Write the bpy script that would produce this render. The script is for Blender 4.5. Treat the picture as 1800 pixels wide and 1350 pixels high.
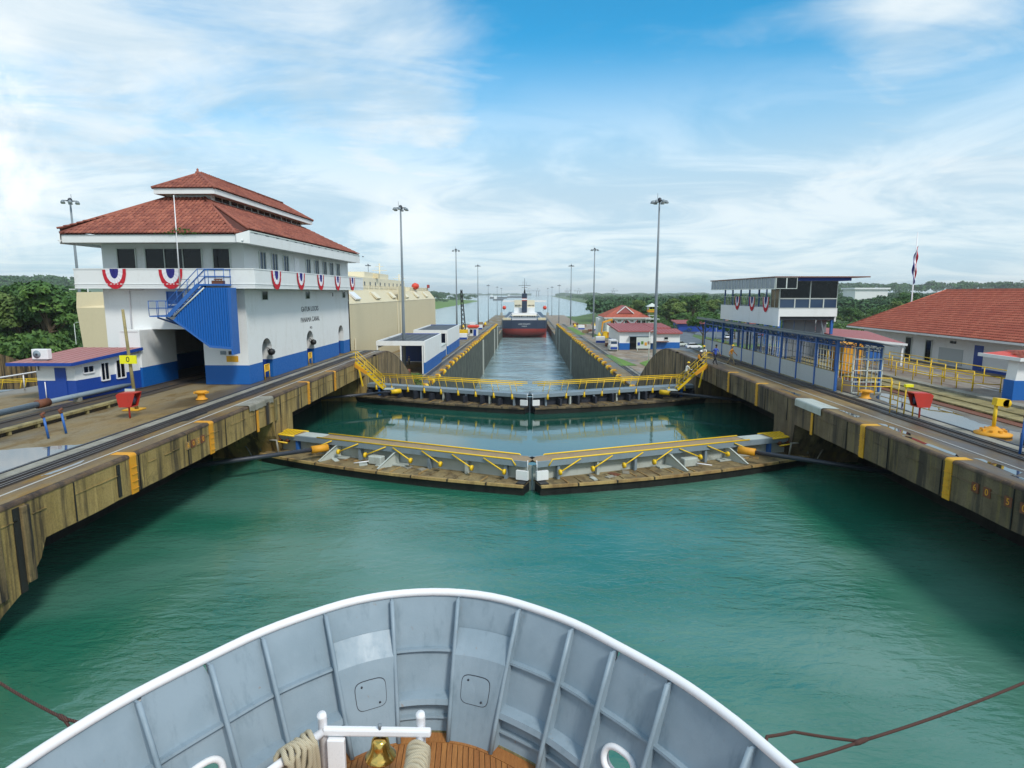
import bpy, bmesh, math, random
import numpy as np
from mathutils import Vector, Matrix, Euler

for _o in list(bpy.data.objects):
    bpy.data.objects.remove(_o, do_unlink=True)
SC = bpy.context.scene
COL = SC.collection
R = math.radians
random.seed(7)

# ------------------------------------------------------------------ camera
cam_data = bpy.data.cameras.new('camera')
cam_data.sensor_width = 36.0
cam_data.lens = 21.6
cam_data.clip_start = 0.1
cam_data.clip_end = 40000.0
cam = bpy.data.objects.new('camera', cam_data)
COL.objects.link(cam)
cam.location = (0.0, 0.0, 6.5)
cam.rotation_euler = (R(90 - 8.43), 0.0, R(1.33))
SC.camera = cam

# ------------------------------------------------------------------ sky, sun, exposure
SUN_EL, SUN_AZ = 47.0, 142.0            # degrees; azimuth clockwise from +Y
world = bpy.data.worlds.new('World')
SC.world = world
world.use_nodes = True
wt = world.node_tree
wt.nodes.clear()


def wn(kind, **kw):
    n = wt.nodes.new(kind)
    for k, v in kw.items():
        setattr(n, k, v)
    return n


def wmath(op, a, b=None, c=None, clamp=False):
    n = wn('ShaderNodeMath', operation=op)
    n.use_clamp = clamp
    for i, v in enumerate((a, b, c)):
        if v is None:
            continue
        if isinstance(v, (int, float)):
            n.inputs[i].default_value = v
        else:
            wt.links.new(v, n.inputs[i])
    return n.outputs[0]


w_out = wn('ShaderNodeOutputWorld')
w_bg = wn('ShaderNodeBackground')
w_bg.inputs['Strength'].default_value = 0.115
sky = wn('ShaderNodeTexSky', sky_type='NISHITA')
sky.sun_disc = False
sky.sun_elevation = R(SUN_EL)
sky.sun_rotation = R(SUN_AZ)
sky.air_density = 1.0
sky.dust_density = 0.6
sky.ozone_density = 3.5
w_tc = wn('ShaderNodeTexCoord')
w_sep = wn('ShaderNodeSeparateXYZ')
wt.links.new(w_tc.outputs['Generated'], w_sep.inputs[0])
dz = wmath('MAXIMUM', w_sep.outputs['Z'], 0.0)
den = wmath('ADD', dz, 0.16)
cxn = wmath('DIVIDE', w_sep.outputs['X'], den)
cyn = wmath('DIVIDE', w_sep.outputs['Y'], den)
w_comb = wn('ShaderNodeCombineXYZ')
wt.links.new(cxn, w_comb.inputs[0])
wt.links.new(cyn, w_comb.inputs[1])


def wnoise(vec, scale, detail, rough, dist=0.0, sx=1, sy=1, rot=0, off=(0, 0, 0)):
    mp = wn('ShaderNodeMapping')
    mp.inputs['Scale'].default_value = (sx, sy, 1)
    mp.inputs['Rotation'].default_value = (0, 0, R(rot))
    mp.inputs['Location'].default_value = off
    wt.links.new(vec, mp.inputs[0])
    n = wn('ShaderNodeTexNoise')
    n.inputs['Scale'].default_value = scale
    n.inputs['Detail'].default_value = detail
    n.inputs['Roughness'].default_value = rough
    n.inputs['Distortion'].default_value = dist
    wt.links.new(mp.outputs[0], n.inputs['Vector'])
    return n.outputs['Fac']


def wdot(dx, dy, dzz):
    v = Vector((dx, dy, dzz)).normalized()
    n = wn('ShaderNodeVectorMath', operation='DOT_PRODUCT')
    wt.links.new(w_tc.outputs['Generated'], n.inputs[0])
    n.inputs[1].default_value = v
    return n.outputs['Value']


def wramp(v, lo, hi, o0=0.0, o1=1.0):
    n = wn('ShaderNodeMapRange', interpolation_type='SMOOTHSTEP')
    wt.links.new(v, n.inputs[0])
    for i, q in enumerate((lo, hi, o0, o1)):
        n.inputs[i + 1].default_value = q
    return n.outputs[0]


big = wnoise(w_comb.outputs[0], 0.75, 6, 0.55, 0.5, 1.0, 0.8, 20, (3.1, 0.4, 0))
wisp = wnoise(w_comb.outputs[0], 1.9, 9, 0.60, 0.9, 0.75, 1.45, -12, (1.7, 5.2, 0))
dens = wmath('ADD', wmath('MULTIPLY', big, 0.62), wmath('MULTIPLY', wisp, 0.38))
# the sky's clear opening ahead to the right and the thick bank on the left
gap = wramp(wdot(0.17, 1.0, 0.36), 0.945, 0.995)
gap2 = wramp(wdot(0.50, 1.0, 0.30), 0.93, 0.995)
bank = wramp(wdot(-0.70, 1.0, 0.34), 0.86, 0.985)
dens = wmath('ADD', dens, 0.022)
dens = wmath('SUBTRACT', dens, wmath('MULTIPLY', gap, 0.27))
dens = wmath('SUBTRACT', dens, wmath('MULTIPLY', gap2, 0.03))
dens = wmath('ADD', dens, wmath('MULTIPLY', bank, 0.05))
cover = wramp(dens, 0.30, 0.60)
lowhaze = wramp(w_sep.outputs['Z'], 0.37, 0.13)
cover = wmath('MAXIMUM', wmath('MULTIPLY', cover, 0.95), wmath('MULTIPLY', lowhaze, 0.94))
# cloud brightness: soft grey to white
shade = wnoise(w_comb.outputs[0], 1.25, 7, 0.6, 0.8, 0.9, 1.2, 40, (9.0, 2.2, 0))
w_ccol = wn('ShaderNodeMix', data_type='RGBA')
wt.links.new(wramp(shade, 0.36, 0.62), w_ccol.inputs['Factor'])
w_ccol.inputs['A'].default_value = (5.0, 6.5, 7.6, 1)
w_ccol.inputs['B'].default_value = (7.6, 8.4, 8.8, 1)
# bright cumulus heap low on the left and a faint one beyond the house
puffn = wnoise(w_tc.outputs['Generated'], 7.0, 8, 0.6, 0.3)
puff = wmath('MULTIPLY', wramp(wdot(-0.90, 1.0, 0.235), 0.983, 1.0), wramp(puffn, 0.40, 0.62, 0.0, 0.95))
puff_b = wmath('MULTIPLY', wramp(wdot(-0.185, 1.0, 0.10), 0.996, 1.0), wramp(puffn, 0.42, 0.64, 0.0, 0.5))
puff = wmath('MAXIMUM', puff, puff_b)
w_ccol2 = wn('ShaderNodeMix', data_type='RGBA')
wt.links.new(puff, w_ccol2.inputs['Factor'])
wt.links.new(w_ccol.outputs['Result'], w_ccol2.inputs['A'])
w_ccol2.inputs['B'].default_value = (10.2, 10.1, 9.8, 1)
cover = wmath('MAXIMUM', cover, puff)
w_tint = wn('ShaderNodeMix', data_type='RGBA', blend_type='MULTIPLY')
w_tint.inputs['Factor'].default_value = 1.0
wt.links.new(sky.outputs[0], w_tint.inputs['A'])
w_tint.inputs['B'].default_value = (0.30, 1.50, 1.68, 1)
w_mix = wn('ShaderNodeMix', data_type='RGBA')
wt.links.new(cover, w_mix.inputs['Factor'])
wt.links.new(w_tint.outputs['Result'], w_mix.inputs['A'])
wt.links.new(w_ccol2.outputs['Result'], w_mix.inputs['B'])
wt.links.new(w_mix.outputs['Result'], w_bg.inputs['Color'])
wt.links.new(w_bg.outputs[0], w_out.inputs[0])

sun_d = bpy.data.lights.new('sun', 'SUN')
sun_d.energy = 2.7
sun_d.angle = R(11)
sun_d.color = (1.0, 0.96, 0.88)
sun = bpy.data.objects.new('sun', sun_d)
COL.objects.link(sun)
sdir = Vector((math.sin(R(SUN_AZ)) * math.cos(R(SUN_EL)), math.cos(R(SUN_AZ)) * math.cos(R(SUN_EL)), math.sin(R(SUN_EL))))
sun.rotation_euler = sdir.to_track_quat('Z', 'Y').to_euler()
sun.location = (40, -40, 90)

SC.view_settings.view_transform = 'Standard'
SC.view_settings.look = 'None'
SC.view_settings.exposure = 0.0
SC.view_settings.gamma = 1.0
SC.view_settings.use_curve_mapping = False
SC.render.engine = 'CYCLES'
SC.cycles.max_bounces = 6
SC.cycles.diffuse_bounces = 3
SC.cycles.glossy_bounces = 3
SC.cycles.transmission_bounces = 3
SC.cycles.transparent_max_bounces = 6
SC.cycles.volume_bounces = 0
SC.cycles.caustics_reflective = False
SC.cycles.caustics_refractive = False
SC.cycles.use_denoising = True


# ------------------------------------------------------------------ materials
def lin(c):
    c /= 255.0
    return c / 12.92 if c <= 0.04045 else ((c + 0.055) / 1.055) ** 2.4


def S(r, g, b):
    return (lin(r), lin(g), lin(b), 1.0)


class NT:
    """small helper around one material's node tree"""

    def __init__(self, name):
        self.m = bpy.data.materials.new(name)
        self.m.use_nodes = True
        self.t = self.m.node_tree
        self.t.nodes.clear()
        self.out = self.n('ShaderNodeOutputMaterial')
        self.b = self.n('ShaderNodeBsdfPrincipled')
        self.l(self.b.outputs[0], self.out.inputs[0])
        self.pos = self.n('ShaderNodeNewGeometry').outputs['Position']

    def n(self, kind, **kw):
        n = self.t.nodes.new(kind)
        for k, v in kw.items():
            setattr(n, k, v)
        return n

    def l(self, a, b):
        self.t.links.new(a, b)

    def noise(self, scale, detail=4, rough=0.55, sc=(1, 1, 1), dist=0.0, off=(0, 0, 0), vec=None):
        mp = self.n('ShaderNodeMapping')
        mp.inputs['Scale'].default_value = sc
        mp.inputs['Location'].default_value = off
        self.l(vec or self.pos, mp.inputs[0])
        n = self.n('ShaderNodeTexNoise')
        n.inputs['Scale'].default_value = scale
        n.inputs['Detail'].default_value = detail
        n.inputs['Roughness'].default_value = rough
        n.inputs['Distortion'].default_value = dist
        self.l(mp.outputs[0], n.inputs['Vector'])
        return n.outputs['Fac']

    def ramp(self, v, lo, hi, o0=0.0, o1=1.0):
        n = self.n('ShaderNodeMapRange', interpolation_type='SMOOTHSTEP')
        self.l(v, n.inputs[0])
        for i, q in enumerate((lo, hi, o0, o1)):
            n.inputs[i + 1].default_value = q
        return n.outputs[0]

    def mix(self, f, a, b, mode='MIX'):
        n = self.n('ShaderNodeMix', data_type='RGBA', blend_type=mode)
        for s, v in ((n.inputs['Factor'], f), (n.inputs['A'], a), (n.inputs['B'], b)):
            if isinstance(v, (int, float)):
                s.default_value = v
            elif isinstance(v, tuple):
                s.default_value = v
            else:
                self.l(v, s)
        return n.outputs['Result']

    def math(self, op, a, b=0.0):
        n = self.n('ShaderNodeMath', operation=op)
        for i, v in enumerate((a, b)):
            if isinstance(v, (int, float)):
                n.inputs[i].default_value = v
            else:
                self.l(v, n.inputs[i])
        return n.outputs[0]

    def color(self, c):
        s = self.b.inputs['Base Color']
        if isinstance(c, tuple):
            s.default_value = c
        else:
            self.l(c, s)

    def set(self, **kw):
        for k, v in kw.items():
            s = self.b.inputs[k.replace('_', ' ')]
            if isinstance(v, (int, float, tuple)):
                s.default_value = v
            else:
                self.l(v, s)

    def bump(self, h, strength=0.3, dist=0.05):
        n = self.n('ShaderNodeBump')
        n.inputs['Strength'].default_value = strength
        n.inputs['Distance'].default_value = dist
        self.l(h, n.inputs['Height'])
        self.l(n.outputs[0], self.b.inputs['Normal'])


def paint(name, col, rough=0.45, dirt=0.25, dirt_col=(0.10, 0.085, 0.06, 1), scale=1.2, metal=0.0, streak=True):
    t = NT(name)
    d = t.noise(scale, 6, 0.65, (1, 1, 0.35) if streak else (1, 1, 1))
    d2 = t.noise(scale * 9, 4, 0.6)
    f = t.ramp(t.math('ADD', t.math('MULTIPLY', d, 0.7), t.math('MULTIPLY', d2, 0.3)), 0.48, 0.75, 0.0, dirt)
    t.color(t.mix(f, col, dirt_col))
    t.set(Roughness=t.ramp(d2, 0.3, 0.7, rough - 0.08, rough + 0.12), Metallic=metal)
    t.bump(d2, 0.08, 0.01)
    return t.m


M = {}
M['white'] = paint('white_paint', S(228, 229, 229), 0.55, 0.26, S(164, 154, 132), 0.8)
M['white_clean'] = paint('white_enamel', S(232, 231, 234), 0.3, 0.08, S(165, 150, 130), 2.5)
M['cream'] = paint('cream_paint', S(214, 200, 166), 0.5, 0.12, S(150, 128, 92), 0.25)
M['cream_pale'] = paint('pale_cream_paint', S(226, 216, 190), 0.5, 0.1, S(150, 128, 92), 0.25)
M['blue'] = paint('blue_wall_paint', S(16, 94, 172), 0.5, 0.25, S(60, 110, 160), 0.9)
M['blue_dark'] = paint('royal_blue_paint', S(24, 66, 152), 0.45, 0.2, S(30, 50, 90), 0.9)
M['blue_steel'] = paint('blue_steel_paint', S(46, 100, 174), 0.4, 0.25, S(25, 40, 70), 2)
M['yellow'] = paint('yellow_paint', S(232, 190, 28), 0.45, 0.3, S(150, 96, 20), 2.2)
M['yellow_worn'] = paint('worn_yellow_paint', S(214, 158, 34), 0.6, 0.75, S(120, 84, 34), 3.0)
M['amber'] = paint('amber_paint', S(216, 150, 34), 0.6, 0.45, S(140, 84, 20), 2.5)
M['grey_steel'] = paint('grey_steel_paint', S(126, 140, 150), 0.45, 0.35, S(80, 78, 72), 1.6)
M['steel_pale'] = paint('pale_grey_paint', S(178, 184, 178), 0.55, 0.5, S(110, 100, 78), 1.4)
M['dark_steel'] = paint('dark_steel', S(46, 50, 60), 0.45, 0.3, S(70, 60, 50), 1.5)
M['black'] = paint('black_paint', S(24, 25, 28), 0.5, 0.2, S(60, 54, 48), 2)
M['galv'] = paint('galvanised_steel', S(120, 130, 138), 0.45, 0.2, S(90, 92, 95), 1.0)
M['pale_metal'] = paint('pale_metal_frame', S(200, 206, 200), 0.4, 0.2, S(140, 140, 130), 2)
M['red_paint'] = paint('red_paint', S(186, 52, 40), 0.45, 0.35, S(110, 50, 36), 2.5)
M['roof_under'] = paint('dark_roof_underlay', S(84, 44, 36), 0.85, 0.4, S(54, 34, 30))
M['annex_roof'] = paint('faded_pink_roof', S(166, 112, 110), 0.6, 0.5, S(140, 116, 110), 0.8, streak=False)
M['red_roof'] = paint('red_metal_roof', S(160, 84, 82), 0.55, 0.5, S(140, 112, 102), 0.8, streak=False)
M['brown_fascia'] = paint('brown_fascia', S(120, 80, 66), 0.5, 0.3)
M['navy'] = paint('navy_hull_paint', S(30, 46, 70), 0.45, 0.25, S(70, 74, 84), 0.2)
M['hull_red'] = paint('antifouling_red', S(158, 50, 42), 0.55, 0.45, S(96, 40, 40), 0.25)
M['orange'] = paint('orange_paint', S(214, 66, 40), 0.45, 0.2, S(120, 50, 30))
M['hull_grey'] = paint('blue_grey_deck_paint', S(122, 146, 166), 0.55, 0.3, S(96, 116, 130), 1.8, streak=False)
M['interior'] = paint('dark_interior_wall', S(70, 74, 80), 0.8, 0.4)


def hull_grey():
    t = NT('blue_grey_deck_paint')
    n = t.noise(1.3, 6, 0.6)
    st = t.noise(5, 5, 0.65, (1, 1, 0.12))
    f = t.noise(45, 4, 0.6)
    sp = t.noise(16, 3, 0.5, (1, 1, 0.5), 0.4)
    c = t.mix(t.ramp(n, 0.35, 0.68), S(140, 156, 168), S(128, 145, 157))
    c = t.mix(t.ramp(st, 0.52, 0.75, 0, 0.45), c, S(92, 112, 124))
    c = t.mix(t.ramp(sp, 0.70, 0.78, 0, 0.5), c, S(142, 112, 84))
    t.color(c)
    t.set(Roughness=t.ramp(st, 0.3, 0.7, 0.42, 0.62))
    t.bump(t.math('ADD', t.math('MULTIPLY', f, 0.25), t.math('MULTIPLY', n, 1.5)), 0.35, 0.012)
    return t.m


M['hull_grey'] = hull_grey()
M['grass'] = None
M['plastic_panel'] = paint('pale_fence_panel', S(178, 184, 186), 0.5, 0.35, S(130, 134, 130), 0.9)
M['tan_timber'] = paint('weathered_tan_timber', S(150, 128, 98), 0.7, 0.5, S(86, 72, 58), 1.5)
M['rust'] = paint('rusty_steel', S(112, 66, 44), 0.7, 0.6, S(60, 38, 30), 2.5)
M['grey_tarp'] = paint('grey_sheet', S(120, 126, 134), 0.6, 0.3, S(90, 92, 100))
M['skin'] = paint('skin', S(122, 80, 58), 0.5, 0.1, S(96, 60, 44), 8)
M['cloth_blue'] = paint('blue_cloth', S(58, 84, 176), 0.85, 0.2, S(40, 60, 130), 6)
M['cloth_dark'] = paint('dark_cloth', S(32, 34, 48), 0.85, 0.2, S(20, 20, 26), 6)
M['cloth_white'] = paint('white_cloth', S(214, 212, 204), 0.85, 0.25, S(160, 150, 136), 6)
M['cloth_khaki'] = paint('khaki_cloth', S(158, 142, 112), 0.85, 0.25, S(110, 96, 76), 6)
M['cloth_orange'] = paint('orange_cloth', S(226, 150, 46), 0.85, 0.2, S(180, 100, 30), 6)
M['bunt_red'] = paint('red_bunting_cloth', S(190, 32, 48), 0.8, 0.1, S(140, 20, 34), 3)
M['bunt_white'] = paint('white_bunting_cloth', S(226, 224, 230), 0.8, 0.1, S(180, 176, 186), 3)
M['bunt_blue'] = paint('blue_bunting_cloth', S(40, 40, 122), 0.8, 0.1, S(30, 28, 90), 3)
M['letter'] = paint('black_lettering', S(40, 42, 48), 0.6, 0.1)
M['text_white'] = paint('white_lettering', S(222, 224, 228), 0.6, 0.1)
M['sign_yellow'] = paint('sign_yellow', S(238, 232, 30), 0.4, 0.06)
M['leaf_dirt'] = paint('moss_plants', S(60, 96, 40), 0.8, 0.4, S(40, 60, 24), 8)


def glass(name, col, rough=0.06):
    t = NT(name)
    n = t.noise(0.5, 3)
    t.color(t.mix(n, col, tuple(min(1, c * 1.9) for c in col[:3]) + (1,)))
    t.set(Roughness=rough, IOR=1.38)
    return t.m


M['glass'] = glass('dark_window_glass', S(14, 17, 22))
M['glass_blue'] = glass('blue_tinted_glass', S(46, 62, 84))
M['glass_smoke'] = glass('grey_sheet_glazing', S(112, 122, 134), 0.2)
M['void'] = paint('unlit_opening', S(26, 27, 30), 0.9, 0.2, S(40, 38, 36))  # near-black paint stands in for shade inside the open bays


def brass():
    t = NT('polished_brass')
    n = t.noise(14, 4)
    t.color(t.mix(n, S(212, 166, 78), S(236, 200, 116)))
    t.set(Metallic=1.0, Roughness=0.16)
    return t.m


M['brass'] = brass()


def concrete_wall(name, c_main, c_alt, c_dark, c_moss, streaks=1.0, moss=0.35, form=True):
    """board-marked, water-stained lock concrete"""
    t = NT(name)
    n1 = t.noise(0.55, 7, 0.6, (1, 1, 0.6))
    st = t.noise(1.5, 6, 0.62, (1, 1, 0.055), 0.25)
    st2 = t.noise(4.2, 5, 0.6, (1, 1, 0.05), 0.2, (5, 3, 0))
    fine = t.noise(14, 6, 0.7)
    base = t.mix(t.ramp(n1, 0.35, 0.66), c_main, c_alt)
    base = t.mix(t.ramp(st2, 0.48, 0.7, 0, 0.55 * streaks), base, c_moss)
    base = t.mix(t.ramp(st, 0.49, 0.62, 0, 0.95 * streaks), base, c_dark)
    st3 = t.noise(2.6, 6, 0.65, (1, 1, 0.09), 0.3, (9, 4, 2))
    base = t.mix(t.ramp(st3, 0.60, 0.70, 0, 0.55 * streaks), base, tuple(min(1, q * 1.75) for q in c_main[:3]) + (1,))
    blot = t.noise(1.1, 6, 0.7, (1, 1, 1), 0.6, (2, 9, 4))
    base = t.mix(t.ramp(blot, 0.55, 0.7, 0, moss), base, c_dark)
    base = t.mix(t.ramp(fine, 0.35, 0.75, 0, 0.35), base, c_dark)
    t.color(base)
    t.set(Roughness=t.ramp(n1, 0.3, 0.7, 0.62, 0.9))
    h = t.math('ADD', t.math('MULTIPLY', fine, 0.5), t.math('MULTIPLY', blot, 0.9))
    t.bump(h, 0.6, 0.05)
    return t.m


M['wall_l'] = concrete_wall('stained_tan_concrete', S(172, 146, 90), S(144, 120, 70), S(40, 33, 27), S(116, 98, 36), 0.85)
M['wall_r'] = concrete_wall('stained_shaded_concrete', S(118, 102, 76), S(88, 76, 58), S(38, 32, 29), S(138, 120, 62), 0.85)  # stained concrete in darker tones, the face's shade put into the colour
M['wall_hump'] = concrete_wall('streaked_curved_concrete', S(146, 122, 84), S(118, 98, 66), S(38, 33, 28), S(88, 80, 44), 1.25, 0.6)
M['wall_low'] = concrete_wall('wet_chamber_concrete', S(92, 96, 84), S(70, 76, 68), S(40, 46, 44), S(90, 84, 50), 0.9)
M['coping'] = concrete_wall('worn_steel_coping', S(104, 84, 62), S(76, 60, 50), S(40, 32, 28), S(128, 98, 48), 0.7, 0.75)
M['recess'] = concrete_wall('shade_black_concrete', S(34, 34, 30), S(26, 27, 25), S(16, 16, 15), S(36, 34, 22))  # near-black tone paints shade into recesses, grooves and gate undersides; joints share it
M['conc_grey'] = concrete_wall('grey_concrete', S(158, 154, 142), S(132, 128, 116), S(90, 86, 78), S(124, 116, 84), 0.35, 0.25)
M['conc_yellow'] = concrete_wall('lichen_concrete', S(164, 150, 102), S(136, 122, 80), S(62, 56, 40), S(118, 108, 48), 0.5, 0.5)
M['gate_shelf'] = concrete_wall('muddy_gate_plating', S(150, 134, 96), S(122, 104, 70), S(58, 46, 34), S(98, 84, 50), 0.6, 0.6)
M['gate_rim'] = concrete_wall('rusty_tan_rim', S(186, 158, 100), S(150, 118, 72), S(74, 52, 40), S(128, 98, 58), 0.4, 0.5)


def pavement(name, c1, c2, c3, wet_lo=0.52, wet_hi=0.62, wet_col=S(70, 62, 52), rough=0.8, sc=(1, 0.45, 1)):
    t = NT(name)
    a = t.noise(0.22, 7, 0.6, sc)
    b = t.noise(0.9, 7, 0.66, sc, 0.4, (4, 1, 0))
    f = t.noise(9, 6, 0.7)
    w = t.noise(0.16, 5, 0.5, sc, 0.5, (8, 3, 0))
    base = t.mix(t.ramp(a, 0.36, 0.64), c1, c2)
    base = t.mix(t.ramp(b, 0.46, 0.66, 0, 0.85), base, c3)
    base = t.mix(t.ramp(f, 0.35, 0.75, 0, 0.3), base, wet_col)
    wet = t.ramp(w, wet_lo, wet_hi)
    base = t.mix(t.math('MULTIPLY', wet, 0.6), base, wet_col)
    t.color(base)
    t.set(Roughness=t.math('SUBTRACT', rough, t.math('MULTIPLY', wet, 0.45)))
    t.bump(t.math('ADD', t.math('MULTIPLY', f, 0.5), b), 0.35, 0.03)
    return t.m


M['quay_l'] = pavement('stained_brown_quay', S(132, 122, 100), S(136, 112, 66), S(108, 82, 30), 0.46, 0.6, S(62, 54, 44))
M['quay_edge'] = pavement('rusty_mossy_quay_edge', S(142, 122, 84), S(92, 74, 58), S(136, 102, 30), 0.46, 0.6, S(54, 44, 40), sc=(1.6, 0.5, 1))
M['quay_r'] = pavement('grey_wet_quay', S(120, 114, 104), S(104, 96, 84), S(88, 74, 56), 0.45, 0.6, S(92, 92, 92))
M['terrace'] = pavement('brown_grey_terrace', S(140, 130, 118), S(120, 104, 90), S(98, 78, 66), 0.5, 0.62)
M['yard'] = pavement('pale_yard_concrete', S(160, 150, 138), S(138, 120, 98), S(108, 84, 64), 0.55, 0.7, S(96, 86, 76), sc=(1, 0.8, 1))
M['asphalt'] = pavement('grey_asphalt', S(104, 112, 120), S(92, 98, 106), S(84, 88, 92), 0.6, 0.8, S(70, 74, 80))
M['stripe'] = paint('white_road_paint', S(196, 196, 194), 0.7, 0.4, S(130, 126, 116), 3)


def grass_mat(name, a, b, c):
    t = NT(name)
    n = t.noise(0.3, 6, 0.6)
    f = t.noise(6, 5, 0.7)
    t.color(t.mix(t.ramp(f, 0.35, 0.7, 0, 0.6), t.mix(t.ramp(n, 0.35, 0.65), a, b), c))
    t.set(Roughness=0.9)
    t.bump(f, 0.5, 0.1)
    return t.m


M['grass'] = grass_mat('mown_grass', S(86, 126, 44), S(112, 142, 54), S(60, 92, 36))
M['land'] = grass_mat('scrub_land', S(70, 100, 46), S(96, 118, 58), S(54, 78, 40))


def leaf(name, a, b, c):
    t = NT(name)
    g = t.n('ShaderNodeNewGeometry').outputs['Random Per Island']
    n = t.noise(0.16, 3)
    oi = t.n('ShaderNodeObjectInfo').outputs['Random']
    base = t.mix(t.ramp(n, 0.35, 0.65), a, b)
    base = t.mix(t.math('MULTIPLY', oi, 0.55), base, c)
    base = t.mix(t.ramp(g, 0.0, 1.0, 0.0, 0.55), base, c)
    t.color(base)
    t.set(Roughness=0.65)
    t.b.inputs['Specular IOR Level'].default_value = 0.25
    return t.m


M['leaf'] = leaf('tropical_leaves', S(76, 110, 54), S(108, 138, 62), S(48, 80, 42))
M['leaf_b'] = leaf('olive_leaves', S(100, 122, 62), S(128, 144, 72), S(64, 90, 44))
M['leaf_far'] = leaf('far_forest_leaves', S(64, 102, 58), S(88, 122, 64), S(44, 74, 46))
M['bark'] = paint('bark', S(104, 88, 70), 0.9, 0.5, S(60, 50, 40), 2)


def tile_mat(name, a, b, c, blot):
    t = NT(name)
    g = t.n('ShaderNodeNewGeometry').outputs['Random Per Island']
    n = t.noise(0.45, 6, 0.6)
    f = t.noise(5, 4, 0.6)
    base = t.mix(g, a, b)
    base = t.mix(t.ramp(n, 0.45, 0.72, 0, 0.6), base, c)
    base = t.mix(t.ramp(f, 0.5, 0.78, 0, 0.45), base, blot)
    t.color(base)
    t.set(Roughness=0.75)
    return t.m


M['tile'] = tile_mat('clay_roof_tiles', S(130, 70, 58), S(166, 98, 78), S(112, 58, 50), S(76, 54, 46))
M['tile_red'] = tile_mat('red_shingle_tiles', S(178, 88, 66), S(194, 108, 84), S(160, 76, 60), S(124, 70, 56))


def teak():
    t = NT('teak_planking')
    oi = t.n('ShaderNodeObjectInfo').outputs['Random']
    n = t.noise(3.0, 6, 0.6, (9, 0.8, 1))
    f = t.noise(30, 5, 0.6, (6, 0.6, 1))
    c = t.mix(oi, S(168, 112, 58), S(146, 90, 44))
    c = t.mix(t.ramp(n, 0.35, 0.7, 0, 0.6), c, S(124, 74, 36))
    c = t.mix(t.ramp(f, 0.4, 0.75, 0, 0.35), c, S(196, 142, 84))
    t.color(c)
    t.set(Roughness=0.62)
    t.bump(f, 0.15, 0.004)
    return t.m


M['teak'] = teak()
M['caulk'] = paint('deck_caulking', S(46, 38, 32), 0.8, 0.2)


def rope_mat(name, a, b, k=60):
    t = NT(name)
    w = t.n('ShaderNodeTexWave', wave_type='BANDS', bands_direction='DIAGONAL')
    w.inputs['Scale'].default_value = k
    w.inputs['Distortion'].default_value = 1.5
    t.l(t.pos, w.inputs['Vector'])
    t.color(t.mix(w.outputs['Fac'], a, b))
    t.set(Roughness=0.85)
    t.bump(w.outputs['Fac'], 0.6, 0.01)
    return t.m


M['rope'] = rope_mat('manila_rope', S(208, 198, 174), S(170, 154, 124), 36)
M['line'] = rope_mat('tarred_rope', S(96, 62, 52), S(58, 38, 34), 24)


def water_mat(name, body, amp, scale, rough=0.04, patch=None, ior=1.333):
    t = NT(name)
    n0 = t.noise(0.09, 3, 0.5, (1, 1.6, 1), 0.4, (3, 7, 0))
    b2 = patch or tuple(c * 0.72 for c in body[:3]) + (1,)
    t.color(t.mix(t.ramp(n0, 0.36, 0.66), body, b2))
    t.set(Roughness=rough, IOR=ior)
    t.b.inputs['Specular IOR Level'].default_value = 0.5
    a = t.noise(scale, 5, 0.55, (1, 2.2, 1), 0.5)
    b = t.noise(scale * 3.1, 4, 0.6, (1, 2.0, 1), 0.3, (2, 5, 1))
    c = t.noise(scale * 0.28, 3, 0.5, (1, 1.8, 1), 0.2, (7, 1, 1))
    mask = t.ramp(t.noise(0.07, 3, 0.5, (1, 1.4, 1), 0.3, (11, 2, 0)), 0.35, 0.65, 0.35, 1.0)
    h = t.math('ADD', t.math('MULTIPLY', a, 0.6), t.math('ADD', t.math('MULTIPLY', b, 0.18), t.math('MULTIPLY', c, 0.5)))
    h = t.math('MULTIPLY', h, mask)
    t.bump(h, 1.0, amp)
    return t.m


M['water'] = water_mat('emerald_lock_water', S(36, 102, 82), 0.14, 0.8, 0.01, S(76, 122, 106), ior=1.9)
M['water_calm'] = water_mat('still_lock_water', S(30, 84, 72), 0.012, 0.8, 0.01, ior=3.2)
M['water_low'] = water_mat('chamber_water', S(140, 160, 160), 0.9, 0.22, 0.14, S(128, 150, 152), ior=2.3)
M['puddle'] = water_mat('rain_puddle', S(60, 62, 60), 0.0012, 2.0, 0.01, ior=5.0)


# ------------------------------------------------------------------ mesh helpers
ORG = {}          # object name -> world origin of the thing it belongs to (for geometry given in world coordinates)


def finish(o, kind=None, label=None):
    if kind:
        o['kind'] = kind
    if label:
        o['label'] = label
    return o


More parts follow.
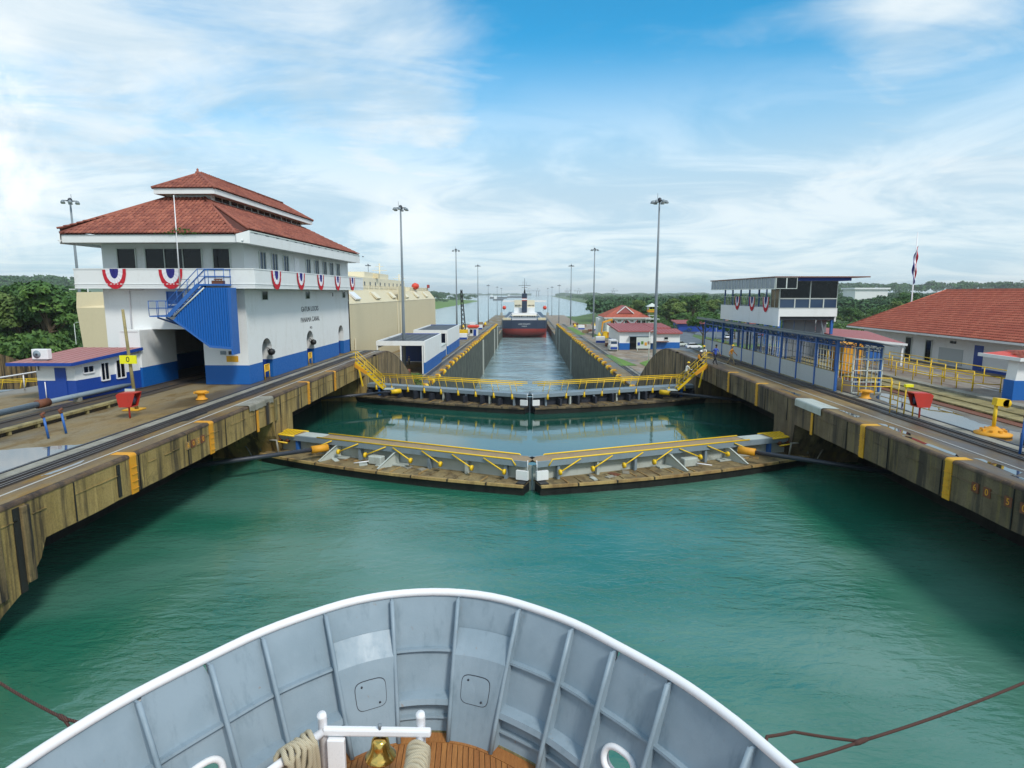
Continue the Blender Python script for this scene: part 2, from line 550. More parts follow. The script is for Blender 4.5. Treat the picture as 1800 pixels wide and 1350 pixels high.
class MB:
    def __init__(self):
        self.v, self.f, self.mi, self.sm = [], [], [], []
        self.cur, self.smooth = 0, False

    def add(self, vs, fs):
        n = len(self.v)
        self.v += [tuple(map(float, q)) for q in vs]
        for f in fs:
            self.f.append(tuple(n + i for i in f))
            self.mi.append(self.cur)
            self.sm.append(self.smooth)
        return self

    def box(self, x0, x1, y0, y1, z0, z1):
        vs = [(x, y, z) for z in (z0, z1) for y in (y0, y1) for x in (x0, x1)]
        return self.add(vs, [(0, 2, 3, 1), (4, 5, 7, 6), (0, 1, 5, 4), (2, 6, 7, 3), (0, 4, 6, 2), (1, 3, 7, 5)])

    def cbox(self, c, s, rz=0.0, rx=0.0, ry=0.0):
        m = Euler((rx, ry, rz)).to_matrix()
        vs = []
        for z in (-.5, .5):
            for y in (-.5, .5):
                for x in (-.5, .5):
                    vs.append(m @ Vector((x * s[0], y * s[1], z * s[2])) + Vector(c))
        return self.add(vs, [(0, 2, 3, 1), (4, 5, 7, 6), (0, 1, 5, 4), (2, 6, 7, 3), (0, 4, 6, 2), (1, 3, 7, 5)])

    def beam(self, a, b, w, h, up=(0, 0, 1)):
        """rectangular bar from a to b"""
        a, b = Vector(a), Vector(b)
        d = (b - a).normalized()
        u = Vector(up)
        s = d.cross(u)
        if s.length < 1e-5:
            s = d.cross(Vector((1, 0, 0)))
        s.normalize()
        t = s.cross(d).normalized()
        vs = []
        for p in (a, b):
            for i, j in ((-1, -1), (1, -1), (1, 1), (-1, 1)):
                vs.append(p + s * (i * w / 2) + t * (j * h / 2))
        return self.add(vs, [(3, 2, 1, 0), (4, 5, 6, 7), (0, 1, 5, 4), (1, 2, 6, 5), (2, 3, 7, 6), (3, 0, 4, 7)])

    def tube(self, pts, r, n=8, cap=True, closed=False):
        """tube through points; r a number or one per point"""
        pts = [Vector(p) for p in pts]
        k = len(pts)
        rs = r if isinstance(r, (list, tuple)) else [r] * k
        vs, fs = [], []
        prev = None
        for i, p in enumerate(pts):
            if closed:
                d = pts[(i + 1) % k] - pts[i - 1]
            else:
                d = pts[min(i + 1, k - 1)] - pts[max(i - 1, 0)]
            d.normalize()
            if prev is None:
                ref = Vector((0, 0, 1)) if abs(d.z) < 0.9 else Vector((1, 0, 0))
                u = d.cross(ref).normalized()
            else:
                u = (prev - d * prev.dot(d))
                u.normalize()
            prev = u
            w = d.cross(u)
            for j in range(n):
                a = 2 * math.pi * j / n
                vs.append(p + (u * math.cos(a) + w * math.sin(a)) * rs[i])
        for i in range(k if closed else k - 1):
            i2 = (i + 1) % k
            for j in range(n):
                j2 = (j + 1) % n
                fs.append((i * n + j, i * n + j2, i2 * n + j2, i2 * n + j))
        if cap and not closed:
            fs.append(tuple(range(n - 1, -1, -1)))
            fs.append(tuple((k - 1) * n + j for j in range(n)))
        s = self.smooth
        self.smooth = n > 5
        self.add(vs, fs)
        self.smooth = s
        return self

    def prism(self, poly, axis, a, b):
        """extrude a 2-D polygon along axis from a to b. axis 0: poly=(y,z); 1: poly=(x,z); 2: poly=(x,y)"""
        def P(q, t):
            if axis == 0:
                return (t, q[0], q[1])
            if axis == 1:
                return (q[0], t, q[1])
            return (q[0], q[1], t)
        n = len(poly)
        vs = [P(q, a) for q in poly] + [P(q, b) for q in poly]
        fs = [tuple(range(n)), tuple(range(2 * n - 1, n - 1, -1))]
        fs += [(i, i + n, (i + 1) % n + n, (i + 1) % n) for i in range(n)]
        return self.add(vs, fs)

    def lathe(self, prof, c=(0, 0, 0), n=20):
        """prof: list of (r, z)"""
        vs, fs = [], []
        for r, z in prof:
            for j in range(n):
                a = 2 * math.pi * j / n
                vs.append((c[0] + r * math.cos(a), c[1] + r * math.sin(a), c[2] + z))
        for i in range(len(prof) - 1):
            for j in range(n):
                j2 = (j + 1) % n
                fs.append((i * n + j, i * n + j2, (i + 1) * n + j2, (i + 1) * n + j))
        fs.append(tuple(range(n - 1, -1, -1)))
        fs.append(tuple((len(prof) - 1) * n + j for j in range(n)))
        s = self.smooth
        self.smooth = True
        self.add(vs, fs)
        self.smooth = s
        return self

    def grid(self, rows):
        """rows: list of equally long point lists"""
        m = len(rows[0])
        vs = [p for r in rows for p in r]
        fs = [(i * m + j, i * m + j + 1, (i + 1) * m + j + 1, (i + 1) * m + j) for i in range(len(rows) - 1) for j in range(m - 1)]
        return self.add(vs, fs)

    def build(self, name, mat, parent=None, kind=None, label=None, bevel=0.0, local=False):
        me = bpy.data.meshes.new(name)
        v = self.v
        if parent is not None and not local:
            o0 = ORG.get(parent.name)
            if o0 is not None:
                v = [(q[0] - o0[0], q[1] - o0[1], q[2] - o0[2]) for q in v]
        me.from_pydata(v, [], self.f)
        mats = mat if isinstance(mat, (list, tuple)) else [mat]
        for m in mats:
            me.materials.append(m)
        if len(mats) > 1:
            me.polygons.foreach_set('material_index', self.mi)
        me.polygons.foreach_set('use_smooth', self.sm)
        bm = bmesh.new()
        bm.from_mesh(me)
        bmesh.ops.recalc_face_normals(bm, faces=bm.faces)
        bm.to_mesh(me)
        bm.free()
        me.update()
        o = bpy.data.objects.new(name, me)
        COL.objects.link(o)
        if parent is not None:
            o.parent = parent
            if parent.name in ORG and not local:
                ORG[o.name] = ORG[parent.name]
        if bevel:
            b = o.modifiers.new('bevel', 'BEVEL')
            b.width = bevel
            b.segments = 2
            b.limit_method = 'ANGLE'
        return finish(o, kind, label)


def thing(name, label, cat, loc=(0, 0, 0), rz=0.0, group=None, world=True):
    o = bpy.data.objects.new(name, None)
    o.empty_display_size = 0.3
    COL.objects.link(o)
    o.location = loc
    o.rotation_euler = (0, 0, rz)
    o['label'] = label
    o['category'] = cat
    if group:
        o['group'] = group
    if world:
        ORG[o.name] = tuple(loc)
    return o


def tag(o, label, cat, group=None):
    o['label'] = label
    o['category'] = cat
    if group:
        o['group'] = group
    return o


CHILD = {}


def copy_tree(o, parent=None):
    c = o.copy()
    COL.objects.link(c)
    if parent is not None:
        c.parent = parent
    for ch in list(o.children):
        copy_tree(ch, c)
    return c


def dup(root, loc, rz=0.0, label=None, group=None, scale=None):
    c = copy_tree(root)
    c.location = loc
    c.rotation_euler = (0, 0, rz)
    if scale:
        c.scale = (scale,) * 3
    if label:
        c['label'] = label
    if group:
        c['group'] = group
    return c


def piece(src, name, parent, loc=(0, 0, 0), rot=(0, 0, 0), scale=None):
    """another object sharing src's mesh, as a part of parent"""
    c = bpy.data.objects.new(name, src.data if hasattr(src, 'data') else src)
    COL.objects.link(c)
    c.parent = parent
    c.location = loc
    c.rotation_euler = rot
    if scale:
        c.scale = scale
    return c


def text_mesh(txt, size, mat, name, parent, mtx, extrude=0.004, sx=1.0):
    cu = bpy.data.curves.new(name, 'FONT')
    cu.body = txt
    cu.size = size
    cu.extrude = extrude
    cu.align_x = 'CENTER'
    cu.align_y = 'CENTER'
    tmp = bpy.data.objects.new(name + '_tmp', cu)
    COL.objects.link(tmp)
    dg = bpy.context.evaluated_depsgraph_get()
    me = bpy.data.meshes.new_from_object(tmp.evaluated_get(dg))
    bpy.data.objects.remove(tmp, do_unlink=True)
    me.transform(Matrix.Diagonal((sx, 1, 1, 1)))
    me.transform(mtx)
    if parent is not None and parent.name in ORG:
        me.transform(Matrix.Translation(-Vector(ORG[parent.name])))
    me.materials.clear()
    me.materials.append(mat)
    me.name = name
    o = bpy.data.objects.new(name, me)
    COL.objects.link(o)
    if parent is not None:
        o.parent = parent
        if parent.name in ORG:
            ORG[o.name] = ORG[parent.name]
    return o


def frame3(o, x, y):
    """4x4 matrix with columns x, y, x cross y and origin o"""
    x, y = Vector(x).normalized(), Vector(y).normalized()
    z = x.cross(y)
    return Matrix(((x[0], y[0], z[0], o[0]), (x[1], y[1], z[1], o[1]), (x[2], y[2], z[2], o[2]), (0, 0, 0, 1)))


def arr_mesh(name, verts, faces, mat, parent=None, kind=None, smooth=False):
    """numpy verts (n,3), faces (m,4)"""
    me = bpy.data.meshes.new(name)
    me.vertices.add(len(verts))
    me.vertices.foreach_set('co', np.asarray(verts, dtype=np.float32).ravel())
    k = faces.shape[1]
    me.loops.add(faces.size)
    me.loops.foreach_set('vertex_index', faces.astype(np.int32).ravel())
    me.polygons.add(len(faces))
    me.polygons.foreach_set('loop_start', np.arange(0, faces.size, k, dtype=np.int32))
    me.polygons.foreach_set('loop_total', np.full(len(faces), k, dtype=np.int32))
    if smooth:
        me.polygons.foreach_set('use_smooth', np.ones(len(faces), dtype=bool))
    me.materials.append(mat)
    me.update(calc_edges=True)
    me.validate()
    o = bpy.data.objects.new(name, me)
    COL.objects.link(o)
    if parent is not None:
        o.parent = parent
        if parent.name in ORG:
            ORG[o.name] = ORG[parent.name]
            me.transform(Matrix.Translation(-Vector(ORG[parent.name])))
    return finish(o, kind)


# ------------------------------------------------------------------ level of the quays along the locks
XL, XR, XC = -16.05, 16.75, 0.35
W_TOP, W_LOW = -4.3, -23.2


def zq(y, y0=70.0):
    """height of the quay tops: level, a curved ramp down, a long gentle fall, a second ramp"""
    if y <= y0:
        return 0.0
    if y <= y0 + 22:
        return -8.2 * ((y - y0) / 22.0) ** 1.6
    if y <= 340:
        return -8.2 - 0.009 * (y - y0 - 22)
    z1 = -8.2 - 0.009 * (340 - y0 - 22)
    if y <= 362:
        return z1 - 7.6 * ((y - 340) / 22.0) ** 1.5
    return z1 - 7.6


YS = [-40, -20, 0, 10, 18, 26, 34, 42, 50, 58, 66] + [69 + 1.5 * i for i in range(18)] + \
     [98, 105, 115, 130, 150, 175, 200, 240, 280, 320, 340] + [342.5 + 2.5 * i for i in range(9)] + [380, 440, 520, 600, 690]


# ================================================================== SETTING: water, quays, land
def sheet(name, rows, mat, kind='structure'):
    return MB().grid(rows).build(name, mat, kind=kind)


CW = 51.4                                        # the west lane lies this far to the left
GY1, GY2, GS = 32.8, 55.2, 0.39                  # mitre points of the two gates, slope of a leaf in plan


def gate_y(x, y0, xc=XC):
    return y0 + GS * abs(x - xc)


for xc, nm in ((XC, 'canal_water'), (XC - CW, 'canal_water_west')):
    b = MB()
    b.add([(xc - 22, -60, W_TOP), (xc + 22, -60, W_TOP), (xc + 22, gate_y(xc + 22, GY1, xc), W_TOP), (xc, GY1, W_TOP), (xc - 22, gate_y(xc - 22, GY1, xc), W_TOP)], [(0, 1, 2, 3, 4)])
    b.build(nm, M['water'], kind='structure')
    b = MB()
    b.add([(xc, GY1, W_TOP), (xc + 22, gate_y(xc + 22, GY1, xc), W_TOP), (xc + 22, gate_y(xc + 22, GY2, xc) - .1, W_TOP), (xc, GY2 - .1, W_TOP), (xc - 22, gate_y(xc - 22, GY2, xc) - .1, W_TOP), (xc - 22, gate_y(xc - 22, GY1, xc), W_TOP)], [(0, 1, 2, 3), (0, 3, 4, 5)])
    b.build('still_water' if xc == XC else 'still_water_west', M['water_calm'], kind='structure')
b = MB()
b.add([(-7000, 57, W_LOW), (7000, 57, W_LOW), (7000, 9400, W_LOW), (-7000, 9400, W_LOW)], [(0, 1, 2, 3)])
b.build('sea', M['water_low'], kind='structure')

# quay tops
EDGE = 0.22
sheet('centre_quay_pavement', [[(x, y, zq(y) - .02) for x in (-34.8, -30, -26, -22, -17.4)] for y in YS if y <= 690], M['quay_l'])
sheet('east_quay_pavement', [[(x, y, zq(y, 73) - .02) for x in (18.0, 20, 24, 27.6)] for y in YS if y <= 100], M['quay_r'])
sheet('terrace_pavement', [[(x, y, zq(y, 73) + (z if y < 74 else min(z, 0.0))) for x, z in ((27.4, .3), (31.2, .3), (44.0, -1.2), (60, -1.25), (90, -1.3), (260, -1.3))] for y in YS if y <= 100], M['terrace'])
sheet('east_yard', [[(x, y, zq(y, 73) - .02) for x in (18.0, 28, 42)] for y in YS if 98 <= y], M['yard'])
land_x = [42, 60, 90, 140, 260, 500, 900, 3000]


def zland(x, y):
    z = zq(y, 73)
    if y > 362:
        z = z - (y - 362) * 0.004
    z = max(z, -22.3)
    return z + max(0, x - 200) * 0.012


sheet('east_land', [[(x, y, zland(x, y) - .03) for x in land_x] for y in [98, 130, 175, 200, 260, 340, 370, 440, 560, 690]], M['land'])
shore = [(34, 690), (131, 1047), (150, 1380), (168, 1728), (180, 2600), (190, 3456), (230, 6000)]
sheet('far_land', [[(x, y, -23.6), (x + 6, y, -22.4), (x + 120, y, -21.5), (x + 500, y, -18), (x + 3000, y, -5)] for x, y in shore], M['land'])
sheet('west_bank', [[(x, y, zq(y, 70) - .02) for x in (-68.5, -80, -110, -180, -400, -900)] for y in YS if y <= 340], M['land'])
hs = [(-118, 600), (-140, 760), (-160, 850), (-166, 1200), (-168, 1700), (-172, 2300), (-230, 2500)]
sheet('headland', [[(x, y, -23.6), (x - 6, y, -22.4), (x - 40, y, -19.5), (x - 160, y, -14), (x - 900, y, -6)] for x, y in hs], M['grass'])
sheet('far_hills', [[(x, y, z + 14 * math.sin(x * .0013 + 1) + 9 * math.sin(x * .0041)) for x in range(-4200, -600, 90)] for y, z in ((2600, -30), (2900, 26), (3300, 60), (4200, 70))], M['leaf_far'])
b = MB()
rr = random.Random(3)
for x0, x1, y, h in ((-1500, 60, 7600, 26), (250, 3600, 5200, 34)):
    n = 60
    top = [(x0 + (x1 - x0) * i / n, h * (.55 + .45 * rr.random())) for i in range(n + 1)]
    b.prism([(x0, 0)] + top + [(x1, 0)], 1, y, y + 200)
b.v = [(x, y, z + W_LOW) for x, y, z in b.v]
b.build('distant_shore', M['leaf_far'], kind='structure')
# road, lawns of the lower yard
b = MB()
rd = [(44, 98), (43, 150), (43, 175), (48, 230), (70, 300), (110, 360)]
b.grid([[(x, y, zland(x, y) + .03), (x + 9 + y * .02, y, zland(x + 9, y) + .03)] for x, y in rd])
b.build('asphalt_road', M['asphalt'], kind='structure')
b = MB()
b.grid([[(x, y, zq(y, 73) + .03) for x in (66, 100)] for y in (190, 225, 262)])
b.build('car_park', M['asphalt'], kind='structure')


def lawn(pts):
    n = len(pts)
    b = MB()
    b.add([(x, y, zq(y, 73) + .05) for x, y in pts], [tuple(range(n))])
    b.build('lawn', M['grass'], kind='structure')


lawn([(19.6, 127), (19.4, 152), (21.0, 152), (23.2, 128)])
lawn([(25.0, 100), (24.5, 133), (33, 150), (42, 150), (42, 100)])
lawn([(19.5, 235), (19.5, 300), (22.5, 300), (23.2, 240)])
lawn([(25, 215), (25, 240), (34, 240), (34, 215)])
for i, (x0, x1, y0, y1) in enumerate([(54, 80, 128, 186), (49, 54, 100, 190)]):
    lawn([(x0, y0), (x1, y0), (x1 + 8, y1), (x0, y1)])


# ------------------------------------------------------------------ lock walls
def coping_profile(xf, s, w=EDGE):
    """bullnosed edge: xf face, s = +1 when the quay lies towards +x. returns (x, dz)"""
    pts = [(xf, -.14)]
    for i in range(6):
        a = math.pi / 2 * i / 5
        pts.append((xf + s * .12 * (1 - math.cos(a)), -.12 + .12 * math.sin(a)))
    pts.append((xf + s * w, 0.0))
    return pts


def yz_slab(mb, poly, x0, x1):
    mb.prism(poly, 0, x0, x1)


def near_wall(xf, s, y0ramp, label, mat, pier_end):
    root = thing('lock_wall', label, 'lock wall', (xf, 30, 0))
    xb = xf + s * 4.6                        # back of the gate recesses
    b = MB()
    rows = []
    rj = random.Random(int(abs(xf) * 10))
    ys = [y for y in np.arange(-40, 70.01, 1.0)]
    # the long beam over the recesses: ragged lower edge
    low = []
    for y in ys:
        low.append(-1.62 + rj.uniform(-.02, .02))
    top = [(y, -.13) for y in ys]
    bot = [(y, l) for y, l in zip(ys, low)]
    n = len(ys)
    vs, fs = [], []
    for k, y in enumerate(ys):
        wob = .02 * math.sin(y * 1.7) + rj.uniform(-.012, .012)
        vs += [(xf + s * .02 + s * wob * .3, y, -.13), (xf + s * (.03 + max(0, wob)), y, -1.0), (xf + s * .035, y, low[k]), (xf + s * 4.6, y, low[k])]
    for k in range(n - 1):
        for j in range(3):
            fs.append((k * 4 + j, k * 4 + j + 1, k * 4 + 4 + j + 1, k * 4 + 4 + j))
    b.add(vs, fs)
    b.build('beam_face', mat, root)
    # pour joints: a proud ragged seam along the face and vertical joints every few metres
    for k in range(24):
        y0 = -20 + k * 3.7
        b = MB()
        q0, q1 = sorted((xf - s * .006, xf + s * .03))
        for j in range(6):
            ya = y0 + j * .6
            if rj.random() < .75:
                z = -.62 + rj.uniform(-.02, .02)
                b.box(q0, q1, ya, ya + .6, z - .014, z + .014)
        if not b.v:
            continue
        b.build('pour_seam', mat, root)
        b = MB()
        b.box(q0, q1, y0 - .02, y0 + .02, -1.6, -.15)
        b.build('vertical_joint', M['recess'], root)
    b = MB()
    pe = pier_end
    xo = xf + s * .04
    yz_slab(b, [(-40, -1.55), (pe, -1.55), (pe - .3, -2.2), (pe - 1.0, -2.9), (pe - 2.0, -3.35), (pe - 3.6, -4.5), (pe - 4.2, -5), (-40, -5)], xo, xb)
    yz_slab(b, [(39.0, -1.55), (41.2, -1.55), (41.2, -6), (39.6, -6), (38.7, -3.6), (38.2, -2.6), (38.0, -1.55)], xo, xb)
    yz_slab(b, [(60.6, -1.55), (69, -1.55), (69, -14), (60.6, -14)], xo, xb)
    b.build('pier', mat, root)
    b = MB()
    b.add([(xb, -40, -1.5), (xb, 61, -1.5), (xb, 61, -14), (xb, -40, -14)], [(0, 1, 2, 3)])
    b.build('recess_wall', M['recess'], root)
    # upper face and the curved descent
    b = MB()
    rows = []
    for y in np.arange(66, 96.1, 1.0):
        t = zq(y, y0ramp) - .12
        rows.append([(xf, y, t), (xf, y, min(t - .2, -1.2)), (xf, y, -26)])
    b.grid(rows)
    b.build('ramp_face', M['wall_hump'], root)
    b = MB()
    prof = coping_profile(xf, s)
    for (ya, yb) in ((-40, y0ramp - 4), (y0ramp - 4, y0ramp + 25)):
        st = 2.0 if ya < 0 else 1.0
        rows = []
        for y in np.arange(ya, yb + .01, st):
            rows.append([(x, y, zq(y, y0ramp) + dz) for x, dz in prof])
        b.smooth = True
        b.grid(rows)
    b.build('coping', M['coping'], root)
    # the walkway strip between coping and track
    b = MB()
    b.grid([[(xf + s * .2, y, zq(y, y0ramp) + .006), (xf + s * 1.0, y, zq(y, y0ramp) + .006), (xf + s * (1.51 if s < 0 else 2.66), y, zq(y, y0ramp) + .006)] for y in YS if y < 98])
    b.build('edge_strip', M['quay_edge'], root)
    # painted ladders in the face and over the coping
    for y in (24.0, 30.3, 44.5, 50.8):
        l = MB()
        l.box(min(xf - s * .012, xf + s * .03), max(xf - s * .012, xf + s * .03), y - .2, y + .2, -1.64, -.13)
        pr = [(x - s * .012, z + .012) for x, z in prof]
        pr[-1] = (xf + s * .8, .014)
        l.grid([[(x, y + d, z) for x, z in pr] for d in (-.2, -.07, .07, .24)])
        lo = l.build('ladder', M['amber'] if s < 0 else M['yellow_worn'], root)
        g = MB()
        for k in range(4):
            z = -.52 - k * .3
            g.tube([(xf - s * .012, y - .15, z), (xf - s * .06, y - .15, z), (xf - s * .06, y + .15, z), (xf - s * .012, y + .15, z)], .014, 5)
        g.build('rungs', M['amber'] if s < 0 else M['yellow_worn'], lo)
    l = MB()
    l.box(min(xf - s * .012, xf + s * .03), max(xf - s * .012, xf + s * .03), 35.6, 35.85, -1.75, -.45)
    l.build('ladder', M['amber'] if s < 0 else M['yellow_worn'], root, label='short narrow yellow ladder strip under the pale cap')
    if s < 0:
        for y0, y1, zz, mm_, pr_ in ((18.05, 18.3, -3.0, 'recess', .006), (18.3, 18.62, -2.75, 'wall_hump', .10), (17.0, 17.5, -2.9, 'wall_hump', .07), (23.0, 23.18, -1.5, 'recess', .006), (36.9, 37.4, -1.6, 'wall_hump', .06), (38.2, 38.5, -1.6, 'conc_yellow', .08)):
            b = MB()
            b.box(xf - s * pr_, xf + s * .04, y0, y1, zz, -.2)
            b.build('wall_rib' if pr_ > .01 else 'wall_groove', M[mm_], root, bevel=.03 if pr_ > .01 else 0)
    # pale cap over the coping at the gate
    b = MB()
    rows = []
    for y in np.arange(34.6, 38.01, .2):
        rag = rj.uniform(0, .12) if s < 0 else 0
        pp = [(xf - s * .05, -.4 + rag)] + [(x - s * .05, z + .05) for x, z in coping_profile(xf, s)] + [(xf + s * 1.3, -.01)]
        rows.append([(x, y, z) for x, z in pp])
    b.smooth = True
    b.grid(rows)
    b.build('pale_cap', M['conc_grey'] if s < 0 else M['steel_pale'], root, label='pale worn cap over the wall edge')
    # rusty distance marks on the face
    for k, (y, ch) in enumerate(((28.1, '6'), (28.55, '0'), (29.0, '5'), (29.45, '0')) if s < 0 else ((22.5, '6'), (21.9, '0'), (20.9, '5'), (20.2, '0'))):
        p = MB()
        x0, x1 = xf - s * .014, xf + s * .03
        p.box(min(x0, x1), max(x0, x1), y - .17, y + .17, -.86, -.5)
        po = p.build('number_plate', M['rust'] if s > 0 or k % 2 else M['gate_rim'], root)
        text_mesh(ch, .34, M['amber'], 'numeral', po, frame3((x0 - s * .004, y, -.68), (0, -s, 0), (0, 0, 1)) if s > 0 else frame3((x0 - s * .004, y, -.68), (0, -s, 0), (0, 0, 1)))
    return root


near_wall(XL, -1, 69, 'tan stained near lock wall on the house side with yellow ladders', M['wall_l'], 19.3)
near_wall(XR, 1, 73, 'shade-darkened stained near lock wall on the blue canopy side with yellow ladders', M['wall_r'], 19.6)


def low_wall(xf, s, y0ramp, label):
    root = thing('lock_wall', label, 'lock wall', (xf, 200, -9))
    b = MB()
    ys = [y for y in YS if y >= 94]
    b.grid([[(xf, y, zq(y, y0ramp) - .3), (xf, y, zq(y, y0ramp) - 3), (xf, y, -29)] for y in ys])
    b.build('chamber_face', M['wall_low'], root)
    b = MB()
    b.smooth = True
    prof = coping_profile(xf, s)
    b.grid([[(x, y, zq(y, y0ramp) + dz) for x, dz in prof] for y in ys])
    b.build('coping', M['coping'], root)
    b = MB()
    b.grid([[(xf + s * .2, y, zq(y, y0ramp) + .004), (xf + s * (1.51 if s < 0 else 2.66), y, zq(y, y0ramp) + .004)] for y in ys])
    b.build('edge_strip', M['quay_l'], root)
    for y in (226, 307, 338):
        b = MB()
        b.box(xf - .45, xf + .45, y - .6, y + .6, -29, zq(y, y0ramp) - 1.2)
        b.build('recess_edge_glint', M['steel_pale'], root)  # pale strip added to imitate light reflected off the recess edges
    return root


low_wall(XL, -1, 69, 'long weathered wall of the lower chamber on the shed side')
low_wall(XR, 1, 73, 'long weathered wall of the lower chamber on the lawn side')

# walls of the west lane
root = thing('lock_wall', 'brown streaked curved wall beyond the white annex, far side of second lane', 'lock wall', (-68.5, 60, 0))
b = MB()
b.grid([[(-68.5, y, zq(y, 70) + .3), (-68.5, y, zq(y, 70) - 1), (-68.5, y, -27)] for y in YS if y <= 340])
b.build('wall_face', M['wall_hump'], root)
b = MB()
b.grid([[(-68.5, y, zq(y, 70) + .3), (-69.6, y, zq(y, 70) + .32), (-69.6, y, zq(y, 70) - .1)] for y in YS if y <= 340])
b.build('coping', M['coping'], root)
root = thing('lock_wall', 'hidden western face of the centre quay behind the house', 'lock wall', (-35, 60, 0))
b = MB()
b.grid([[(-34.8, y, zq(y, 70) - .01), (-35.1, y, zq(y, 70) - .3), (-35.1, y, -27)] for y in YS if y <= 690])
b.build('wall_face', M['wall_l'], root)

# ------------------------------------------------------------------ locomotive tracks and pipes on the quays
def strip(mb, x0, x1, y0ramp, dz, ya=-40, yb=690):
    mb.grid([[(x0, y, zq(y, y0ramp) + dz), (x1, y, zq(y, y0ramp) + dz)] for y in YS if ya <= y <= yb])


def rail_bar(mb, x, y0ramp, w, h, ya=-40, yb=690):
    mb.grid([[(x - w / 2, y, zq(y, y0ramp)), (x - w / 2, y, zq(y, y0ramp) + h), (x + w / 2, y, zq(y, y0ramp) + h), (x + w / 2, y, zq(y, y0ramp))] for y in YS if ya <= y <= yb])


M['rail'] = paint('railhead_steel', S(96, 92, 92), 0.35, 0.4, S(60, 44, 36), 2, metal=0.6)
M['rail_bed'] = pavement('dark_track_bed', S(72, 64, 56), S(58, 52, 48), S(96, 76, 46), 0.5, 0.6, S(44, 40, 38))
for s, xe, y0r, nm in ((-1, XL, 69, 'centre'), (1, XR, 73, 'east')):
    base = bpy.data.objects.new('locomotive_track' if s < 0 else 'locomotive_track_east', None)
    COL.objects.link(base)
    base['kind'] = 'structure'
    t0 = 1.5 if s < 0 else 2.65
    wd = .8 if s < 0 else 1.0
    b = MB()
    strip(b, xe + s * t0, xe + s * (t0 + wd), y0r, .012)
    b.build('track_bed', M['rail_bed'], base, kind='structure')
    for x in (.08, .26, wd - .26, wd - .08):
        b = MB()
        rail_bar(b, xe + s * (t0 + x), y0r, .06, .07)
        b.build('rail', M['rail'], base)
    b = MB()
    rail_bar(b, xe + s * (.9 if s < 0 else 1.65), y0r, .035, .03, -40, 70)
    b.build('guide_strip', M['stripe'], base, label='thin pale line along the quay edge')
    b = MB()
    rail_bar(b, xe + s * (t0 + wd + .35), y0r, .5, .03)
    b.build('conductor_cover', M['conc_grey'], base)
    b = MB()
    rail_bar(b, xe + s * (t0 + wd + .75), y0r, .12, .035)
    b.build('conductor_slot', M['dark_steel'], base)
# return track in front of the annex, sunk behind a kerb
base = bpy.data.objects.new('return_track', None)
COL.objects.link(base)
base['kind'] = 'structure'
b = MB()
strip(b, -26.9, -24.2, 70, .01, -40, 66)
b.build('track_bed', M['rail_bed'], base)
for x in (-26.3, -24.9):
    b = MB()
    rail_bar(b, x, 70, .08, .08, -40, 66)
    b.build('rail', M['rail'], base)
kerb = thing('kerb_beam', 'long lichen covered concrete kerb with brackets before the annex', 'kerb', (-23.8, 24, 0))
b = MB()
b.box(-24.15, -23.75, -20, 36.5, .2, .32)
b.build('beam', M['conc_yellow'], kerb)
b = MB()
b.box(-24.1, -23.95, -20, 36.5, 0, .2)
b.build('recess_back', M['rail_bed'], kerb)
for k in range(19):
    b = MB()
    y = 5 + k * 1.7
    b.box(-23.95, -23.78, y, y + .14, 0, .2)
    b.build('bracket', M['conc_yellow'], kerb)
pipe = thing('service_pipe', 'grey pipe running along the quay in front of the annex', 'pipe', (-27.4, 30, .3))
b = MB()
b.tube([(-27.1, -20, .38), (-27.1, 33.0, .38)], .17, 10)
b.build('pipe_run', M['grey_steel'], pipe)
b = MB()
b.tube([(-27.1, 33.6, .38), (-26.95, 43.2, .33)], .15, 10)
b.build('pipe_run', M['grey_steel'], pipe)
b = MB()
b.tube([(-27.1, 32.9, .38), (-27.1, 33.7, .38)], .24, 10)
b.build('coupling', M['rust'], pipe)
for y in (6, 12, 18, 24, 30, 36, 41):
    b = MB()
    b.box(-27.3, -26.9, y - .12, y + .12, 0, .24)
    b.build('saddle', M['conc_grey'], pipe)

# puddles
def puddle(pts, name, x):
    b = MB()
    n = len(pts)
    b.add([(px, py, -.012) for px, py in pts], [tuple(range(n))])
    o = b.build(name, M['puddle'], kind='structure')
    return o


def blob(poly, k=6, jit=.12, seed=1):
    rr = random.Random(seed)
    out = []
    for i, p in enumerate(poly):
        q = poly[(i + 1) % len(poly)]
        for j in range(k):
            t = j / k
            out.append((p[0] + (q[0] - p[0]) * t + rr.uniform(-jit, jit), p[1] + (q[1] - p[1]) * t + rr.uniform(-jit, jit)))
    return out


puddle(blob([(-19.25, 8), (-19.25, 22), (-19.3, 25.6), (-21.0, 25.0), (-22.6, 24.2), (-23.6, 8)], 8, .07, 2), 'puddle', 0)
puddle(blob([(21.25, 6), (24.0, 6), (23.8, 24), (23.3, 28.2), (22.9, 31), (23.6, 34), (24.2, 38), (23.4, 40.5), (22, 38.8), (21.15, 33), (21.1, 24)], 8, .09, 3), 'rain_puddle', 0)
for k_, (x_, y_, l_, w_) in enumerate(((17.55, 20.3, 1.6, .16), (17.9, 23.0, 1.2, .22), (17.4, 26.2, 1.9, .14), (17.8, 29.4, 1.4, .18), (17.6, 33.2, 1.1, .2), (17.9, 17.6, 1.5, .2), (17.5, 40.5, 1.6, .16), (-17.3, 22.0, 1.1, .12), (-17.0, 26.4, .8, .1), (-17.5, 31.5, 1.4, .12))):
    b = MB()
    b.add([(px, py, .012) for px, py in blob([(x_ - w_, y_ - l_), (x_ + w_, y_ - l_ * .7), (x_ + w_ * .6, y_ + l_ * .8), (x_ - w_ * .5, y_ + l_)], 6, .05, k_ + 20)], [tuple(range(24))])
    b.build('edge_puddle', M['puddle'], kind='structure')
